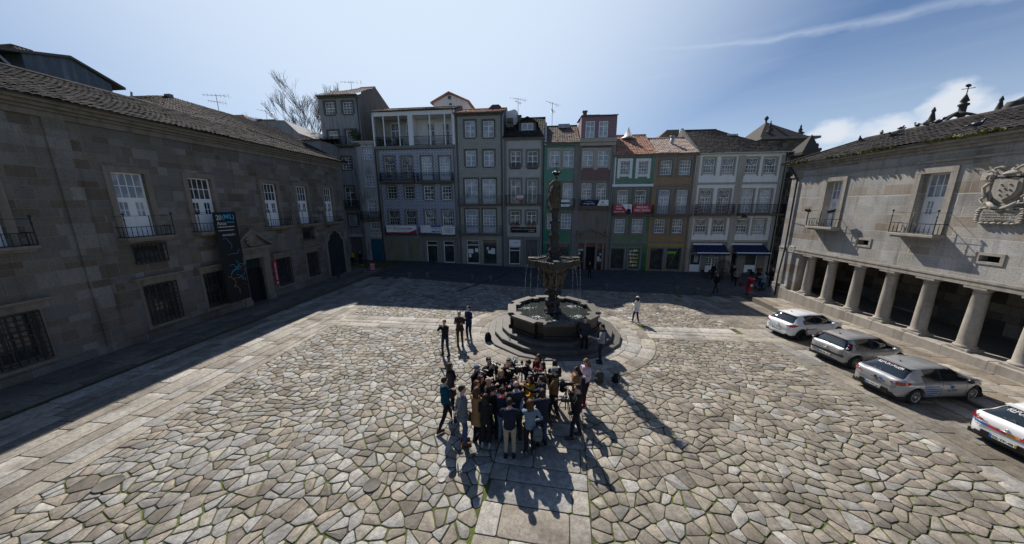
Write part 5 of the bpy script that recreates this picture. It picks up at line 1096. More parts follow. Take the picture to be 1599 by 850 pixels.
# 7 oxblood house with a mauve top storey
e,F,W,z=house('tiled_house','dark red tiled house with a mauve attic storey and a stone doorway under a pediment',902,955,(930,221.5),'tile_red')
f4=[(909.7,926.5,235.2,259.8),(933.8,950.7,235.2,259.8)]; f3=[(907.9,923.6,286.3,316),(931,946.8,286.3,316)]; f2=[(904.7,920.8,334.6,358.7),(928,943.8,334.6,358.7)]; sp_=[(901.5,911.5,386,410),(914.3,928.7,386,419),(931.3,941.6,386,410)]
hs=shell(e,F,W,z,f4+f3+f2+sp_,'tile_red','granite',.0)
for i,h in enumerate(hs[:6]): window(e,h,('case','case','lattice','lattice','case','case')[i],'glass_cur' if i < 2 else 'glass_mid',surround='granite_light' if i < 2 else 'granite',sw=.27,ears=.4 if i < 2 else 0)
window(e,hs[6],'blind','glass_shop',.16,fr='granite'); window(e,hs[8],'blind','glass_shop',.16,fr='granite'); mb=MB(); h=hs[7]; mb.poly([(h[0],.29,h[2]),(h[1],.29,h[2]),(h[1],.29,h[3]),(h[0],.29,h[3])]); mb.build('doorway',M['shadow_room'],e)
mb=MB(); zf=F.Z(925,364); mb.box(.29,W,-.03,.01,zf,F.Z(925,326)); a,b_=F.S(900,372),F.S(948.5,372); zt0,zt1=F.Z(925,378),F.Z(925,371); mb.box(a+.1,b_-.1,-.2,.01,zt0-.1,zt1); mb.box(a-.05,b_+.05,-.4,.01,zt1+.002,zt1+.14); xm=(a+b_)/2; zp=F.Z(923.5,357)
for s_ in (-1,1): xa=xm+s_*(b_-a)/2; P_=[(xa,zt1+.143),(xm,zp-.12),(xm,zp+.03),(xa,zt1+.27)]; mb.prism(P_ if s_ < 0 else P_[::-1],-.4,.01)
mb.prism([(a+.4,zt1+.145),(b_-.4,zt1+.145),(xm,zp-.15)],-.12,.01)
for x in (a+.15,b_-.15): mb.lathe([(.14,0),(.1,.1),(.13,.2),(.16,.35),(.1,.5),(.03,.62)],(x,-.25,zt1+.28),10)
for x in (a+.12,F.S(912.8,395),F.S(930,395),b_-.5): mb.box(x-.1,x+.14,-.15,.01,GB,zt0-.11)
mb.build('pediment',M['palace_trim'],e); mb=MB(); mb.box(W-.32,W-.002,-.1,.01,GB,z-.3); mb.build('stone_trim',M['granite'],e)
mb=MB()
for (a,b_,c_,d) in ((903,906,389,392),(907,910.5,389,392),(903,906,394,398),(932.5,936,401,408),(936.5,940.5,404,408.5),(936,940,396,399)): r=F.rect(a,b_,c_,d,.1); mb=MB(); mb.box(r[0],r[1],.14,.15,r[2],r[3]); mb.build('posted_notice',M['white_wall'],e)
mb=MB(); zb=z; zt=F.Z(934,181.5); mb.box(.12,W+.12,-.1,6,zb+.35,zt); mb.build('attic_storey',M['pink'],e)
mb=MB(); mb.box(0,W+.1,-.3,.01,z-.45,z-.1); mb.box(-.05,W+.15,-.5,1,z-.097,z+.3); mb.build('cornice',M['granite_light'],e)
for q in ((914.3,928.3,190,216),(935,949,189.8,216)): r=F.rect(*q,-.1); window(e,(r[0],r[1],max(r[2],z+.4),r[3]),'case','glass_cur',-.16,surround=None,fw=.08)
mb=MB(); tile_roof(mb,(.05,-.35,zt+.02),(W+.2,-.35,zt+.02),(W+.2,6,zt+.75),(.05,6,zt+.75),.22); mb.build('roof',M['roof_mid'],e)
mb=MB(); r=F.rect(910.7,916.5,173,182,1.2); mb.box(*r[:2],1.2,1.6,r[2]-.6,r[3]-.12); mb.box(r[0]-.07,r[1]+.07,1.13,1.67,r[3]-.1,r[3]); mb.build('chimney',M['granite_dark'],e)
bal(e,F,904.3,951,324.3,h=1.0,dep=.55,mat='iron_light'); pipe(e,W+.05,GB,z,'pipe')
def pur(mb,x0,z0,w,h,y): mb.box(x0,x0+.6*w,y-.004,y,z0,z0+h,1); mb.prism([(x0+.6*w,z0),(x0+.68*w,z0+h),(x0+.6*w,z0+h)],y-.004,y,1); mb.ell((x0+.8*w,y-.0,z0+.6*h),(.12,.012,.12),12,6,3)
sign('shop_banner',F,(907,950,312.3,321.3),[('Augusta',.08,.5,.2,.5,2),('jóias e relógios',.16,.44,.65,.78,2),('BRACARA',.7,.92,.18,.28,1)],'long half navy, half white banner on the balcony of the dark red house','white',('navy','white','yellow'),y=-.56,cat='banner',extra=pur)
# 8 bottle green house
e,F,W,z=house('tiled_house','narrow bottle green tiled house with white framed top windows and a red for-sale banner',955,1018.5,(998,241.5),'tile_dkgreen')
f3=[(968.3,983,252.2,273),(996.8,1011.3,252.2,273)]; f2=[(963.7,980.8,297,325),(991.8,1008.7,297,325)]; f1=[(959.9,975.8,342.5,364),(986.7,1003.8,342.5,364)]; sp_=[(953.5,974,388,420),(981,998,388,420)]
hs=shell(e,F,W,z,f3+f2+f1+sp_,'tile_dkgreen','granite',.0)
for i,h in enumerate(hs[:6]): window(e,h,('sash3','sash3','lattice','lattice','sash3','sash3')[i],'glass_mid' if i < 4 else 'glass_cur',surround='white_wall' if i < 2 else 'granite',sw=.3,ears=.4 if i != 2 and i != 3 else 0)
window(e,hs[6],'blind','glass_shop',.2,fr='granite_dark',name='door',surround='granite',sw=.22); window(e,hs[7],'blind','glass_shop',.2,fr='granite_dark',surround='granite',sw=.22)
mb=MB(); h=hs[7]
for k in range(5):
    zz=h[2]+.3+k*.45; mb=MB(); mb.box(h[0]+.08,h[1]-.08,.1,.195,zz-.03,zz,1)
    for q in range(7): x=h[0]+.12+q*(h[1]-h[0]-.2)/7; mb.box(x,x+random.uniform(.08,.15),.1,.19,zz,zz+random.uniform(.12,.3),random.randint(0,2))
    mb.build('display_shelf',[M['lime'],M['white_wall'],M['orange']],e)
zc_=F.Z(990,290); mb=MB(); mb.box(0,W,-.2,.01,zc_-.12,zc_+.15); mb.box(.0,.28,-.09,.01,zc_+.16,z-.02); mb.build('white_band',M['white'],e)
mb=MB(); mb.box(0,.22,-.08,.01,GB,zc_-.13); mb.box(.23,W-.01,-.1,.01,F.Z(985,378.5)-.12,F.Z(985,378.5)+.12); mb.build('stone_trim',M['granite'],e)
cornice(e,W,z,'granite',.3); roof(e,F,W,z,(985,212),'roof_red',4.4)
mb=MB(); zr=F.Z(985,212,4.4); x=F.S(980.5,214,3.6); mb.lathe([(1.0,0),(.62,.25),(.5,.3),(.02,1.35)],(x,3.5,zr-.55),4); mb.build('skylight',M['offwhite'],e)
bal(e,F,957,1018,334.5,h=1.0,dep=.5); pipe(e,.08,GB,z,'pipe_dark')
def hugo(mb,x0,z0,w,h,y):
    mb.prism([(x0+.45*w,z0+h),(x0+w,z0+h),(x0+w,z0),(x0+.86*w,z0)],y-.004,y,2); mb.ell((x0+.84*w,y,z0+.74*h),(.09,.012,.13),12,6,3); mb.prism([(x0+.7*w,z0),(x0+.98*w,z0),(x0+.95*w,z0+.45*h),(x0+.84*w,z0+.56*h),(x0+.74*w,z0+.45*h)],y-.008,y,4)
sign('estate_agent_banner',F,(957.3,986.3,319.3,333.5),[('HUGO',.16,.48,.7,.88,1),('FREIRE',.16,.48,.42,.6,1),('964 816 970',.05,.6,.12,.26,1)],'red and white banner with a man\'s portrait on the bottle green house','red_sign',('white','white_wall','pink','navy'),y=-.52,cat='banner',extra=hugo)
sign('estate_agent_banner',F,(988,1017,319.3,333.5),[('PRÉDIO',.2,.82,.56,.86,1),('PARA VENDA',.1,.92,.22,.46,1)],'solid red for-sale banner with two lines of white capitals on the bottle green house','red_sign',('white','black'),y=-.52,cat='banner',extra=lambda mb,x0,z0,w,h,y: mb.prism([(x0+.6*w,z0),(x0+w,z0),(x0+w,z0+.14*h),(x0+.65*w,z0+.12*h)],y-.004,y,2))
# 9 tan house
e,F,W,z=house('tiled_house','house with tan brick pattern tiles, grey window surrounds and a bright clay roof',1018.5,1083,(1060,239.5),'tile_tan')
f3=[(1031.8,1049.5,250.6,273.3),(1060.9,1078.7,250.6,273.3)]; f2=[(1027.6,1045,297,333.5),(1055.4,1073,297,333.5)]; f1=[(1022.1,1038.4,343,364.3),(1049.8,1066,343,364.3)]; sp_=[(1014.8,1034.6,388,421.5),(1040.5,1062,388,421.5)]
hs=shell(e,F,W,z,f3+f2+f1+sp_,'tile_tan','granite',.0,'yellow',F.Z(1040,379),courses=(F.Z(1050,290),F.Z(1045,378.5)))
for i,h in enumerate(hs[:6]): window(e,h,('sash','sash','lattice','lattice','sash','sash')[i],'glass_mid' if i in (0,1,4,5) else 'glass_cur',surround='granite',sw=.25,ears=.3 if i not in (2,3) else 0)
for h in hs[6:]: window(e,h,'blind','glass_shop',.2,fr='granite_dark',name='door',surround='granite',sw=.24)
mb=MB(); h=hs[7]; mb.box(h[0]+.1,h[0]+1.1,.2,.225,h[2]+1.9,h[2]+2.15,0); mb.tube([(h[0]+.4,.22,h[2]+.2),(h[1]-.3,.22,h[3]-.1)],.03,4); mb.build('shop_lettering',M['lime'],e)
mb=MB(); mb.box(W-.3,W,-.08,.01,GB,z-.3); mb.build('stone_trim',M['granite'],e)
bal(e,F,1018.5,1078.5,335.3,h=1.0,dep=.5,mat='iron_light',style='scroll'); cornice(e,W,z,'granite',.3); roof(e,F,W,z,(1040,216.3),'roof_pale',4.0)
pipe(e,W-.12,GB,z,'pipe_cream'); mb=MB(); x=F.S(1049,224,2.2); zz=F.Z(1049,226,2.2); mb.tube([(x,2.2,zz-.5),(x,2.2,zz+.75)],.2,10); mb.tube([(x,2.2,zz+.8),(x,2.2,zz+.95)],.26,10); mb.build('flue',M['pipe'],e)
r=F.rect(1027,1060,203,217,7); mb=MB(); mb.prism([(r[0],r[2]),(r[1],r[2]),(r[1],r[3]),(r[0]+1.1,r[3]),(r[0],r[3]-1.0)],7,11); mb.tube([(r[1]+.6,8,r[2]),(r[1]+.6,8,r[3]-.5)],.4,8); mb.build('rear_stair_hut',M['granite_dark'],e)
# 10 white cafe house
e,F,W,z=house('white_house','broad white house with navy awnings at the right end of the far row',1083,1221,(1170,238.5),'white_wall')
f3=[(1098.8,1116.3,247.3,270.3),(1128.3,1146,247.3,270.3),(1164.7,1183.3,247,270.3),(1193.5,1212,247,270.3)]
f2=[(1092.3,1110,296.5,332),(1121.4,1138.6,296.5,332),(1156.4,1175,296.3,332),(1184.3,1203,296.3,332)]
f1=[(1086,1103.3,342.5,363.3),(1113.9,1131.5,342.5,363.3),(1149.7,1167.3,342.5,363.3),(1176.3,1194,342.5,363.3)]
sp_=[(1077,1094.5,396,425),(1101.7,1122,396,426),(1138.5,1150,396,426),(1163,1182.3,396,425.5)]
hs=shell(e,F,W,z,f3+f2+f1+sp_,'white_wall','granite_light',.0,'granite',F.Z(1140,377),courses=(F.Z(1150,286.5),F.Z(1140,376.5)))
for i,h in enumerate(hs[:12]): window(e,h,'fandoor' if 4 <= i < 8 else 'fan',['glass_mid','glass_mid','glass_dark','glass_dark','glass_mid','glass_mid','glass_cur','glass_cur','glass_dark','glass_dark','glass_mid','glass_cur'][i],surround='granite_light',sw=.17,ears=.3 if not 4 <= i < 8 else 0)
window(e,hs[12],'blind','glass_shop',.16,fr='white',panel=.38,name='shop_window',fw=.1); window(e,hs[13],'fandoor','glass_shop',.16,fr='white',panel=.35,name='door'); window(e,hs[15],'blind','glass_shop',.16,panel=.36,name='shop_window',fw=.1)
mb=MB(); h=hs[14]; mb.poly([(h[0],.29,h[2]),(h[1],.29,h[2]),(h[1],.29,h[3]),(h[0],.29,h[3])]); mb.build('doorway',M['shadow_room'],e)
mb=MB(); h=hs[12]; mb.box(h[0]+.45,h[1]-.35,.02,.2,h[2]+1.15,h[3]-.15,0); mb.box(h[0]+.55,h[1]-.45,.01,.02,h[3]-.4,h[3]-.22,1); mb.box(h[0]+.7,h[1]-.6,.01,.02,h[2]+1.5,h[2]+1.9,2); mb.build('cash_machine',[M['pipe'],M['sign_blue'],M['orange']],e)
sm_=F.S(1151.5,300); mb=MB(); mb.box(sm_-.34,sm_+.34,-.09,.01,GB,z-.3); mb.box(W-.6,W,-.07,.01,GB,z-.3); mb.box(0,.3,-.07,.01,GB,z-.3); mb.box(.3,sm_-.34,-.05,.01,F.Z(1110,334)-.45,F.Z(1110,334)); mb.build('stone_trim',M['granite_light'],e)
bal(e,F,1083.5,1142.5,333.8,h=1.0,dep=.6,style='scroll'); bal(e,F,1149.5,1219,333.8,h=1.0,dep=.6)
mb=MB(); mb.box(-.02,W+.3,-.5,.3,z-.1,z+.0); mb.build('cornice',M['offwhite'],e); rf,zr=roof(e,F,W,z,(1110,203.5),'roof_dark',5.0,hr=5.2,per=.28)
mb=MB(); x=F.S(1139,212,4.2); zz=F.Z(1139,212,3.8); mb.box(x-.55,x+.55,3.4,4.2,zz-.35,zz+.1); mb.build('skylight',M['glass_cur'],e)
n=MB(); n0=n.addv([(x,y,q) for x in (-.12,.12) for (y,q) in ((-.3,z-.2),(-.3,z+.15),(5.0,zr+.3),(9,z+.2),(9,z-1.2))]); n.face([n0,n0+1,n0+2,n0+3,n0+4]); n.face([n0+9,n0+8,n0+7,n0+6,n0+5])
for i in range(3): n.face([n0+i,n0+5+i,n0+6+i,n0+1+i])
n.build('party_wall',M['gable_wall'],e)
for (a,b_,c_,d,lab) in ((1082,1131.5,1085,1137.8,''),(1142,1193.5,1149.5,1201.5,'')):
    s0,s1=F.S(a,383),F.S(b_,383); zt=F.Z((a+b_)/2,382.5); dp=1.25; zb=F.Z((c_+d)/2,395,-dp); mb=MB()
    v=mb.addv([(s0,0,zt),(s1,0,zt),(s1,-dp,zb),(s0,-dp,zb),(s0,0,zt-.03),(s1,0,zt-.03),(s1,-dp,zb-.03),(s0,-dp,zb-.03)])
    for q in ((0,3,2,1),(4,5,6,7),(0,4,7,3),(1,2,6,5)): mb.face([v+i for i in q])
    mb.box(s0,s1,-dp-.03,-dp+.03,zb-.07,zb+.03,1); mb.box(s0,s1,-dp-.01,-dp+.01,zb-.3,zb-.073); mb.box(s0-.05,s1-.3,-.12,.0,zt,zt+.16,1)
    mb.tube([(s0+.05,0,zt-.9),(s0+.05,-dp,zb-.03)],.02,5,1); mb.tube([(s1-.05,0,zt-.9),(s1-.05,-dp,zb-.03)],.02,5,1)
    mb.build('awning',[M['navy'],M['white']],e)
lm=MB(); x=F.S(1153.5,340); lm.tube([(x,0,F.Z(1153,338)),(x,-.9,F.Z(1153,337)+.2)],.03,6); lm.lathe([(.1,.3),(.32,.05),(.3,0)],(x,-1.0,F.Z(1153,338)-.1),12); lm.build('wall_lamp',M['iron'],e)
pipe(e,W-.2,GB,z,'pipe_dark')
# dark old church flank in the alley beyond the white house
f=ROW.sub(ROW.S(1221)); s2=9.0; e=frame_empty(f,'old_stone_flank','dark weathered stone wall in the narrow alley beside the white house','wall'); mb=MB(); mb.box(.05,6,.3,14,GB,9.9); mb.box(.02,.9,.0,.6,GB,9.0); mb.build('wall',M['oldstone'],e)
mb=MB(); 
for z_ in (3.0,6.0,9.2): mb.box(.0,6.1,-.12,.3,z_,z_+.2)
mb.build('string_course',M['granite_dark'],e)
# ------------------------------------------------------------------ behind the palace, trees, church
def grow(mb,tw,p,d,L,r,depth,rnd,spread=.55,mn=.027):
    k=4; pts=[p]; q=p.copy(); dd=d.copy()
    for i in range(k):
        dd=(dd+Vector((rnd.gauss(0,.09),rnd.gauss(0,.09),rnd.gauss(0,.05)+.03))).normalized(); q=q+dd*(L/k); pts.append(q.copy())
    r1=max(r*.62,mn*.6); (mb if depth > 2 else tw).tube(pts,[r+(r1-r)*i/k for i in range(k+1)],6 if depth > 2 else 4,cap=False)
    if depth == 0: return
    n=2+(rnd.random() < .6)+(depth < 4)
    for i in range(n):
        a=rnd.uniform(0,2*pi); ax=Vector((cos(a),sin(a),0)); nd=(dd+ax*rnd.uniform(.45,1.0)*spread*1.3+Vector((0,0,.12))).normalized()
        start=pts[-1] if i < 2 else pts[rnd.randint(2,3)]
        grow(mb,tw,start,nd,L*rnd.uniform(.62,.82),r1*rnd.uniform(.7,.95),depth-1,rnd,spread,mn)
def bare_tree(x,y,z,H,r,seed,label,depth=6):
    rnd=random.Random(seed); e=empty('bare_tree',(x,y,z),0,label,'tree','bare trees behind the houses'); mb,tw=MB(),MB()
    grow(mb,tw,Vector((0,0,0)),Vector((0,0,1)),H*.26,r,depth,rnd,.37); mb.build('trunk',M['bark'],e); tw.build('crown',M['bark'],e)
def at(px,py,Yd): d=ray(px,py); t=Yd/d.y; return Vector((0,0,EYE))+d*t
p=at(474,200,58); bare_tree(p.x,p.y,-1,29.5,.45,4,'large bare tree behind the palace roof, left of the tall grey house',7)
p=at(500,180,66); bare_tree(p.x,p.y,-1,31.5,.4,12,'thin bare tree top rising just behind the tall grey house',5)
# slate clad hall with a glass lantern behind the palace
c=[at(-60,92,18),at(108,92,19.5),at(172,133,25),at(175,145,25)]
f=Fr((-26.5,4),(.1,1)); e=frame_empty(f,'slate_hall','slate clad hall with a glass roof lantern rising behind the palace roof','building')
def zf(px,py): return f.Z(px,py)
sA,sB,sC=f.S(35,90),f.S(108,92),f.S(174,135); zA,zB,zC=f.Z(35,84),f.Z(108,91),f.Z(174,132)
mb=MB(); mb.prism([(sA,6),(sC,6),(sC,zC),(sB,zB),(sA,zA)],0,9); mb.build('wall',M['slate'],e)
mb=MB(); mb.prism([(sA-6,6),(sA+.1,6),(sA+.1,zA-.9),(sA-6,zA-.75)],1.2,9); mb.build('recessed_wall',M['wood'],e)
mb=MB()
for (a,za,b_,zb) in ((f.S(-60,80),f.Z(-30,77),sA,zA+.05),(sA,zA+.05,sB,zB+.02),(sB,zB+.02,sC+.6,zC-.1)): mb.prism([(a,za-.03),(b_,zb-.03),(b_,zb+.1),(a,za+.1)],-.15,9.3)
mb.build('roof',M['granite_dark'],e)
mb=MB(); mb.tube([(sC+.75,-.3,zC-.2),(sC+.72,-.25,zC-.5),(sC+.1,0,zC-1.2),(sC+.1,0,7)],.06,6); mb.tube([(sA-1.0,.2,zA+.1),(sA+.1,.0,zA-1.5),(sA+.1,0,8)],.06,6); mb.build('drainpipe',M['pipe'],e)
s0,s1,s2,s3=f.on(36,84,3)[0],f.on(43,76,3)[0],f.on(66,76,3)[0],f.on(78,87,3)[0]; z0,z1=f.Z(55,86,3)-.2,f.Z(55,75,3)
mb=MB(); P0=[(s0,3),(s3,3),(s3,6),(s0,6)]; P1=[(s1,3.9),(s2,3.9),(s2,5.1),(s1,5.1)]
for i in range(4):
    a,b_=P0[i],P0[(i+1) % 4]; c_,d=P1[i],P1[(i+1) % 4]
    for k in range(5): t=k/4; mb.tube([(a[0]+(b_[0]-a[0])*t,a[1]+(b_[1]-a[1])*t,z0),(c_[0]+(d[0]-c_[0])*t,c_[1]+(d[1]-c_[1])*t,z1)],.045,5)
    mb.tube([(a[0],a[1],z0),(b_[0],b_[1],z0)],.06,5); mb.tube([(c_[0],c_[1],z1),(d[0],d[1],z1)],.07,5)
mb.box(s1-.1,s2+.1,3.85,5.15,z1,z1+.08); ln=mb.build('roof_lantern',M['granite_dark'],e)
m,nt,b=node_mat('lantern_glass'); b.inputs['Base Color'].default_value=(.8,.85,.85,1); b.inputs['Transmission Weight'].default_value=.85; b.inputs['Roughness'].default_value=.15; b.inputs['IOR'].default_value=1.1; M['lantern']=m
mb=MB()
for i in range(4): a,b_=P0[i],P0[(i+1) % 4]; c_,d=P1[i],P1[(i+1) % 4]; mb.poly([(a[0],a[1],z0),(b_[0],b_[1],z0),(d[0],d[1],z1),(c_[0],c_[1],z1)])
mb.build('pane',M['lantern'],ln)
# hipped roof rising behind the palace ridge
f=Fr((-25.5,14),(.1,1)); s0,s1,s2=f.on(207,151,0)[0],f.on(262,150,0)[0],f.on(262,150,0)[0]+9
zr=f.Z(262,150); e=frame_empty(f,'rear_wing','second tiled roof of a rear wing showing behind the palace ridge','building')
mb=MB(); tile_roof(mb,(s1-3.5,-3.6,zr-2.4),(s2+3,-3.6,zr-2.4),(s2,0,zr),(s1,0,zr),.25); tile_roof(mb,(s1-6,7,zr-2.2),(s1-3.5,-3.6,zr-2.4),(s1,0,zr),(s1-.3,3.5,zr),.25); mb.poly([(s1-6,7,zr-2.4),(s2+3,7,zr-2.4),(s2,0,zr),(s1,0,zr)]); mb.build('roof',M['roof_dark'],e)
mb=MB(); mb.box(s1-3,s2+3,-3,6.5,6,zr-2.35); mb.build('wall',M['palace'],e)
mb=MB(); mb.box(s1-.12,s1+.12,-.3,.15,zr-.9,zr+.1); mb.build('ridge_stone',M['granite'],e)
# houses further back on the left
def back_house(label,x0,x1,y0,yb,Yd,mat,roofm='roof_pale',gable=None,dep=7):
    a,b_=at(x0,y0,Yd),at(x1,y0,Yd); zt=(a.z+b_.z)/2; e=empty('rear_house',(a.x,Yd,0),0,label,'house'); W=b_.x-a.x
    mb=MB(); mb.box(0,W,0,dep,0,zt); mb.build('wall',M[mat],e); mb=MB()
    if gable == 'L': mb.prism([(-.2,zt),(W+.3,zt-2.2),(W+.3,zt-2.0),(W*.55,zt+.14),(-.2,zt+.14)],-.3,dep)
    else: tile_roof(mb,(-.3,-.4,zt),(W+.3,-.4,zt),(W+.3,dep*.5,zt+(gable or .9)),(-.3,dep*.5,zt+(gable or .9)),.3); mb.poly([(-.3,dep,zt),(-.3,dep*.5,zt+(gable or .9)),(W+.3,dep*.5,zt+(gable or .9)),(W+.3,dep,zt)])
    mb.build('roof',M[roofm],e); return e,W,zt
e,W,zt=back_house('low pale house with a flat tiled roof, left of the tall grey house',425,500,219.5,260,37,'grey_wall','roof_mid',.8)
window(e,(W-2.6,W-1.2,zt-2.2,zt-.8),'sash3','glass_mid',-.07)
a=at(378,212,42); b_=at(383,197,42); e=empty('rear_house',(a.x,42,0),0,'blue grey house with a blank gable wall behind the palace roof','house'); X=lambda px,py: (at(px,py,42).x-a.x,at(px,py,42).z)
mb=MB(); mb.prism([(X(384,197)[0],4),(X(466,206)[0],4),X(466,208),X(444,188),X(412,188),X(384,197)],0,8); mb.build('wall',M['grey_wall'],e); mb=MB(); q=[X(374,193.5),X(414,187.6)]; n=mb.addv([(q[0][0],0,q[0][1]),(q[1][0],0,q[1][1]+.1),(q[1][0]+.2,3,q[1][1]+.25),(q[0][0],3,q[1][1])]); mb.face([n,n+1,n+2,n+3]); mb.prism([X(410,188.5),X(430,188),X(430,187),X(410,187.3)],-.2,8); mb.build('roof',M['roof_pale'],e)
a=at(350,185,46); e=empty('rear_house',(a.x,46,0),0,'small white house with a low roof further behind the palace ridge','house'); X=lambda px,py: (at(px,py,46).x-a.x,at(px,py,46).z)
mb=MB(); mb.prism([(X(354,186)[0],4),(X(392,186)[0],4),X(392,184),X(354,184)],0,6); mb.build('wall',M['white_wall'],e); mb=MB(); mb.prism([X(350,184.5),X(386,184.5),X(383,180.5),X(354,181.5)],-.4,6.5); mb.build('roof',M['roof_red'],e); mb=MB(); mb.prism([X(388,184),X(399,186),X(399,182.5),X(390,182.5)],1,2); mb.build('chimney',M['granite'],e)
# chimney of the palace and the television aerials
def aerial(p,h,label,rz=0,kind=0,sc=1.0,n=7):
    e=empty('television_aerial',p,rz,label,'aerial','television aerials on the roofs'); mb=MB(); mb.tube([(0,0,-.6),(0,0,h)],.022*sc,5); mb.build('mast',M['pipe_dark'],e); mb=MB()
    for (z,L,a) in ((h-.15,1.0*sc,0),(h*.62,.6*sc,.5))[:2 if kind == 0 else 1]:
        ca,sa=cos(a),sin(a); mb.tube([(-L*ca,-L*sa,z),(L*ca,L*sa,z)],.014*sc,4)
        for k in range(n): t=-L+2*L*k/(n-1); w=(.14+.25*k/n)*sc; mb.tube([(t*ca-w*sa*.3,t*sa+w*ca,z),(t*ca+w*sa*.3,t*sa-w*ca,z)],.009*sc,4); mb.tube([(t*ca,t*sa,z-w*.6),(t*ca,t*sa,z+w*.6)],.008*sc,4)
    mb.build('antenna',M['pipe_dark'],e)
p=at(343,180,33); aerial(p,1.9,'long thin television aerial by the chimney on the palace ridge',.2,0,1.05)
e=empty('roof_chimney',at(335,182,32.5),0,'small dark chimney on the far end of the palace ridge','chimney'); mb=MB(); mb.box(-.35,.35,-.3,.3,-1.5,.35); mb.build('stack',M['granite_dark'],e); mb=MB(); mb.box(-.45,.45,-.4,.4,.352,.45); mb.build('cap',M['granite_dark'],e)
aerial(at(417,187,42),1.1,'small aerial on the blue grey rear house',1.0,1,.9,5); aerial(at(549,139,43),.9,'wide low aerial on the roof of the tall grey house',.1,1,1.2,6)
aerial(at(809,172,39),1.3,'aerial beside the white party wall left of the dormer house',.5,0,1.0); aerial(at(862,195,39),2.4,'tallest aerial, right of the dormer house',.8,0,1.1)
# church at the right end: tower with slate pyramid, pinnacles, open stone crown
def pinnacle(mb,c,h,w,ball=True):
    x,y,z=c; mb.box(x-w,x+w,y-w,y+w,z,z+h*.2); mb.lathe([(w*1.25,h*.2),(w*1.3,h*.24),(w*.5,h*.3),(w*.45,h*.4),(w*1.0,h*.46),(w*.95,h*.5),(w*.35,h*.58),(w*.5,h*.66),(w*.18,h*.8),(w*.22,h*.84),(w*.25,h*.88),(w*.12,h*.93),(w*.02,h)],(x,y,z),8)
Yd=50; a=at(1197,190,Yd); e=empty('church_tower',(a.x,Yd,0),-.1,'church tower with a dark pyramid roof behind the white house','tower'); X=lambda px,py: (at(px,py,Yd).x-a.x,at(px,py,Yd).z)
zb=X(1200,221.5)[1]; hw=(X(1233,221)[0]-X(1166,221)[0])/2; xc=(X(1233,221)[0]+X(1166,221)[0])/2
mb=MB(); mb.box(xc-hw+.3,xc+hw+.2,-hw,hw,0,zb-.3); mb.build('wall',M['oldstone'],e); mb=MB(); mb.box(xc-hw-.1,xc+hw+1.1,-hw-.5,hw+.5,zb-.3,zb); mb.build('cornice',M['granite'],e)
mb=MB(); zt=X(1196.5,191)[1]; n=mb.addv([(xc-hw,-hw,zb),(xc+hw,-hw,zb),(xc+hw,hw,zb),(xc-hw,hw,zb),(X(1196.5,190)[0],0,zt)])
for i in range(4): mb.face([n+i,n+(i+1) % 4,n+4])
mb.lathe([(.1,0),(.12,.3),(.26,.5),(.26,.7),(.05,.95)],(X(1196.5,190)[0],0,zt-.1),8); mb.build('roof',M['church_dark'],e)
mb=MB(); q=X(1239,221); pinnacle(mb,(q[0],-.5,q[1]-.2),X(1240,194.5)[1]-q[1],.55); q=X(1185,205); pinnacle(mb,(q[0],-2.5,q[1]-.6),X(1185,194.5)[1]-q[1]+.6,.3); mb.build('pinnacle',M['church_dark'],e)
Yd=34; a=at(1262,250,Yd); e=empty('church_pinnacle',(a.x,Yd,0),0,'tall stone pyramid pinnacle at the corner behind the arcaded building','pinnacle'); X=lambda px,py: (at(px,py,Yd).x-a.x,at(px,py,Yd).z)
zb=X(1258,240)[1]; x0,x1=X(1248,240)[0],X(1267,240)[0]; xm=X(1263,240)[0]; mb=MB(); n=mb.addv([(x0-.5,-.9,zb),(x1+.1,-.9,zb),(x1+.1,.9,zb),(x0-.5,.9,zb),(xm,0,X(1263,210)[1])])
for i in range(4): mb.face([n+i,n+(i+1) % 4,n+4])
mb.build('spire',M['church_dark'],e); mb=MB(); mb.box(x0-.2,x1,-.7,.7,0,zb-.25); mb.box(x0-.6,x1+.2,-1,1,zb-.25,zb); mb.box(x0-.3,x1+9,2.5,5,0,zb-2.3); mb.build('wall',M['oldstone'],e)
mb=MB(); q=X(1271,250); h=X(1271,226.5)[1]-q[1]; mb.box(q[0]-.12,q[0]+.12,-.12,.12,q[1]-.5,q[1]+h); mb.box(q[0]-.42,q[0]+.42,-.1,.1,q[1]+h*.62,q[1]+h*.78)
for (dx,dz) in ((-.42,.7),(.42,.7),(0,1.0)): mb.ell((q[0]+dx,0,q[1]+h*dz),(.17,.14,.17),8,6)
mb.lathe([(.5,0),(.5,.25),(.25,.3),(.3,.6),(.12,.8)],(q[0],0,q[1]-.3),8); mb.build('stone_cross',M['church_dark'],e)
mb=MB(); q=X(1288,242); n=mb.addv([(q[0]-.5,1,q[1]),(q[0]+.5,1,q[1]),(q[0]+.5,2,q[1]),(q[0]-.5,2,q[1]),(q[0],1.5,X(1288,229.5)[1])])
for i in range(4): mb.face([n+i,n+(i+1) % 4,n+4])
mb.box(q[0]-.35,q[0]+.35,1.1,1.9,q[1]-3,q[1]); mb.build('small_spire',M['church_dark'],e)
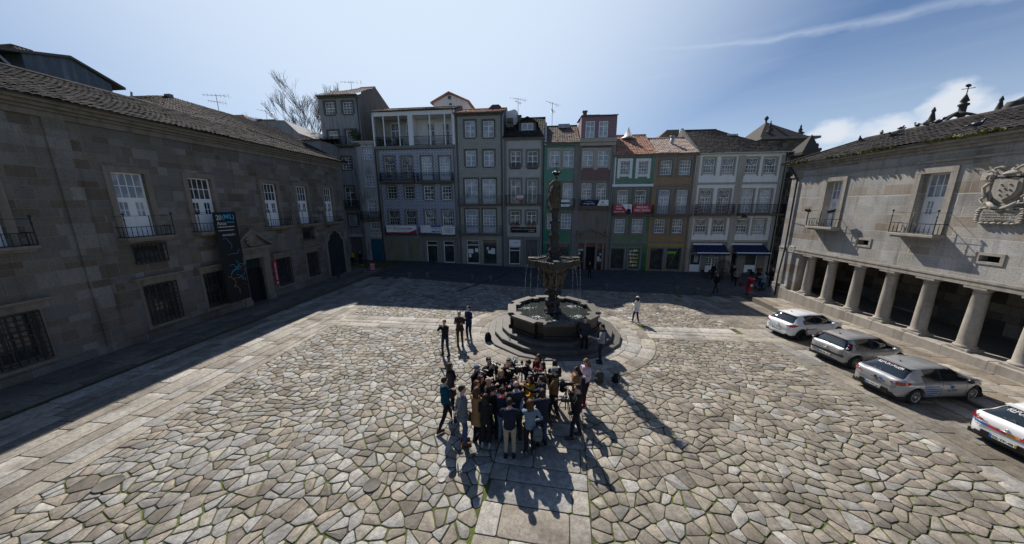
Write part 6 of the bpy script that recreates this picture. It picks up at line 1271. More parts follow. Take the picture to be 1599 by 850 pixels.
# open stone crown over the ridge
Yd=26; a=at(1503,185,Yd); e=empty('ribbed_cupola',(a.x,Yd,0),-.1,'openwork crown of curved stone ribs with a spire and weathervane, rising behind the arcade roof','church crown'); X=lambda px,py: (at(px,py,Yd).x-a.x,at(px,py,Yd).z)
mb=MB(); top=X(1497,176)
for (px,py,sg,yy) in ((1455,196,-1,0),(1523,185,1,0),(1480,192,-1,2.5),(1520,189,1,-2.2)):
    q=X(px,py); pts=[]
    for k in range(9): t=k/8; pts.append((q[0]+(top[0]-q[0])*t ** .9,yy*(1-t),q[1]-1+(top[1]-q[1]+1)*(sin(t*pi/2)*.55+t*.45)))
    if yy == 0 or True: mb.tube(pts,[.2,.13,.10,.09,.09,.09,.1,.11,.12],5)
    if yy == 0: mb.tube([(pts[4][0],0,pts[4][2]),(pts[4][0]+sg*.35,0,pts[4][2]+.3)],[.08,.03],5)
mb.build('rib',M['church_dark'],e); mb=MB(); zt=X(1503,160)[1]; x=X(1499.5,176)[0]; mb.lathe([(.16,-3.2),(.15,-.3),(.34,-.22),(.36,-.12),(.2,-.06),(.2,.42),(.3,.5),(.28,.62),(.12,.7),(.25,.8),(.02,.8+(zt-top[1])*.75)],(x+.12,0,top[1]),8); mb.build('spire',M['church_dark'],e)
mb=MB(); z=top[1]+.75+(zt-top[1])*.75; mb.tube([(x+.12,0,z-.3),(x+.12,0,z+.7)],.03,5); mb.tube([(x-.3,0,z+.35),(x+.6,0,z+.45)],.025,5); mb.ell((x+.1,0,z+.6),(.22,.04,.12),8,5); mb.build('weathervane',M['iron'],e)
for (px,py,lab) in ((1452,197,'small stone pinnacle left of the stone crown on the ridge'),(1557,180,'small stone pinnacle right of the stone crown on the ridge')):
    q=at(px,py,24); mb=MB(); mb.lathe([(.3,-2),(.3,-.1),(.38,0),(.2,.35),(.08,.9),(.12,1.0),(.03,1.25)],seg=8); o=mb.build('stone_pinnacle',M['church_dark']); o.location=q; tag(o,lab,'pinnacle','small pinnacles on the church behind')
q=at(1565,176,21); r=at(1612,150,21); mb=MB(); L=r-q; mb.tube([(0,0,-1.0),(L.x*.1,0,0),(L.x*.3,0,L.z*.45),(L.x*.55,0,L.z*.55),(L.x,0,L.z)],[.2,.26,.3,.26,.22],6); mb.tube([(L.x*.4,0,-.6),(L.x*.5,0,L.z*.1),(L.x*.62,0,L.z*.55)],[.2,.18,.16],6); mb.tube([(L.x,0,L.z),(L.x*1.6,0,L.z*1.05),(L.x*2.4,0,L.z*.6),(L.x*3,0,-1)],[.22,.25,.25,.3],6)
o=mb.build('stone_arch_rib',M['church_dark']); o.location=q; tag(o,'second curved stone rib rising at the right edge of the photo behind the roof','church crown')
# ------------------------------------------------------------------ fountain
FG=G(FC.x,FC.y)
ft=empty('fountain',(FC.x,FC.y,FG),0,'dark baroque stone fountain with stepped basin and carved column in the middle','fountain')
M['wet']=pm('wet_dark_stone',(.018,.016,.014),.45,.5,5,.5,spec=.5,streak=.5,dirt=(.045,.036,.024))  # wet stone, taken darker to put the backlit shade into its colour
M['step']=pm('step_stone',(.085,.078,.068),.6,.55,3,.4,streak=.4)
M['column_stone']=pm('wet_column_stone',(.02,.017,.014),.5,.5,8,.6,spec=.5)  # wet stone with the column's silhouette darkness painted into its colour
M['statue']=pm('statue_stone',(.085,.068,.045),.75,.4,7,.4)
def lobed(R,dent=.12,rot=0.0):              # eight lobes: straight faces with small set-backs between them
    pts=[]
    for k in range(8):
        a=rot+k*pi/4
        for (da,rr) in ((-.30,1.0),(.30,1.0),(.315,1-dent),(.47,1-dent)): pts.append((R*rr*cos(a+da),R*rr*sin(a+da)))
    return pts
def octo(R,rot=pi/8,cut=.0): return [(R*cos(rot+k*pi/4+s_*.16),R*sin(rot+k*pi/4+s_*.16)) for k in range(8) for s_ in (-1,1)]
random.seed(21)
for (R,z0,z1) in ((3.62,-.3,.2),(3.2,.2,.40),(2.8,.40,.60)):
    mb=MB(); p=octo(R); mb.slab(p,z0,z1-.025,0); mb.slab(p,z1-.022,z1,0,[(x*(1-.03/R),y*(1-.03/R)) for x,y in p]); mb.build('step',M['step'],ft)
mb=MB(); RB=2.38; zb,zt=.6,1.42
def wallring(mb,ro,ri,z0,z1,dent=.10,m=0,rot=.0):
    a,b_=lobed(ro,dent,rot),lobed(ri,dent,rot); k=len(a); n=mb.addv([(x,y,z0) for x,y in a]+[(x,y,z1) for x,y in a]+[(x,y,z1) for x,y in b_]+[(x,y,z0) for x,y in b_])
    for i in range(k):
        j=(i+1) % k
        for q in range(3): mb.face([n+q*k+i,n+q*k+j,n+(q+1)*k+j,n+(q+1)*k+i],m)
        mb.face([n+i,n+3*k+i,n+3*k+j,n+j],m)
wallring(mb,RB+.12,RB-.3,zb,zb+.16); wallring(mb,RB+.03,RB-.25,zb+.16,zt-.2); wallring(mb,RB+.10,RB-.27,zt-.2,zt-.12); mb.build('basin',M['wet'],ft)
mb=MB(); wallring(mb,RB+.16,RB-.3,zt-.12,zt); mb.build('basin_rim',M['step'],ft)
mb=MB(); mb.slab(lobed(RB-.1,.10),.5,zb+.22); mb.build('basin_floor',M['wet'],ft)
m,nt,b=node_mat('fountain_water'); t=N(nt,'ShaderNodeTexCoord'); b.inputs['Roughness'].default_value=.03; b.inputs['IOR'].default_value=1.33; b.inputs['Specular IOR Level'].default_value=.6
n1=N(nt,'ShaderNodeTexNoise'); n1.inputs['Scale'].default_value=5; n1.inputs['Detail'].default_value=4; nt.links.new(t.outputs['Object'],n1.inputs['Vector'])
n2=N(nt,'ShaderNodeTexNoise'); n2.inputs['Scale'].default_value=1.6; n2.inputs['Detail'].default_value=4; nt.links.new(t.outputs['Object'],n2.inputs['Vector'])
nt.links.new(mixc(nt,n2.outputs['Fac'],(.012,.018,.02),(.06,.065,.055)),b.inputs['Base Color']); bump(nt,b,n1.outputs['Fac'],.5,.04); M['water']=m
mb=MB(); mb.grid(lambda u,v: ((RB-.2)*v*cos(2*pi*u),(RB-.2)*v*sin(2*pi*u),zt-.2),48,6); mb.build('water',M['water'],ft)
M['foam']=pm('foam',(.8,.82,.82),.5,.1,20)
def splash(x,y,n=60,s=.22):
    mb=MB()
    for k in range(n):
        a,r_=random.uniform(0,2*pi),abs(random.gauss(0,s)); q=random.uniform(.008,.028); mb.ell((x+r_*cos(a)*1.3,y+r_*sin(a)*.7,zt-.19+random.uniform(0,.06)*max(0,1-r_/s)),(q*1.6,q*1.2,q*.6),6,4)
    return mb
jets=[(-1.32,.55),(-.95,-.95),(1.15,.75),(1.25,-.85),(-.1,-1.55)]
mb=MB()
for (x,y) in jets: s_=splash(x,y,60 if y > -1.4 else 25); n0=len(mb.v); mb.v += s_.v; mb.f += [tuple(i+n0 for i in f_) for f_ in s_.f]; mb.mi += s_.mi; mb.sm += s_.sm; mb.cols += s_.cols
tag(mb.build('foam',M['foam'],ft),kind='stuff')
# stem: vase shaped pedestal, caryatid bulge, square upper bowl
mb=MB(); mb.box(-.55,.55,-.55,.55,.6,1.3); mb.lathe([(.62,1.2),(.64,1.35),(.5,1.42),(.42,1.5),(.46,1.62),(.56,1.75),(.6,1.86),(.5,1.94),(.34,2.0),(.3,2.08),(.42,2.16),(.56,2.26),(.55,2.36),(.38,2.46),(.34,2.54),(.4,2.62)],seg=18); 
for k in range(8):
    a=k*pi/4+.2; mb.ell((.44*cos(a),.44*sin(a),1.72),(.13,.13,.22),8,6); mb.tube([(.5*cos(a),.5*sin(a),2.22),(.62*cos(a),.62*sin(a),2.3),(.5*cos(a),.5*sin(a),2.4)],[.07,.08,.05],6)
_o=mb.build('pedestal',M['column_stone'],ft); _o.scale=(0.74,0.74,1)
mb=MB(); mb.lathe([(.3,2.6),(.38,2.75),(.36,2.95),(.42,3.15),(.55,3.35),(.75,3.55),(.95,3.72),(1.0,3.78)],seg=20)
for k in range(8):                           # crouching figures under the bowl
    a=k*pi/4+pi/8; c_,s_=cos(a),sin(a); mb.ell((.5*c_,.5*s_,2.98),(.17,.17,.24),9,7); mb.ell((.66*c_,.66*s_,3.28),(.13,.13,.15),9,7); mb.cap_tube([(.62*c_,.62*s_,3.05),(.72*cos(a+.2),.72*sin(a+.2),3.25),(.85*cos(a+.3),.85*sin(a+.3),3.5)],[.07,.06,.05],6); mb.cap_tube([(.45*c_,.45*s_,2.8),(.62*cos(a-.12),.62*sin(a-.12),2.72),(.42*c_,.42*s_,2.6)],[.09,.08,.06],6)
_o=mb.build('carved_figures',M['statue'],ft); _o.scale=(0.85,0.85,1)
def star(R,r,n=4,rot=0): return [((R if i % 2 == 0 else r)*cos(rot+i*pi/n),(R if i % 2 == 0 else r)*sin(rot+i*pi/n)) for i in range(2*n)]
mb=MB(); zq=3.78
def bowl(R): return [(R*x,R*y) for x,y in ((1,-.30),(1,.30),(.80,.34),(.62,.62),(.34,.80),(.30,1),(-.30,1),(-.34,.80),(-.62,.62),(-.80,.34),(-1,.30),(-1,-.30),(-.80,-.34),(-.62,-.62),(-.34,-.80),(-.30,-1),(.30,-1),(.34,-.80),(.62,-.62),(.80,-.34))]
o_,i_=bowl(1.28),bowl(1.06); k=len(o_); mb.slab([(x*.8,y*.8) for x,y in o_],zq-.06,zq+.02,0,o_); n=mb.addv([(x,y,zq+.02) for x,y in o_]+[(x,y,zq+.3) for x,y in o_]+[(x,y,zq+.3) for x,y in i_]+[(x,y,zq+.08) for x,y in i_])
for i in range(k):
    j=(i+1) % k
    for q in range(3): mb.face([n+q*k+i,n+q*k+j,n+(q+1)*k+j,n+(q+1)*k+i])
mb.slab(i_,zq+.02,zq+.12)
for i in range(k):
    j=(i+1) % k; a,b_=o_[i],o_[j]; L=hypot(b_[0]-a[0],b_[1]-a[1]); c_=max(1,int(L/.14))
    for q in range(c_): t=(q+.5)/c_; mb.ell((a[0]+(b_[0]-a[0])*t,a[1]+(b_[1]-a[1])*t,zq+.32),(.045,.045,.035),6,5)
for (dx,dy) in ((1.16,0),(-1.16,0),(0,1.16),(0,-1.16)): mb.box(dx-.18,dx+.18,dy-.18,dy+.18,zq-.02,zq+.42)
mb.build('upper_bowl',M['wet'],ft)
mb=MB(); mb.grid(lambda u,v: (.98*v*cos(2*pi*u),.98*v*sin(2*pi*u),zq+.23),24,3); mb.build('bowl_water',M['water'],ft)
mb=MB(); mb.lathe([(.55,3.9),(.58,4.12),(.42,4.2),(.34,4.4),(.44,4.5),(.4,4.62),(.3,4.7),(.29,5.2),(.36,5.28),(.38,5.36),(.28,5.44),(.255,5.9),(.33,5.98),(.34,6.06),(.24,6.14),(.22,6.5),(.3,6.58),(.31,6.66),(.2,6.7)],seg=16)
for k in range(8):
    a=k*pi/4
    for (r_,z) in ((.33,5.32),(.3,6.02),(.46,4.3),(.27,6.62)): mb.ell((r_*1.05*cos(a),r_*1.05*sin(a),z),(.055,.055,.09),7,6)
    mb.box(.27*cos(a)-.03,.27*cos(a)+.03,.27*sin(a)-.03,.27*sin(a)+.03,4.75,5.2)
_o=mb.build('shaft',M['column_stone'],ft); _o.scale=(0.72,0.72,1)
# crowning figure: castle base, draped statue with raised arm, orb and cross
mb=MB(); mb.box(-.25,.25,-.25,.25,6.7,6.95)
for s_ in ((-1,-1),(-1,1),(1,-1),(1,1)): mb.box(s_[0]*.24-.06,s_[0]*.24+.06,s_[1]*.24-.06,s_[1]*.24+.06,6.7,7.05)
mb.rings([(0,0,6.95,.30,.26),(.02,0,7.1,.33,.28),(.0,.0,7.35,.30,.24),(-.02,0,7.55,.23,.18),(0,0,7.7,.2,.15),(.03,0,7.9,.24,.16),(.04,0,8.02,.22,.14),(.03,0,8.08,.09,.08),(.03,0,8.14,.07,.07)],14)
mb.ell((.03,-.01,8.24),(.1,.11,.13),12,9)
mb.cap_tube([(-.16,0,8.0),(-.4,-.05,7.82),(-.46,-.12,7.55)],[.085,.07,.06],8); mb.cap_tube([(-.46,-.12,7.55),(-.3,-.18,7.42)],[.06,.05],8); mb.cap_tube([(.2,0,8.0),(.34,-.02,7.75),(.3,-.16,7.5)],[.085,.07,.05],8)
for k in range(9): a=k*.7; mb.cap_tube([(.26*cos(a),.2*sin(a),7.75),(.34*cos(a+.2),.28*sin(a+.2),7.3),(.3*cos(a+.3),.26*sin(a+.3),6.98)],[.03,.045,.04],5)
mb.cap_tube([(-.3,.05,7.5),(-.42,.05,7.2),(-.3,0,6.98)],[.07,.09,.06],7); _o=mb.build('statue',M['statue'],ft); _o.scale=(0.74,0.74,1)
mb=MB()
for k in range(7): a=k*2*pi/7; mb.tube([(.03+.08*cos(a),.08*sin(a),8.34),(.03+.2*cos(a),.2*sin(a),8.46),(.03+.26*cos(a),.26*sin(a),8.4)],[.03,.035,.015],6)
mb.ell((.0,0,8.44),(.13,.13,.1),12,7); mb.tube([(.03,0,8.44),(.03,0,9.0)],.016,6); mb.tube([(-.06,0,8.88),(.12,0,8.88)],.016,6)
for (dx,dz) in ((-.07,8.88),(.13,8.88),(.03,9.0)): mb.ell((dx,0,dz),(.03,.03,.03),8,6)
mb.build('cross',M['iron'],ft)
m,nt,b=node_mat('falling_water'); b.inputs['Base Color'].default_value=(.85,.88,.9,1); b.inputs['Roughness'].default_value=.08; b.inputs['Transmission Weight'].default_value=.6; b.inputs['IOR'].default_value=1.33; M['jet']=m
mb=MB()
for (x0,y0,x1,y1) in ((-1.36,0,-1.55,.1),(-1.2,-.3,-1.25,-.45),(1.36,0,1.5,.05),(1.1,.5,1.2,.75),(.95,-.5,1.25,-.85),(-.8,-.6,-.95,-.95),(0,-1.35,-.1,-1.55)):
    z0_=zq+.05
    for k in range(46):
        t=(k+random.random())/46; z=z0_-(z0_-zt+.2)*t*t ** .4; x=x0+(x1-x0)*t ** .6; y=y0+(y1-y0)*t ** .6; q=random.uniform(.005,.012); mb.ell((x+random.gauss(0,.008),y+random.gauss(0,.008),z),(q,q,q*random.uniform(1.5,4)),5,4)
tag(mb.build('falling_water',M['jet'],ft),kind='stuff')
# ------------------------------------------------------------------ cars
def car_paint(name,col,metal=0.0,rough=.35):
    m,nt,b=node_mat(name); b.inputs['Base Color'].default_value=c4(col); b.inputs['Metallic'].default_value=metal; b.inputs['Roughness'].default_value=rough; b.inputs['Coat Weight'].default_value=1; b.inputs['Coat Roughness'].default_value=.04
    t=N(nt,'ShaderNodeTexCoord'); n1=N(nt,'ShaderNodeTexNoise'); n1.inputs['Scale'].default_value=3; n1.inputs['Detail'].default_value=8; nt.links.new(t.outputs['Object'],n1.inputs['Vector'])
    r=N(nt,'ShaderNodeMapRange'); nt.links.new(n1.outputs['Fac'],r.inputs[0]); r.inputs[3].default_value=rough*.7; r.inputs[4].default_value=rough*1.5; nt.links.new(r.outputs[0],b.inputs['Roughness']); return m
M['car_white']=car_paint('white_car_paint',(.72,.73,.74)); M['car_silver']=car_paint('silver_car_paint',(.34,.35,.36),.35,.3); M['car_champ']=car_paint('warm_silver_paint',(.36,.36,.355),.35,.3)
m,nt,b=node_mat('tinted_car_glass'); b.inputs['Base Color'].default_value=(.012,.016,.018,1); b.inputs['Roughness'].default_value=.03; b.inputs['Specular IOR Level'].default_value=.8; b.inputs['Coat Weight'].default_value=1; b.inputs['Coat Roughness'].default_value=.02; M['car_glass']=m
m,nt,b=node_mat('tail_lamp_lens'); b.inputs['Base Color'].default_value=(.35,.008,.01,1); b.inputs['Roughness'].default_value=.1; b.inputs['Coat Weight'].default_value=1; M['lamp_red']=m
m,nt,b=node_mat('clear_lamp_lens'); b.inputs['Base Color'].default_value=(.7,.7,.7,1); b.inputs['Roughness'].default_value=.12; b.inputs['Metallic'].default_value=.5; M['lamp_clear']=m
M['rim']=pm('wheel_alloy',(.5,.5,.5),.35,.1,6,metal=.6); M['tyre']=pm('tyre_rubber',(.02,.02,.02),.85,.2,8); M['plate']=pm('number_plate',(.75,.75,.72),.4,.05,5)
M['car_blue']=pm('blue_decal',(.015,.13,.42),.7,.05,5,spec=.1); M['decal_red']=pm('red_decal',(.55,.03,.05),.4,.05,5)
def interp(x,tab):
    for i in range(len(tab)-1):
        a,b_=tab[i],tab[i+1]
        if x <= b_[0]: t=max(0,(x-a[0])/(b_[0]-a[0]+1e-9)); t=t*t*(3-2*t)*.35+t*.65; return a[1]+(b_[1]-a[1])*t
    return tab[-1][1]
def make_car(label,p,rz,sc,paint,prof,decals,plate_txt,L=4.0,wheelbase=2.58,xr=.70,rim='alloy',lights='wrap',belt=(.90,.86),groups='cars parked in front of the arcade',third=True,bumper='black',name='hatchback_car',quarter=0.0):
    """a five door hatchback: x runs from the tail (0) to the nose (L)"""
    e=empty(name,p,rz,label,'car',groups); e.scale=(sc*.95,sc,sc)
    xf=xr+wheelbase; W2=.86; Rw=.31; Ra=.375
    top=prof['top']; rw0,rw1=prof['rear_win']; ws0,ws1=prof['screen']
    def half(x): return interp(x,[(0,.50),(.03,.62),(.09,.715),(.2,.79),(.4,.84),(.7,W2),(L-1.0,W2),(L-.5,.80),(L-.15,.68),(L,.52)])
    def bot(x):
        z=interp(x,[(0,.34),(.1,.27),(.4,.22),(L-.5,.2),(L-.1,.24),(L,.32)])
        for xw in (xr,xf):
            if abs(x-xw) < Ra: z=max(z,Rw+sqrt(Ra*Ra-(x-xw) ** 2)-.015)
        return z
    def ztop(x): return interp(x,top)
    def zbelt(x): return min(belt[0]+(belt[1]-belt[0])*x/L,ztop(x)-.02) if x > .12 else min(belt[0],ztop(x)-.02)
    def rwid(x): return interp(x,[(0,.48),(rw0,.62),(rw1,.53),(1.6,.56),(ws0,.55),(ws1,.68),(L-.4,.62),(L,.42)])
    xs=sorted(set([0,.02,.05,.09,.14,rw0,rw0+.06,rw0+.14,rw0+.22,rw1-.1,rw1-.04,rw1,rw1+.1]+[round(.6+i*.1,2) for i in range(int((L-.7)*10))]+[round(xw+Ra*cos(a),3) for xw in (xr,xf) for a in [pi*q/14 for q in range(15)]]+[ws0,ws1,L-.1,L-.05,L-.02,L]))
    xs=[x for i,x in enumerate(xs) if i == 0 or x-xs[i-1] > .008]
    def sect(x):
        w,zb,zt_,zl,wr=half(x),bot(x),ztop(x),zbelt(x),rwid(x); cab=max(0.0,min(1.0,(zt_-zl-.03)/.22))
        wl=w*.965; p=[(w*.90,zb),(w*.975,zb+.02),(w,max(zb+.03,.45)),(w*1.0,max(zb+.05,.60)),(w*.995,max(zb+.07,.74)),(wl,max(zb+.1,zl))]
        z5=p[-1][1]
        for k,t in enumerate((.04,.5,.94)): p.append((wl+(wr-wl)*(t*cab+(1-cab)*t*.5)-(.02 if k == 0 else 0)*cab,z5+(zt_-.055*cab-z5)*t ** (1 if cab > .5 else .5)))
        p += [(wr*.86,zt_-.018),(wr*.45,zt_-.004),(0,zt_)]
        return p
    rows=[sect(x) for x in xs]; K=len(rows[0]); mb=MB(); ring=[]
    for x,p in zip(xs,rows):
        dx=0 if x > .12 else 0
        full=[(x+(.05*(1-abs(q[0])/.8)*0),q[0],q[1]) for q in p]+[(x,-q[0],q[1]) for q in reversed(p[:-1])]; ring.append(mb.addv(full))
    F_=2*K-1
    def zone(xm,k):                             # k: strip index counted from the sill to the roof centre
        kk=k if k < K-1 else F_-2-k
        if kk in (8,9,10) and rw0-.005 < xm < rw1 and kk >= 8: return 1
        if kk in (8,9,10) and ws0 < xm < ws1-.04: return 1
        if kk in (6,7) and prof['side'][0]+(.0 if kk == 6 else .14) < xm < prof['side'][1]-(.0 if kk == 6 else .22):
            if abs(xm-prof['pillar']) < .055: return 3
            return 1
        return 0
    for i in range(len(xs)-1):
        xm=(xs[i]+xs[i+1])/2
        for k in range(F_-1): a,b_=ring[i]+k,ring[i+1]+k; mb.face([a,b_,b_+1,a+1],zone(xm,k),True)
    mb.face([ring[0]+k for k in range(F_)],0,False); mb.face([ring[-1]+k for k in reversed(range(F_))],0,False)
    mb.box(.15,L-.2,-.8,.8,.16,.3,3)
    body=mb.build('body',[M[paint],M['car_glass'],M['lamp_red'],M['black_matt']],e)
    # flared lip round each arch, black wheel wells, door shut lines, handles, sills
    for xw in (xr,xf):
        for s_ in (-1,1):
            mb=MB(); n=16; q=mb.addv([(xw+r_*cos(pi*i/n),s_*(half(xw)+.004-.25*d_),Rw+r_*sin(pi*i/n)) for i in range(n+1) for (r_,d_) in ((Ra+.005,0),(Ra-.005,1.0))])
            for i in range(n): mb.face([q+2*i,q+2*i+1,q+2*i+3,q+2*i+2])
            mb.slab([(xw-Ra,s_*.55),(xw+Ra,s_*.55),(xw+Ra,s_*.6),(xw-Ra,s_*.6)][::s_],.2,Rw+Ra); mb.build('wheel_well',M['black_matt'],body)
    mb=MB()
    for s_ in (-1,1):
        for xd in prof['doors']:
            pts=[]
            for zz in (.30,.45,.6,.74,.86): pts.append((xd+prof.get('rake',0)*(zz-.6),s_*(interp(zz,[(.2,half(xd)*.975),(.45,half(xd)),(.74,half(xd)*.995),(.9,half(xd)*.965)])+.001),zz))
            mb.tube(pts,.005,4)
        xa,xb=prof['doors'][0],prof['doors'][-1]; mb.tube([(xa,s_*half(xa)*.98,.30),(xb,s_*half(xb)*.98,.30)],.006,4); mb.box(prof['doors'][0]+.05,xf-Ra-.05,s_*.82,s_*.862,.2,.285)
    for s_ in (-1,1): mb.tube([(prof['side'][0]-.02,s_*(half(1)*.965+.0),zbelt(1)+.005),(1.6,s_*(half(1.6)*.965+.002),zbelt(1.6)+.005),(prof['side'][1]+.02,s_*(half(2.8)*.965),zbelt(2.8)+.005)],.008,4)
    mb.build('door_seams',M['black'],body)
    mb=MB()
    for s_ in (-1,1):
        for xh in prof['handles']: mb.cap_tube([(xh-.09,s_*(half(xh)*.985+.02),.79),(xh+.09,s_*(half(xh)*.985+.02),.785)],.014,6)
    mb.build('door_handle',M[paint],body)
    # tail: lamps, plate, bumper insert, hatch seam, badge, wiper, aerial, roof spoiler
    zl=belt[0]
    for s_ in (-1,1):
        mb=MB()
        if lights == 'wrap':
            for (a,xx,yy,z0,z1) in ((0,0,0,0,0),):
                q=mb.addv([(.0,s_*.46,zl-.13),(.0,s_*.47,zl-.09),(.03,s_*.63,zl-.15),(.03,s_*.625,zl-.05),(.09,s_*.727,zl-.16),(.09,s_*.715,zl-.02),(.22,s_*.808,zl-.12),(.22,s_*.795,zl+.0),(.36,s_*.842,zl-.06),(.36,s_*.83,zl+.01)])
                for i in range(4): f_=[q+2*i,q+2*i+2,q+2*i+3,q+2*i+1]; mb.face(f_ if s_ < 0 else f_[::-1],0,True)
                for v_ in range(q,q+10): x_,y_,z_=mb.v[v_]; mb.v[v_]=(x_-.012,y_+s_*.006,z_)
            mb.ell((.02,s_*.57,zl-.10),(.02,.06,.016),10,6,1)
        elif lights == 'tall':
            q=mb.addv([(.07,s_*.64,zl-.02),(.2,s_*.585,zl+.25),(.12,s_*.745,zl-.05),(.28,s_*.68,zl+.28),(.26,s_*.81,zl-.02),(.38,s_*.735,zl+.22)])
            for i in range(2): f_=[q+2*i,q+2*i+2,q+2*i+3,q+2*i+1]; mb.face(f_ if s_ < 0 else f_[::-1],2,True)
            mb.ell((.13,s_*.72,zl+.05),(.05,.05,.05),10,8,1); mb.ell((.22,s_*.69,zl+.17),(.05,.05,.045),10,8,0)
        mb.build('tail_lamp',[M['lamp_red'],M['lamp_clear'],M['black']],e)
        mb=MB(); q=mb.addv([(L-.02,s_*.34,.62),(L-.03,s_*.36,.72),(L-.12,s_*.62,.6),(L-.2,s_*.62,.76),(L-.4,s_*.8,.66),(L-.55,s_*.8,.8)])
        for i in range(2): mb.face([q+2*i,q+2*i+1,q+2*i+3,q+2*i+2])
        mb.build('headlight',M['lamp_clear'],e)
        mb=MB(); mb.ell((ws1-.42,s_*.98,.96),(.075,.1,.075),10,7,0 if bumper != 'grey' else 0); mb.cap_tube([(ws1-.4,s_*.86,.9),(ws1-.42,s_*.95,.93)],.025,6,1); mb.build('wing_mirror',[M[paint] if 'corsa' in prof else M['black'],M['black']],e)
    mb=MB()
    if bumper == 'black': mb.slab([(-.03,-.46),(.2,-.46),(.2,.46),(-.03,.46)][::-1],.27,.47); mb.slab([(-.02,-.46),(.01,-.56),(.06,-.65),(.14,-.715),(.28,-.77),(.28,.77),(.14,.715),(.06,.65),(.01,.56),(-.02,.46)][::-1],.26,.38)
    else: mb.box(-.025,.06,-.45,.45,.27,.36)
    if bumper == 'grey': mb.box(-.03,.02,-.72,.72,.56,.63)
    bp=mb.build('rear_bumper',M['black'] if bumper != 'body' else M[paint],e)
    zp=.42 if bumper == 'black' else .47
    mb=MB(); mb.box(-.05,-.036,-.26,.26,zp-.055,zp+.055); mb.box(-.053,-.049,.215,.262,zp-.055,zp+.055,1); mb.box(-.053,-.049,-.262,-.225,zp-.055,zp+.055,2)
    mb.M=Matrix.Rotation(-pi/2,4,'Z'); text(mb,plate_txt,-.2,.2,zp-.035,zp+.035,-.052,3,.01); mb.M=None; mb.build('number_plate',[M['plate'],M['sign_blue'],M['yellow'],M['black']],e)
    mb=MB(); mb.tube([(-.012,-.6,.60),(-.014,.6,.60)],.006,4); mb.tube([(-.0,-.62,.6),(.03,-.66,zl-.1),(.06,-.62,zl+.02)],.005,4); mb.tube([(0,.62,.6),(.03,.66,zl-.1),(.06,.62,zl+.02)],.005,4); mb.build('hatch_seam',M['black'],body)
    mb=MB(); mb.lathe([(.045,0),(.045,.012),(.03,.016)],seg=14); mb.v=[(-z+.0,x,y+zl-.14) for x,y,z in mb.v]; mb.tube([(-.02,-.12,zl-.2),(-.02,.12,zl-.2)],.012,5); mb.build('badge',M['rim'] if paint != 'car_silver' else M['black'],e)
    def rear(u,v):                              # point just outside the rear window: u across, v up
        x=rw0+(rw1-rw0)*v; w_=rwid(x)*.9; return Vector((x-.012,u*w_,ztop(x)+.012-.02*abs(u)))
    mb=MB(); a=rear(0,.06); mb.ell(a,(.03,.03,.02),8,5); mb.tube([a,rear(.1,.18),rear(.55,.2)],.008,5); mb.build('wiper',M['black'],e)
    mb=MB(); z_=ztop(rw1); mb.slab([(rw1-.1,-.52),(rw1+.16,-.55),(rw1+.16,.55),(rw1-.1,.52)][::-1],z_-.0,z_+.022); mb.box(rw1-.105,rw1-.095,-.15,.15,z_-.005,z_+.015,1); mb.build('roof_spoiler',[M[paint],M['lamp_red']],e)
    mb=MB(); xa=prof.get('ant',rw1+.25); mb.ell((xa,0,ztop(xa)+.01),(.045,.03,.02),8,5); mb.tube([(xa,0,ztop(xa)),(xa-.12,0,ztop(xa)+.22)],.004,4); mb.build('antenna',M['black'],e)
    # wheels
    def wheel(xw,s_):
        y=s_*(half(xw)-.10); w=MB(); w.M=Matrix.Translation((xw,y,Rw)) @ Matrix.Rotation(-s_*pi/2,4,'X')
        w.lathe([(.20,-.09),(.28,-.1),(.305,-.075),(Rw,-.04),(Rw,.05),(.305,.085),(.28,.1),(.205,.095),(.2,.06)],seg=30); t_=w.build('wheel',M['tyre'],e)
        r_=MB(); r_.M=w.M; r_.lathe([(.205,-.02),(.205,.09),(.19,.096),(.185,.075),(.18,.05)],seg=30,m=0); r_.lathe([(.18,.035),(.02,.035)],seg=20,m=1)
        n={'alloy': 9,'multi': 12,'steel': 6}[rim]
        for k in range(n):
            a=2*pi*k/n; ww=.022 if rim != 'steel' else .05
            q=r_.addv([(.03*cos(a)-ww*sin(a),.03*sin(a)+ww*cos(a),.08),(.03*cos(a)+ww*sin(a),.03*sin(a)-ww*cos(a),.08),(.19*cos(a)+ww*1.2*sin(a),.19*sin(a)-ww*1.2*cos(a),.085),(.19*cos(a)-ww*1.2*sin(a),.19*sin(a)+ww*1.2*cos(a),.085)]); r_.face([q,q+1,q+2,q+3]); r_.face([q+3,q+2,q+1,q])
        r_.lathe([(.055,.05),(.055,.088),(.03,.096)],seg=12); r_.build('rim',[M['rim'] if rim != 'steel' else M['black'],M['black_matt']],t_)
    for xw in (xr,xf):
        for s_ in (-1,1): wheel(xw,s_)
    # lettering and stripes: (kind, ...)
    mats=[M['white'],M['black'],M['car_blue'],M['decal_red'],M['orange'],M['navy'],M['cyan']]
    def side_text(t,x0,x1,z0,z1,m_,s_=-1,shear=0):
        nonlocal mb
        tmp=MB(); text(tmp,t,x0,x1,z0,z1,0,0,.01,shear); n=mb.addv([(x,s_*(half(x)*(1 if z < .74 else .985)+.006),z) for x,y,z in tmp.v])
        for f_ in tmp.f: mb.face([n+i for i in f_],m_)
    def side_patch(x0,x1,z0,z1,m_,s_=-1):
        n_=max(2,int((x1-x0)/.08)); r_=(z1-z0)/2
        def fn(u,v):
            x=x0+(x1-x0)*u; z=z0+(z1-z0)*v; return (x,s_*(interp(z,[(.2,half(x)*.975),(.45,half(x)),(.74,half(x)*.995),(.9,half(x)*.965)])+.006),z)
        mb.grid(fn,n_,2,m_)
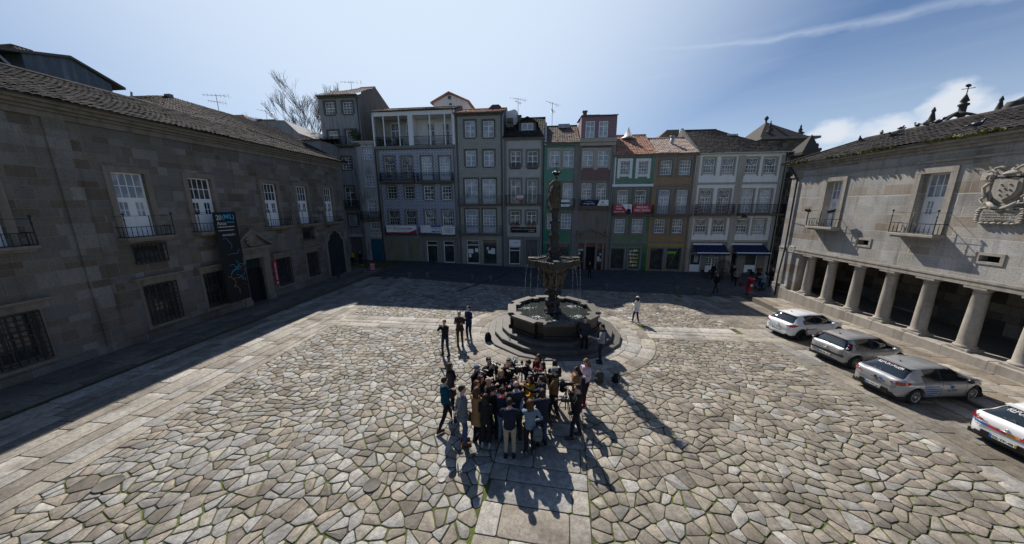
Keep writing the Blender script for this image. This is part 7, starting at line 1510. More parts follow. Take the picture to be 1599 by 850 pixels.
    for d in decals:
        mb=MB()
        if d[0] == 'rear_text':
            tmp=MB(); text(tmp,d[1],-.78,.78,d[2],d[3],0,0,.02); pts=[]
            for x,y,z in tmp.v: pts.append(rear(-x,z))
            n=mb.addv(pts)
            for f_ in tmp.f: mb.face([n+i for i in f_],0)
        elif d[0] == 'tail_text':
            tmp=MB(); text(tmp,d[1],d[2],d[3],d[4],d[5],0,0,.01); n=mb.addv([(-.02+.02*abs(x),-x,z) for x,y,z in tmp.v])
            for f_ in tmp.f: mb.face([n+i for i in f_],d[6])
        elif d[0] == 'side_text': side_text(*d[1:])
        elif d[0] == 'side': side_patch(*d[1:])
        elif d[0] == 'round':
            x,z,m_=d[1:]; n_=16; q=mb.addv([(x+.085*cos(a),-(half(x)+.007),z+.07*sin(a)) for a in [2*pi*i/n_ for i in range(n_)]]); mb.face(range(q,q+n_),m_)
        elif d[0] == 'tailround': n_=14; q=mb.addv([(-.018,d[1]+.06*cos(a),d[2]+.045*sin(a)) for a in [2*pi*i/n_ for i in range(n_)]]); mb.face(range(q,q+n_),d[3])
        elif d[0] == 'rainbow':
            for i in range(24):
                u0,u1=-.76+1.52*i/24,-.76+1.52*(i+1)/24; zc=lambda u: .66+.05*u*u; m_=[2,2,3,3,4,4,3,3,3,2,2,2][i // 2]; t0,t1=.035*(1-abs(u0))+.012,.035*(1-abs(u1))+.012
                xq=lambda u: -.012+interp(abs(u),[(0,0),(.5,0),(.62,.03),(.715,.09),(.79,.2)]); q=mb.addv([(xq(u0),u0,zc(u0)-t0),(xq(u1),u1,zc(u1)-t1),(xq(u1),u1,zc(u1)+t1),(xq(u0),u0,zc(u0)+t0)]); mb.face([q,q+3,q+2,q+1],m_)
        mb.build({'side': 'stripe','rainbow': 'stripe','round': 'emblem','tailround': 'emblem'}.get(d[0],'lettering'),mats,e)
    return e
HB=dict(top=[(0,.74),(.02,.84),(.06,.91),(.14,.96),(.2,.985),(.78,1.30),(.95,1.345),(1.5,1.385),(2.1,1.355),(2.35,1.31),(3.1,.97),(3.3,.92),(3.75,.80),(3.95,.66),(4.02,.56)],rear_win=(.19,.74),screen=(2.32,3.1),side=(.92,2.86),pillar=1.72,doors=(.98,1.74,2.82),handles=(1.12,2.02),rake=.1)
HB2=dict(HB,top=[(0,.74),(.02,.84),(.06,.9),(.12,.95),(.17,.98),(.60,1.34),(.78,1.39),(1.4,1.43),(2.0,1.40),(2.25,1.35),(2.95,1.02),(3.15,.96),(3.55,.86),(3.75,.72),(3.82,.6)],rear_win=(.16,.57),screen=(2.2,2.95),side=(.78,2.72),pillar=1.58,doors=(.9,1.6,2.68),handles=(1.02,1.88),corsa=1)
HB3=dict(HB,top=[(0,.76),(.02,.84),(.06,.9),(.1,.93),(.14,.96),(.38,1.33),(.55,1.38),(1.2,1.42),(1.8,1.39),(2.05,1.34),(2.75,1.0),(2.9,.94),(3.2,.82),(3.4,.68),(3.45,.58)],rear_win=(.13,.36),screen=(2.0,2.75),side=(.5,2.5),pillar=1.4,doors=(.74,1.42,2.48),handles=(.86,1.7),corsa=1)
g3=P(1426,632); CS=.90
def place(pr,heading,xr,sc,half_=.86):       # pr: contact point of the near rear wheel; returns the origin (tail centre)
    c,s=cos(heading),sin(heading); wy=-half_*sc*.95
    return Vector((pr.x-c*xr*sc+s*wy,pr.y-s*xr*sc-c*wy,pr.z+.012))
h3=radians(4); make_car('silver hatchback with blue stripes on its door and lettered rear window',place(g3,h3,.70,CS),h3,CS,'car_silver',HB,[('rear_text','REPORTAGEM',.66,.93)]+[('side',1.0+.03*i,1.0+w,.70-i*.088,.738-i*.088,2) for i,w in enumerate((.62,.72,.66,.60,.42))]+[('round',2.18,.68,2),('side_text','RTP',2.0,2.42,.50,.585,1),('tailround',-.18,.76,2),('tail_text','RTP',.06,.34,.66,.70,1)],'07-TX-24',rim='alloy')
g2=P(1334,577.5); h2=radians(6); make_car('small silver hatchback with tall tail lamps, between white car and blue striped car',place(g2,h2,.60,.93),h2,.93,'car_champ',HB3,[('side',1.0,2.3,.44,.475,1)],'88-DL-36',L=3.45,wheelbase=2.34,xr=.60,rim='multi',lights='tall',belt=(.93,.88),bumper='grey')
g1=P(1250,532.5); h1=radians(8); make_car('white hatchback with plain black wheels, farthest of the parked cars',place(g1,h1,.68,.93),h1,.93,'car_white',HB2,[('side_text','Antena Minho',.98,1.6,.62,.70,1),('round',.95,.66,3),('side',.96,2.7,.30,.345,5)],'63-CO-18',L=3.8,wheelbase=2.49,xr=.68,rim='steel',bumper='body',belt=(.92,.88))
b4=P(1512,668,.35); h4=radians(2); make_car('white hatchback with a rainbow stripe across its tail, nearest the camera',Vector((b4.x+.15,b4.y-.62*CS,G(b4.x,b4.y)+.012)),h4,CS,'car_white',HB,[('rear_text','REPORTAGEM',.62,.92),('rainbow',),('tail_text','TVI',-.56,-.38,.73,.79,3),('tail_text','CLIO',-.2,.1,.68,.71,1),('tail_text','BIG',.3,.46,.70,.75,1)],'02-TF-48',rim='alloy')
# ------------------------------------------------------------------ people
JOBS=[]                                     # (object, smooth, voxel, extra geometry) evaluated together at the end
CL={}
def cloth(col,rough=.9,name='cloth'):
    k=tuple(round(c,3) for c in col)+(rough,)
    if k not in CL: CL[k]=pm(name,col,rough,.3,9,.25,spec=.25)
    return CL[k]
SKINS=[pm('skin_fair',(.50,.31,.235),.55,.06,10),pm('skin_warm',(.40,.235,.165),.55,.06,10),pm('skin_tan',(.32,.18,.12),.55,.06,10)]
M['eye']=pm('eye',(.03,.02,.015),.3,.05,10); M['lip']=pm('lips',(.30,.11,.09),.5,.05,10)
def person(px,py,face,label,h=1.72,top=(.02,.02,.025),legs=(.02,.022,.03),hair=(.025,.018,.013),hstyle='short',arms='down',coat=0,stance='stand',skin=0,shoes=(.02,.02,.02),lean=0.0,female=False,headyaw=0,gz=None,foot=None,group=None,headpitch=0,wide=1.0,scarf=None,hat=None,sit=False,collar=None,skirt=None,bare=False):
    """px, py: middle of the head in the photo (or foot: the point between the feet); face: compass direction faced, degrees from +X"""
    if foot: p=P(*foot,0.0,gz)
    else: p=P(px,py,h-.12,gz)
    if gz: p.z=gz(p.x,p.y)
    else: p.z=G(p.x,p.y)+.012
    k=h/1.75; rnd=random.Random(int(px*7+py*13)); Wd=(.92 if female else 1.0)*wide
    S=lambda x,y,z: Vector((x*k,(y+lean*max(0,z-.9))*k,z*k)); R=lambda r: r*k
    dz=-.42 if sit else 0.0
    T=lambda x,y,z: S(x,y,z+dz)
    hips=[T(-.095*Wd,0,.92),T(.095*Wd,0,.92)]
    st={'stand': ((-.11,.0),(.11,.02)),'walk': ((-.09,.30),(.09,-.30)),'wide': ((-.19,.04),(.19,-.02)),'cross': ((-.05,.08),(.12,-.05)),'step': ((-.10,.16),(.11,-.12))}[stance]
    if sit: st=((-.12,.42),(.12,.45))
    legp=[]
    for i,(fx,fy) in enumerate(st):
        hp=hips[i]; ank=Vector((fx*k,fy*k,.085*k+(.05*k if fy < -.2 else 0))); kn=(hp+ank)/2+Vector((0,.05*k if not sit else .0,0))
        if sit: kn=Vector((fx*k,.44*k,.52*k))
        legp.append((hp,kn,ank))
    A={'down': [(.235,-.03,1.15),(.25,.05,.90)],'cam': [(.27,.16,1.24),(.10,.27,1.50)],'cam_high': [(.28,.2,1.36),(.10,.28,1.62)],'phone': [(.215,.02,1.14),(.07,.27,1.20)],'reach': [(.22,.24,1.34),(.12,.52,1.42)],'reach_low': [(.24,.2,1.22),(.1,.46,1.26)],'fold': [(.235,.04,1.15),(-.07,.20,1.20)],'back': [(.26,-.12,1.15),(.04,-.19,.98)],'pocket': [(.27,-.05,1.14),(.20,.10,.96)],'hip': [(.34,-.08,1.18),(.20,.06,1.04)],'talk': [(.23,.1,1.14),(.18,.38,1.2)],'hold_up': [(.24,.22,1.28),(.16,.34,1.5)],'strap': [(.25,.1,1.2),(.12,.14,1.34)]}
    if isinstance(arms,str): arms=(arms,arms)
    armp=[]
    for s_,a in zip((-1,1),arms): e_,w_=A[a]; armp.append((T(s_*.172*Wd,0,1.405),T(s_*e_[0]*Wd,e_[1],e_[2]),T(s_*w_[0]*Wd,w_[1],w_[2])))
    hc=T(0,.012,1.635)
    HM=Matrix.Translation(hc) @ Matrix.Rotation(radians(headyaw),4,'Z') @ Matrix.Rotation(radians(-headpitch),4,'X')
    hp_=lambda x,y,z: HM @ Vector((x*k,y*k,z*k))
    rz=radians(face-90)
    # body core
    b=MB(); tr=[(.86,.14,.10,0),(.95,.155,.108,0),(1.08,.125,.088,.0),(1.26,.15,.105,.0),(1.38,.15,.09,-.01),(1.44,.11,.07,-.01),(1.48,.06,.058,-.005)]
    b.rings([(T(0,y_,z)[0],T(0,y_,z)[1],T(0,0,z)[2],R(rx*Wd),R(ry)) for z,rx,ry,y_ in tr],16)
    b.cap_tube([T(0,-.01,1.44),T(0,.0,1.5),hp_(0,-.01,-.08)],[R(.056),R(.052),R(.052)],12)
    b.M=HM; b.ell((0,0,.012*k),(R(.076),R(.094),R(.108)),16,12); b.ell((0,R(.022),R(-.062)),(R(.056),R(.066),R(.056)),14,10); b.cap_tube([(0,R(.088),R(.012)),(0,R(.108),R(-.022))],[R(.011),R(.015)],8)
    for s_ in (-1,1): b.ell((s_*R(.078),R(-.004),R(-.004)),(R(.012),R(.02),R(.03)),8,7)
    b.M=None
    for hp,kn,ank in legp: b.cap_tube([hp,kn,ank],[R(.075),R(.05),R(.036)],10)
    for sh,el,wr in armp: b.cap_tube([sh,el,wr],[R(.045),R(.037),R(.026)],10); d=(wr-el).normalized(); b.cap_tube([wr,wr+d*R(.07)],[R(.03),R(.034)],8)
    o=b.build('person',[SKINS[skin],M['eye'],M['lip']]); o.location=p; o.rotation_euler=(0,0,rz); tag(o,label,'person',group)
    ex=MB()                                  # fingers, thumb, eyes, mouth join the same body mesh
    for i,(sh,el,wr) in enumerate(armp):
        d=(wr-el).normalized(); sd=d.cross(Vector((0,1,0)) if abs(d.y) < .8 else Vector((0,0,1))).normalized(); nn=d.cross(sd).normalized(); pc=wr+d*R(.085)
        for j,(off,L) in enumerate(((-.030,.068),(-.010,.078),(.010,.073),(.029,.058))):
            a0=pc+sd*R(off); ex.cap_tube([a0-d*R(.02),a0+d*R(L*.45)+nn*R(.006),a0+d*R(L*.8)+nn*R(.024)],[R(.0098),R(.009),R(.0078)],6)
        s_=-1 if i == 0 else 1; a0=wr+d*R(.035)-sd*R(.026)*s_; ex.cap_tube([a0,a0+d*R(.03)-sd*R(.022)*s_+nn*R(.01),a0+d*R(.06)-sd*R(.026)*s_+nn*R(.02)],[R(.012),R(.0105),R(.009)],6)
    ex.M=HM
    for s_ in (-1,1): ex.ell((s_*R(.031),R(.083),R(.012)),(R(.012),R(.008),R(.007)),8,6,1); ex.cap_tube([(s_*R(.018),R(.089),R(.032)),(s_*R(.046),R(.079),R(.033))],R(.0035),5,1)
    ex.cap_tube([(R(-.02),R(.083),R(-.052)),(R(.02),R(.083),R(-.052))],R(.005),5,2); ex.M=None
    JOBS.append((o,.017*k,2,ex,0))
    # top
    c=MB(); infl=.022 if not coat else .03; hem={0: .90,1: .78,2: .60,3: .45}[coat]; rr=[]
    if coat and not sit: rr += [(hem,.19 if female else .185,.15,0),((hem+.98)/2,.178,.14,0)]
    rr += [(.90,.15,.108,0),(1.0,.148,.106,0),(1.09,.132,.095,0),(1.26,.155,.112,.0),(1.38,.158,.098,-.01),(1.445,.115,.078,-.012),(1.475,.066,.066,-.008)]
    rr=[q for i,q in enumerate(rr) if i == 0 or q[0] > rr[i-1][0]]
    c.rings([(T(0,y_,z)[0],T(0,y_,z)[1],T(0,0,z)[2],R(rx*Wd+infl),R(ry+infl)) for z,rx,ry,y_ in rr],20)
    for sh,el,wr in armp: w_=wr-(wr-el).normalized()*R(.01 if not bare else .12); c.cap_tube([sh+Vector((0,0,R(.0))),el,w_],[R(.062),R(.052),R(.04)],12)
    c.cap_tube([T(-.1*Wd,-.01,1.43),T(.1*Wd,-.01,1.43)],R(.05),10)
    oc=c.build('coat' if coat else 'jacket',cloth(top),o); JOBS.append((oc,.02*k,3,None,.010*k))
    t=MB()
    if skirt: t.rings([(0,0,(.55+dz)*k,R(.2),R(.17)),(0,0,(.8+dz)*k,R(.185),R(.15)),(0,0,(1.0+dz)*k,R(.14),R(.1))],18)
    t.rings([(0,T(0,0,z)[1],T(0,0,z)[2],R(rx*Wd),R(ry)) for z,rx,ry in ((.84,.14,.105),(.93,.168,.122),(1.03,.145,.11))],16)
    for hp,kn,ank in legp: t.cap_tube([hp,kn,ank+Vector((0,0,R(.01)))],[R(.092),R(.066),R(.052)],12)
    ot=t.build('trousers' if not skirt else 'skirt',cloth(legs),o); JOBS.append((ot,.02*k,2,None,.006*k))
    for (hp,kn,ank) in legp:
        q=MB(); a=ank.copy(); gz_=a.z-.085*k; q.cap_tube([(a.x,a.y-R(.05),gz_+R(.05)),(a.x,a.y+R(.04),gz_+R(.05)),(a.x,a.y+R(.15),gz_+R(.034))],[R(.042),R(.046),R(.034)],10); q.cap_tube([(a.x,a.y-R(.03),gz_+R(.05)),(a.x,a.y-R(.02),gz_+R(.12))],[R(.042),R(.042)],10); q.box(a.x-R(.044),a.x+R(.044),a.y-R(.09),a.y+R(.175),gz_,gz_+R(.022)); q.build('shoe',cloth(shoes,.5),o)
    # hair, hat, scarf
    q=MB(); q.M=HM
    if hstyle != 'bald': q.ell((0,R(-.020),R(.030)),(R(.086),R(.096),R(.100)),16,12); q.ell((0,R(.03),R(.085)),(R(.066),R(.055),R(.035)),12,8)
    else: q.ell((0,R(-.038),R(-.008)),(R(.083),R(.066),R(.06)),14,10)
    if hstyle in ('long','verylong'):
        L=.34 if hstyle == 'verylong' else .24
        q.rings([(0,R(-.075),R(-L),R(.055),R(.028)),(0,R(-.08),R(-L*.7),R(.088),R(.042)),(0,R(-.066),R(-.10),R(.095),R(.055)),(0,R(-.035),R(.0),R(.09),R(.072)),(0,R(-.02),R(.06),R(.07),R(.06))],16)
        for s_ in (-1,1): q.cap_tube([(s_*R(.07),R(.02),R(.05)),(s_*R(.085),R(.01),R(-.06)),(s_*R(.085),R(.02),R(-.17))],[R(.028),R(.026),R(.018)],8)
    if hstyle == 'bob':
        q.rings([(0,R(-.03),R(-.12),R(.08),R(.06)),(0,R(-.03),R(-.05),R(.098),R(.082)),(0,R(-.02),R(.03),R(.09),R(.09))],16)
    if hstyle == 'bun': q.ell((0,R(-.12),R(.06)),(R(.045),)*3,10,8)
    if hstyle == 'curly':
        for i in range(26): a=rnd.uniform(0,2*pi); e_=rnd.uniform(.0,1.4); q.ell((R(.085*cos(a)*cos(e_)),R(-.025+.085*sin(a)*cos(e_) if sin(a) < .5 else .03),R(.035+.095*sin(e_))),(R(.027),)*3,7,6)
    q.M=None; oh=q.build('hair',cloth(hair,.6,'hair'),o); JOBS.append((oh,.012*k,2,None,.005*k))
    if hat:
        q=MB(); q.M=HM; q.ell((0,R(-.012),R(.062)),(R(.094),R(.105),R(.072)),14,9); q.cap_tube([(R(-.05),R(.085),R(.055)),(R(.05),R(.085),R(.055))],R(.02),8); q.M=None; q.build('cap',cloth(hat),o)
    if scarf or collar:
        q=MB(); rs=.085 if scarf else .073; n_=14; q.tube([T(rs*cos(2*pi*i/n_),rs*.9*sin(2*pi*i/n_)-.005,1.475+(.02 if scarf else .01)*sin(2*pi*i/n_*3)) for i in range(n_+1)],R(.035 if scarf else .018),8); 
        if scarf: q.cap_tube([T(.03,.11,1.46),T(.04,.15,1.3),T(.05,.15,1.15)],[R(.04),R(.045),R(.035)],8)
        q.build('scarf' if scarf else 'collar',cloth(scarf or collar),o)
    return o,p,rz,k
def finish_people():
    for (o,vx,it,ex,wr) in JOBS:
        m_=o.modifiers.new('remesh','REMESH'); m_.mode='VOXEL'; m_.voxel_size=vx; m_.use_smooth_shade=True
        s_=o.modifiers.new('smooth','SMOOTH'); s_.iterations=it; s_.factor=.5
    bpy.context.view_layer.update(); dg=bpy.context.evaluated_depsgraph_get()
    for (o,vx,it,ex,wr) in JOBS:
        me=bpy.data.meshes.new_from_object(o.evaluated_get(dg)); o.modifiers.clear(); mats=[m_ for m_ in o.data.materials]
        if wr:                                  # creases in the cloth
            off=Vector(o.location)+Vector((len(o.name)*3.1+o.location.y*7,0,0))*.37; cos_=[v.co.copy() for v in me.vertices]
            for v,n_ in zip(me.vertices,[v.normal.copy() for v in me.vertices]): c=v.co; v.co=c+n_*(wr*(noise.noise(Vector((c.x*9,c.y*9,c.z*14))+off)+.5*noise.noise(Vector((c.x*21,c.y*21,c.z*9))+off)))
        if ex is not None and ex.v:
            nv=[tuple(v.co) for v in me.vertices]; nf=[tuple(p.vertices) for p in me.polygons]; n0=len(nv); m2=bpy.data.meshes.new('body'); m2.from_pydata(nv+ex.v,[],nf+[tuple(i+n0 for i in f_) for f_ in ex.f])
            m2.polygons.foreach_set('material_index',[0]*len(nf)+ex.mi); m2.polygons.foreach_set('use_smooth',[True]*(len(nf)+len(ex.f))); me=m2
        me.materials.clear()
        for m_ in mats: me.materials.append(m_)
        me.update(); o.data=me

# ---- press gear
def video_camera(p,rz,label,big=True,grp='video cameras of the press crowd'):
    e=empty('video_camera',p,rz,label,'camera',grp); s=1.0 if big else .62; b=MB(); b.bbox(-.055*s,.055*s,-.22*s,.12*s,-.08*s,.09*s,.012); b.box(-.05*s,.05*s,-.36*s,-.222*s,-.07*s,.07*s); b.build('body',M['black'],e)
    b=MB(); b.M=Matrix.Rotation(-pi/2,4,'X'); b.lathe([(.04*s,.12*s),(.045*s,.2*s),(.038*s,.22*s),(.05*s,.26*s),(.056*s,.34*s),(.046*s,.345*s),(.04*s,.32*s)],seg=16); b.M=None; b.box(-.075*s,.075*s,.33*s,.40*s,-.055*s,-.048*s); b.box(-.075*s,.075*s,.33*s,.40*s,.05*s,.056*s); b.box(-.078*s,-.072*s,.33*s,.4*s,-.055*s,.056*s); b.box(.072*s,.078*s,.33*s,.4*s,-.055*s,.056*s); b.build('lens',M['black'],e)
    b=MB(); b.tube([(0,-.16*s,.09*s),(0,-.13*s,.16*s),(0,.1*s,.17*s),(0,.13*s,.09*s)],.013*s,6); b.build('handle',M['black_matt'],e)
    b=MB(); b.cap_tube([(.06*s,.0,.14*s),(.06*s,.2*s,.15*s)],[.02*s,.024*s],8); b.build('microphone',M['black_matt'],e)
    b=MB(); b.cap_tube([(-.07*s,-.06*s,.1*s),(-.12*s,-.05*s,.12*s)],.028*s,8); b.box(-.15*s,-.1*s,-.02*s,.1*s,.09*s,.15*s); b.build('viewfinder',M['black'],e)
    b=MB(); b.box(.0561*s,.0575*s,-.16*s,.06*s,-.05*s,.06*s); b.box(-.04*s,.04*s,-.2*s,.0,.0905*s,.093*s); b.build('control_panel',M['pipe'],e); return e
def tripod(p,rz,h,label,spread=.42,mat='iron',grp='camera tripods'):
    e=empty('tripod',p,rz,label,'tripod',grp); b=MB(); b.tube([(0,0,h*.42),(0,0,h)],.018,8); b.lathe([(.05,0),(.055,.03),(.035,.06),(.05,.08),(.05,.1)],(0,0,h-.1),10); b.tube([(0,0,h-.04),(.12,-.3,h-.2)],.012,6); b.build('head',M['black'],e)
    for i in range(3):
        a=2*pi*i/3+.5; b=MB(); x,y=spread*cos(a),spread*sin(a); m_=(x*.5,y*.5,h*.44)
        for s_ in (-.018,.018): b.tube([(s_*-sin(a),s_*cos(a),h-.14),(m_[0]+s_*-sin(a),m_[1]+s_*cos(a),m_[2])],.009,6)
        b.tube([m_,(x,y,.02)],.011,6); b.ell((x,y,.015),(.022,.022,.015),8,5); b.build('leg',M[mat],e)
    return e
def bag(p,rz,label,col=(.02,.02,.022),sc=1.0,name='backpack',cat='backpack',grp=None,strap=True):
    e=empty(name,p,rz,label,cat,grp); e.scale=(sc,)*3; b=MB(); b.rings([(0,0,.0,.13,.09),(0,0,.03,.17,.12),(0,.01,.2,.17,.12),(0,.0,.36,.15,.10),(0,-.01,.44,.11,.07),(0,-.01,.46,.05,.03)],14); b.build('bag_body',cloth(col),e)
    b=MB(); b.rings([(0,.12,.04,.11,.04),(0,.125,.14,.12,.05),(0,.12,.22,.09,.03)],12); b.build('pocket',cloth(col),e)
    if strap:
        b=MB(); 
        for s_ in (-1,1): b.tube([(s_*.07,-.08,.42),(s_*.09,-.17,.3),(s_*.1,-.15,.12),(s_*.11,-.09,.04)],.016,6)
        b.tube([(-.03,-.03,.45),(0,-.04,.52),(.03,-.03,.45)],.01,6); b.build('strap',cloth(col),e)
    return e
def loc(p,rz,x,y,z,k=1): c,s=cos(rz),sin(rz); return Vector((p.x+(c*x-s*y)*k,p.y+(s*x+c*y)*k,p.z+z*k))
BLK,NVY,GRY,CAM_,JEAN,BRN=(.012,.012,.014),(.012,.018,.04),(.10,.10,.105),(.24,.135,.06),(.04,.065,.13),(.07,.035,.02)
DK,BR,BLD=(.018,.013,.01),(.07,.035,.018),(.30,.18,.085)
PG='people in the press crowd'
# -- the ring round the man being interviewed (heads in photo pixels)
person(702,573,10,'brown haired woman in a long charcoal coat at the left edge of the crowd',1.72,(.05,.045,.045),BLK,BR,'long','fold',2,female=True,scarf=BLK,shoes=BLK,group=PG)
person(693.5,596,40,'man in a teal sweater at the far left of the crowd, stepping forward',1.70,(.0,.045,.075),BLK,DK,'short',('phone','down'),0,'walk',shoes=BRN,group=PG)
o,p,rz,k=person(721,609,12,'man in a grey blazer and blue jeans holding papers behind his back',1.82,(.13,.135,.15),JEAN,DK,'short','back',1,'stand',shoes=(.14,.05,.02),group=PG)
b=MB(); b.box(-.14,.14,-.012,.012,-.2,.0); q=b.build('paper_folder',M['offwhite']); q.location=loc(p,rz,0,-.26,.92,k); q.rotation_euler=(0,.3,rz); tag(q,'pale papers held behind the back of the man in the grey blazer','papers')
o,p,rz,k=person(744,612,62,'woman in a camel coat seen from behind, with long dark brown hair',1.70,CAM_,BLK,BR,'verylong','reach_low',2,female=True,shoes=BLK,group=PG)
bag(loc(p,rz,-.28,-.02,.62,k),rz,'dark handbag on the left side of the camel coated woman',BRN,.62,'handbag','handbag')
person(757.5,623,75,'woman in a black padded jacket and white soled trainers, behind the camel coat',1.62,BLK,BLK,DK,'long','phone',0,female=True,shoes=(.3,.3,.3),group=PG)
o,p,rz,k=person(769,609,70,'curly haired man reaching into the huddle behind the navy jacket',1.66,BLK,BLK,DK,'curly',('reach','reach'),0,group=PG)
o,p,rz,k=person(784.5,613,62,'man in a navy jacket with a red collar and light jeans, holding up a recorder',1.72,NVY,(.10,.15,.22),DK,'curly',('reach','reach_low'),0,collar=(.4,.015,.03),group=PG,shoes=GRY)
person(795.5,630,84,'man in a navy sweater and beige trousers, nearest the camera',1.74,(.012,.016,.035),(.32,.27,.20),DK,'short','reach_low',0,'stand',shoes=BLK,group=PG)
o,p,rz,k=person(806,603,95,'balding man in a dark suit at the centre of the crowd, seen from behind',1.84,(.02,.022,.028),(.02,.022,.028),(.03,.02,.015),'bald','pocket',1,collar=(.16,.25,.42),group=PG,skin=1,wide=1.08)
for i,(dx,dy,dz,col,lab) in enumerate(((-.1,.42,1.42,'sign_blue','blue microphone cube held up to the balding man'),(.1,.46,1.38,'black','black microphone held towards the balding man'),(-.22,.4,1.36,'red','red microphone cube held towards the balding man'))):
    m_=MB(); m_.cap_tube([(0,0,-.12),(0,0,.04)],[.014,.016],8); m_.ell((0,0,.09),(.028,.028,.035),10,8); m_.box(-.035,.035,-.035,.035,-.02,.04,1); q=m_.build('microphone',[M['black'],M[col]]); q.location=loc(p,rz,dx,dy,dz,k); q.rotation_euler=(.9,0,rz+pi); tag(q,lab,'microphone','microphones in the huddle')
o,p,rz,k=person(828,632,100,'woman in a light denim jacket with very long brown hair, seen from behind',1.66,(.13,.18,.235),BLK,BR,'verylong',('reach','hip'),0,female=True,shoes=GRY,group=PG)
bag(loc(p,rz,.16,-.24,.68,k),rz+pi,'grey leather shoulder bag hanging behind the denim jacket',(.10,.11,.125),.75,'shoulder_bag','bag')
person(847,615,98,'person in a dark navy parka with the hood down, right of the denim jacket',1.72,(.014,.017,.03),(.03,.05,.10),DK,'bob','reach_low',1,shoes=BLK,group=PG)
o,p,rz,k=person(846,594,165,'man in a dark hooded coat reaching in from the right',1.74,(.015,.018,.028),BLK,DK,'short',('reach','reach'),0,group=PG,scarf=(.02,.025,.04))
o,p,rz,k=person(866.5,580,172,'cameraman in a tan jacket and grey cap on the right of the crowd',1.80,(.20,.115,.045),BLK,DK,'short','cam',0,'step',hat=(.17,.19,.21),shoes=(.14,.07,.03),group=PG,scarf=BLK)
video_camera(loc(p,rz,.0,.40,1.46,k),rz,'video camera held at chest height by the man in the grey cap',True)
bag(loc(p,rz,0,-.24,1.0,k),rz+pi,'black backpack worn by the man in the grey cap',BLK,.8,'backpack','backpack','black backpacks')
person(828,593,210,'woman in a mustard yellow shawl facing the balding man',1.66,(.52,.28,.01),BLK,DK,'long','reach_low',1,female=True,group=PG,wide=1.12)
person(803.5,594,262,'woman in black with light brown hair facing the camera behind the balding man',1.62,BLK,BLK,BR,'long','reach_low',0,female=True,group=PG)
person(782,584,300,'blonde woman in a black coat looking down into the huddle',1.70,BLK,BLK,BLD,'long','phone',2,female=True,group=PG)
person(761.5,597,350,'balding man in a black jacket facing right, left of the huddle',1.72,BLK,BLK,DK,'bald','reach_low',0,group=PG,skin=1)
person(750,593,340,'woman with brown hair just behind the camel coat',1.66,(.03,.025,.03),BLK,BR,'long','reach_low',0,female=True,group=PG)
person(744.5,601,330,'short woman with red brown hair half hidden by the camel coat',1.58,(.04,.04,.05),BLK,(.10,.04,.02),'long','phone',0,female=True,group=PG)
# -- camera crews on the far side
def crew(px,py,face,label,camlab,h=1.76,arms='cam_high',tri=None,cz=1.66,cy=.22,cx=-.16,**k_):
    o,p,rz,k=person(px,py,face,label,h,k_.pop('top',BLK),BLK,DK,k_.pop('hstyle','short'),arms,0,group=PG,**k_)
    video_camera(loc(p,rz,cx,cy,cz,k),rz+radians(k_.get('yaw',0)),camlab)
    if tri: q=loc(p,rz,cx,cy+.05,0,k); q.z=G(q.x,q.y); tripod(q,rz,cz*k-.1,tri)
crew(741.5,575,318,'cameraman bent behind the leftmost tripod camera','video camera on the leftmost tripod',1.72,'cam','leftmost black tripod of the crowd, one leg splayed towards the grey blazer',1.5,.38,0,lean=.12,hat=(.12,.13,.2))
crew(763,564,300,'cameraman second from the left, behind a tall broadcast camera','tall broadcast camera second from the left, with a matte box',1.80,'cam','tripod under the second camera from the left',1.55,.36,-.05)
crew(794.5,566,262,'cameraman with a camera on his right shoulder, in a short sleeved black top','shoulder camera with a round cable loop, held up above the blonde woman',1.80,'cam_high',None,1.68,.2,-.17,bare=True)
crew(825,568,205,'cameraman in a navy jacket behind the silver legged tripod','large black camera on the silver legged tripod',1.76,'cam',None,1.52,.38,-.05,top=NVY)
q=P(815,563,1.4); q.z=G(q.x,q.y); tripod(q,0,1.4,'pale metal tripod standing behind the mustard shawl',.3,'pipe')
person(841,559,235,'woman in a dark red sweater at the back of the crowd',1.68,(.12,.01,.02),BLK,DK,'verylong','phone',0,female=True,group=PG,skin=1)
o,p,rz,k=person(847.5,571.5,215,'woman with a bright red scarf looking over a small camera',1.66,BLK,BLK,DK,'long','cam',0,female=True,scarf=(.5,.015,.02),group=PG)
video_camera(loc(p,rz,0,.36,1.40,k),rz,'small camera held by the woman with the red scarf',False)
person(866.5,568.5,100,'person with dark hair seen from behind, just beyond the grey cap',1.70,BLK,BLK,DK,'bob','phone',0,group=PG)
person(901,579,205,'woman in a long camel coat looking down at her phone',1.68,(.25,.14,.07),BLK,DK,'verylong','phone',2,female=True,group=PG,headpitch=25)
o,p,rz,k=person(915.5,566,218,'long haired woman in a pale pink blouse, a dark coat over her arm',1.70,(.55,.45,.50),(.05,.01,.015),(.16,.09,.045),'verylong','phone',0,'cross',female=True,group=PG,headpitch=25,shoes=(.2,.01,.02))
b=MB(); b.rings([(0,0,-.62,.16,.07),(0,0,-.3,.19,.09),(0,0,-.05,.17,.08),(0,0,.02,.1,.05)],14); b.rings([(.18,.05,-.3,.09,.08),(.2,.05,0,.12,.1),(.16,.05,.1,.08,.05)],12); q=b.build('folded_coat',cloth(NVY)); q.location=loc(p,rz,.06,.17,1.14,k); q.rotation_euler=(0,0,rz); tag(q,'dark navy coat folded over the arm of the woman in the pink blouse','coat')
o,p,rz,k=person(903,607,175,'photographer in black beside the free standing tripod, right of the crowd',1.70,BLK,BLK,DK,'short','cam',0,'step',group=PG,shoes=(.05,.04,.04))
video_camera(loc(p,rz,.1,.4,1.15,k),rz,'compact camera held low by the photographer in black',False)
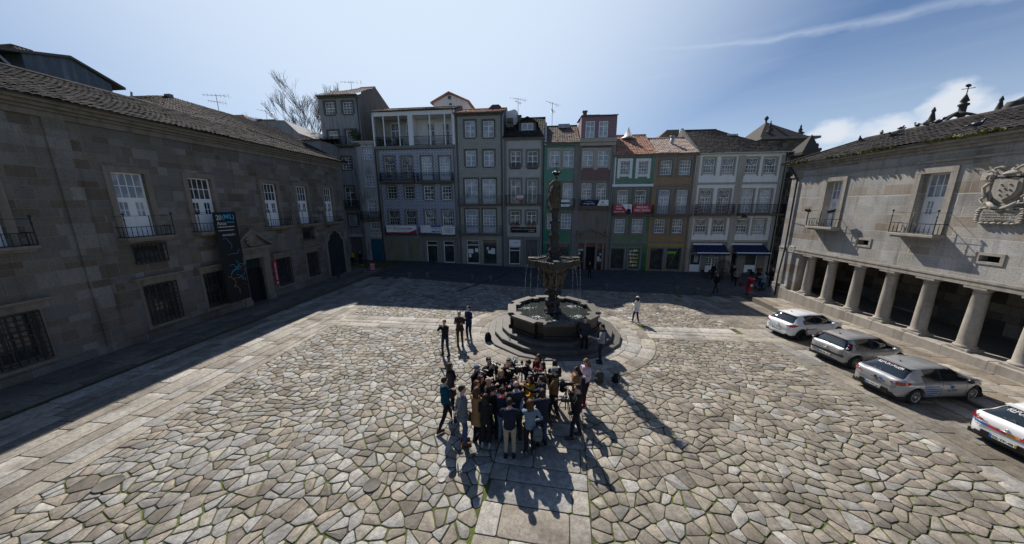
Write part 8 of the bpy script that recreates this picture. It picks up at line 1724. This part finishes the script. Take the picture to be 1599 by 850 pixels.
q=P(880,645); q=P(884,603,1.35); q.z=G(q.x,q.y); tripod(q,.4,1.3,'free standing tripod with a small camera, between the grey cap and the photographer',.45,'pipe_dark'); video_camera(q+Vector((0,0,1.42)),radians(95),'small camera mounted on the free standing tripod',False)
# -- the group at the upper left, the two men at the fountain, the woman in white
person(693.8,504,250,'photographer in black, arms raised to a camera, leftmost of the three by the fountain',1.70,BLK,(.02,.03,.06),BR,'short','cam',0,'wide')
person(717,490.5,268,'older man in a brown suit standing between two others near the fountain',1.76,(.05,.028,.02),(.05,.028,.02),(.25,.24,.23),'short','fold',1,skin=1)
person(731.3,482,235,'man in a dark blue jacket and jeans with pale shoes, by the fountain',1.80,(.012,.02,.06),(.012,.016,.04),DK,'short',('phone','down'),0,'stand',shoes=(.4,.4,.4))
person(912.5,497.5,262,'man in a dark grey sweatshirt leaning against the front of the fountain steps',1.80,(.03,.033,.042),BLK,DK,'short','pocket',0,foot=(911.5,553))
person(939.5,512,165,'man in a grey hooded top gesturing beside the fountain',1.78,(.22,.23,.235),(.02,.025,.04),DK,'short',('talk','pocket'),0,foot=(937.5,567),shoes=(.03,.03,.03),scarf=BLK)
o,p,rz,k=person(997,466.5,120,'woman in a white coat and jeans walking alone, right of the fountain',1.64,(.58,.57,.54),(.025,.04,.10),DK,'verylong',('phone','down'),1,'step',female=True,foot=(992.5,504),shoes=(.5,.5,.5),hat=(.55,.55,.55))
# -- passers-by in the shaded street
sr=lambda x,y: side_r(x,y)
person(1123.5,429.5,190,'man in dark clothes striding along the chain by the red post box',1.74,BLK,(.025,.022,.02),(.04,.03,.025),'short','down',1,'walk',foot=(1117,457.5),skin=1)
person(1118,416.5,200,'dark figure walking past the cafe window, behind the round bush',1.76,BLK,BLK,DK,'short','down',2,'walk',foot=(1112,437))
person(1148,420,230,'dark clothed person walking behind the woman with the shoulder bag',1.76,BLK,BLK,DK,'short','down',1,'walk',foot=(1143,441))
o,p,rz,k=person(1150.5,427.5,215,'woman in a pale top with a dark bag, walking towards the post box',1.66,(.22,.19,.17),BLK,BR,'long','hip',0,'walk',foot=(1148,446.5),female=True)
bag(loc(p,rz,.26,0,.85,k),rz,'dark shoulder bag of the woman in the pale top',BLK,.6,'shoulder_bag','bag')
person(1196,428,185,'person in a light blue jacket pushing a pushchair behind the post box',1.70,(.16,.24,.28),(.02,.035,.08),DK,'bob','reach_low',1,'step',foot=(1190,454),female=True)
person(1206,423,200,'man in black standing at the corner of the arcaded building',1.80,BLK,BLK,(.10,.09,.08),'short','pocket',1,'stand',foot=(1203,448),skin=1)
person(1186,420,235,'person in a brown jacket among the cafe tables',1.70,(.07,.03,.02),BLK,BR,'short','phone',0,'stand',foot=(1183,440),skin=1)
person(918.5,412,265,'man in a dark jacket walking in front of the pedimented doorway',1.72,(.015,.012,.016),BLK,(.2,.19,.18),'short','down',1,'step',foot=(920,434.5),skin=1)
person(817,402,270,'person in dark red standing in the doorway of the dormer house',1.70,(.06,.01,.012),BLK,DK,'short','fold',0,'stand',foot=(817.5,416.5))
person(551,395,280,'child in a yellow jacket in the dark passage on the left',1.45,(.45,.45,.03),BLK,DK,'short','down',0,'stand',foot=(551.5,411))
person(562,394,300,'dark figure with white shoes at the mouth of the passage',1.72,BLK,BLK,DK,'short','down',0,'step',foot=(564,414.5),shoes=(.6,.6,.6))
finish_people()
# -- bags and gear left on the ground
def gp(px,py): q=P(px,py); q.z=G(q.x,q.y)+.015; return q
bag(gp(762,533),.6,'black backpack lying at the left foot of the fountain steps',BLK,1.0,'backpack','backpack','black backpacks'); bag(gp(935,597),2.4,'olive grey backpack on the paving behind the pink blouse',(.05,.05,.045),1.0,'backpack','backpack'); bag(gp(961,597),1.2,'small black camera bag standing alone right of the olive backpack',BLK,.85,'camera_bag','camera bag')
# ------------------------------------------------------------------ bollards and chains, post box, boards, cafe furniture
pts=[(571,431),(640,433.5),(667.5,434.5),(738,438.5),(766,440),(842,445),(945.5,452.5),(1056.5,457),(1088.5,459.5),(1171,466)]
LB=['first stone bollard by the palace kerb','second bollard from the left, ending the first chain','bollard at the left end of the second chain','bollard at the right end of the second chain','bollard left of the fountain jets, third chain','bollard just left of the fountain column','bollard just right of the fountain column','dark round topped bollard standing without a chain','bollard at the left end of the last chain','bollard directly in front of the red post box']
BP=[]; first=None
for i,(x,y) in enumerate(pts):
    q=P(x,y); q.z=G(q.x,q.y); BP.append(q)
    if first is None:
        first=empty('stone_bollard',q,0,LB[0],'bollard','stone bollards along the street edge'); mb=MB(); mb.lathe([(.19,-.05),(.2,.1),(.18,.38),(.19,.42),(.17,.5),(.1,.56),(.02,.57)],seg=12); mb.build('post',M['granite_dark'],first); mb=MB(); mb.tube([(.17,0,.4),(.24,0,.43),(.24,0,.36),(.18,0,.36)],.012,6); mb.tube([(-.17,0,.4),(-.24,0,.43),(-.24,0,.36),(-.18,0,.36)],.012,6); mb.build('chain_ring',M['iron'],first)
    else: dup(first,q,.3*i,LB[i])
for (i,j,lab) in ((0,1,'hanging chain between the first two bollards'),(2,3,'hanging chain second from the left'),(4,5,'hanging chain behind the fountain, left side'),(5,6,'hanging chain passing behind the fountain column'),(8,9,'hanging chain ending at the red post box')):
    a,b_=BP[i]+Vector((0,0,.4)),BP[j]+Vector((0,0,.4)); mb=MB(); n=int((b_-a).length/.11)
    for k in range(n):
        t0,t1=k/n,(k+1.15)/n; f_=lambda t: a.lerp(b_,t)-a-Vector((0,0,.32*4*t*(1-t))); m_=(f_(t0)+f_(t1))/2; w=.018; d=(f_(t1)-f_(t0)).normalized(); s_=Vector((-d.y,d.x,0)).normalized() if k % 2 else Vector((0,0,1))
        mb.tube([f_(t0),m_+s_*w,f_(t1),m_-s_*w,f_(t0)],.008,4)
    o=mb.build('chain',M['iron']); o.location=a; tag(o,lab,'chain','chains between the bollards')
q=P(1172.5,462.5); e=empty('post_box',(q.x+.05,q.y+.35,G(q.x,q.y)),0,'red cylindrical post box at the end of the chain','post box')
mb=MB(); mb.lathe([(.24,0),(.25,.12),(.2,.16),(.2,1.22),(.25,1.26),(.27,1.32),(.27,1.42),(.22,1.46),(.02,1.5)],seg=20); mb.build('pillar',M['red'],e); mb=MB(); mb.box(-.12,.12,-.215,-.19,1.05,1.1); mb.build('slot',M['black'],e); mb=MB(); mb.box(-.08,.08,-.215,-.19,.78,.95); text(mb,'CORREIO',-.07,.07,.87,.9,-.217,1); mb.build('plate',[M['white'],M['black']],e)
def aboard(p,rz,label,board,cols,words,w=.5,h=.95):
    e=empty('pavement_sign',p,rz,label,'pavement sign'); mb=MB(); mb.M=Matrix.Rotation(-.18,4,'X'); mb.box(-w/2,w/2,-.02,.0,.05,h); 
    for (t,z0,z1,k) in words: text(mb,t,-w*.38,w*.38,z0*h,z1*h,-.024,k,.01)
    mb.M=None; mb.build('board',[M[board]]+[M[c] for c in cols],e)
    mb=MB(); mb.tube([(-w/2+.02,.15,h*.98),(-w/2+.02,.42,0)],.014,5); mb.tube([(w/2-.02,.15,h*.98),(w/2-.02,.42,0)],.014,5); mb.build('leg',M['iron'],e)
q=P(582,426); aboard((q.x,q.y,G(q.x,q.y)),.1,'leaning red pavement sign with white lettering near the first chain','red_sign',['white'],[('MENU',.78,.9,1),('DO DIA',.6,.7,1),('7,50',.3,.5,1)],.55,1.05)
q=P(808,416); e=empty('easel',(q.x,q.y,G(q.x,q.y)),0,'tall wooden easel with a small card outside the dormer house shop','easel'); mb=MB()
for (a,b_) in (((-.4,0,0),(-.05,.1,1.75)),((.4,0,0),(.05,.1,1.75)),((0,.6,0),(0,.12,1.7)),((-.28,.02,.6),(.28,.02,.6))): mb.tube([a,b_],.022,5)
mb.build('frame',M['iron_light'],e); mb=MB(); mb.box(-.16,.16,.02,.05,1.15,1.45); mb.build('card',M['white'],e)
# round clipped bush in a pot, chairs and tables of the cafe
def onst(px,py): q=P(px,py); q.z=G(q.x,q.y)+.01; return q
q=onst(1128.5,434.5); e=empty('clipped_bush',q,0,'large round clipped bush in a pot outside the cafe','bush'); mb=MB(); mb.lathe([(.28,0),(.36,.5),(.38,.55),(.3,.55)],seg=14); mb.build('pot',M['granite_dark'],e); mb=MB(); random.seed(4)
for k in range(1500):
    d=Vector((random.gauss(0,1),random.gauss(0,1),random.gauss(0,1))).normalized()*(.82+random.uniform(-.25,.06)); c_=Vector((d.x,d.y,1.25+d.z)); a=Vector((random.gauss(0,1),random.gauss(0,1),random.gauss(0,1))).normalized(); b_=a.cross(d).normalized(); r_=random.uniform(.03,.06); mb.poly([c_-a*r_,c_+b_*r_*.6,c_+a*r_,c_-b_*r_*.6])
mb.build('foliage',M['leaf'],e)
def chair(p,rz,label):
    e=empty('cafe_chair',p,rz,label,'chair','dark cafe chairs'); mb=MB(); mb.bbox(-.21,.21,-.21,.21,.43,.46,.01); mb.build('seat',M['black_matt'],e); mb=MB(); mb.box(-.2,.2,.19,.215,.56,.84); mb.tube([(-.2,.2,.46),(-.2,.22,.84)],.014,6); mb.tube([(.2,.2,.46),(.2,.22,.84)],.014,6); mb.build('backrest',M['black_matt'],e)
    for sx in (-1,1):
        for sy in (-1,1): mb=MB(); mb.tube([(sx*.18,sy*.18,.43),(sx*.21,sy*.21,0)],.013,6); mb.build('leg',M['iron'],e)
    return e
ch=chair(onst(1098.5,434),.3,'leftmost dark cafe chair, under the cash machine'); dup(ch,onst(1105.5,434.5),-1.2,'dark cafe chair beside the leftmost one, by the double doors'); dup(ch,onst(1168,432),2.8,'dark cafe chair under the right shop window'); dup(ch,onst(1175,436),1.7,'dark cafe chair left of the small cafe table on the right'); dup(ch,onst(1192,438),-1.3,'dark cafe chair nearest the dark alley')
e=empty('cafe_table',onst(1183,435.5),0,'small round cafe table between the chairs on the right','table'); mb=MB(); mb.lathe([(.34,.7),(.35,.72),(.34,.735)],seg=18); mb.build('tabletop',M['pipe'],e); mb=MB(); mb.tube([(0,0,.03),(0,0,.7)],.03,8); mb.lathe([(.24,0),(.22,.02),(.04,.05)],seg=14); mb.build('pedestal',M['iron'],e)
# pushchair
q=onst(1184,451); e=empty('pushchair',q,2.9,'dark pushchair with a blue blanket behind the red post box','pushchair'); mb=MB(); mb.tube([(-.25,0,.95),(-.2,.45,.5),(-.2,.6,.12)],.015,6); mb.tube([(.25,0,.95),(.2,.45,.5),(.2,.6,.12)],.015,6); mb.tube([(-.25,0,.95),(.25,0,.95)],.02,6); mb.tube([(-.2,.45,.5),(-.24,.0,.14)],.013,6); mb.tube([(.2,.45,.5),(.24,0,.14)],.013,6); mb.build('frame',M['iron'],e)
mb=MB(); mb.rings([(0,.35,.35,.16,.2),(0,.32,.5,.2,.25),(0,.25,.75,.19,.2),(0,.18,.95,.12,.12)],12); mb.build('seat',M['black_matt'],e); mb=MB(); mb.rings([(0,.5,.48,.15,.12),(0,.48,.6,.16,.14),(0,.44,.64,.1,.08)],12); mb.build('blanket',M['sign_blue'],e)
for (x,y) in ((-.24,0),(.24,0),(-.2,.6),(.2,.6)): mb=MB(); mb.M=Matrix.Translation((x,y,.12)) @ Matrix.Rotation(pi/2,4,'Y'); mb.lathe([(.07,-.015),(.115,-.02),(.115,.02),(.07,.015)],seg=14); mb.M=None; mb.build('wheel',M['tyre'],e)
q=onst(1205,417); q=P(1158,445.5); e=empty('traffic_cone',onst(1156.8,446),0,'small red cone behind the legs of the woman with the bag','cone'); mb=MB(); mb.lathe([(.14,.02),(.04,.42),(.03,.43)],seg=12); mb.build('cone_body',M['red'],e); mb=MB(); mb.box(-.17,.17,-.17,.17,0,.025); mb.build('base',M['red'],e)
# iron covers and small bottle
for (x,y,lab,r) in ((170,757,'rusty round iron cover in the paving at the lower left',.26),(581,759,'worn iron cover in the cobbles left of the slab path',.2),(690,750,'small pale inspection cover left of the slab path',.09)):
    q=gp(x,y); mb=MB(); mb.lathe([(r,-.02),(r,.022),(r*.93,.026),(r*.9,.02),(r*.2,.022),(.01,.022)],seg=24); o=mb.build('iron_cover',M['granite_dark'] if x != 690 else M['granite_light']); o.location=q; tag(o,lab,'cover')
sq=FC+Vector((-2.3,-1.9)); e=empty('water_bottle',(FC.x-2.35,FC.y-1.75,FG+.4),0,'small clear plastic bottle left on the fountain steps','bottle'); mb=MB(); mb.lathe([(.032,0),(.034,.02),(.034,.15),(.014,.19),(.014,.2)],seg=12); mb.build('bottle_body',M['lantern'],e); mb=MB(); mb.lathe([(.015,.2),(.015,.222),(.004,.224)],seg=10); mb.build('cap',M['sign_blue'],e)
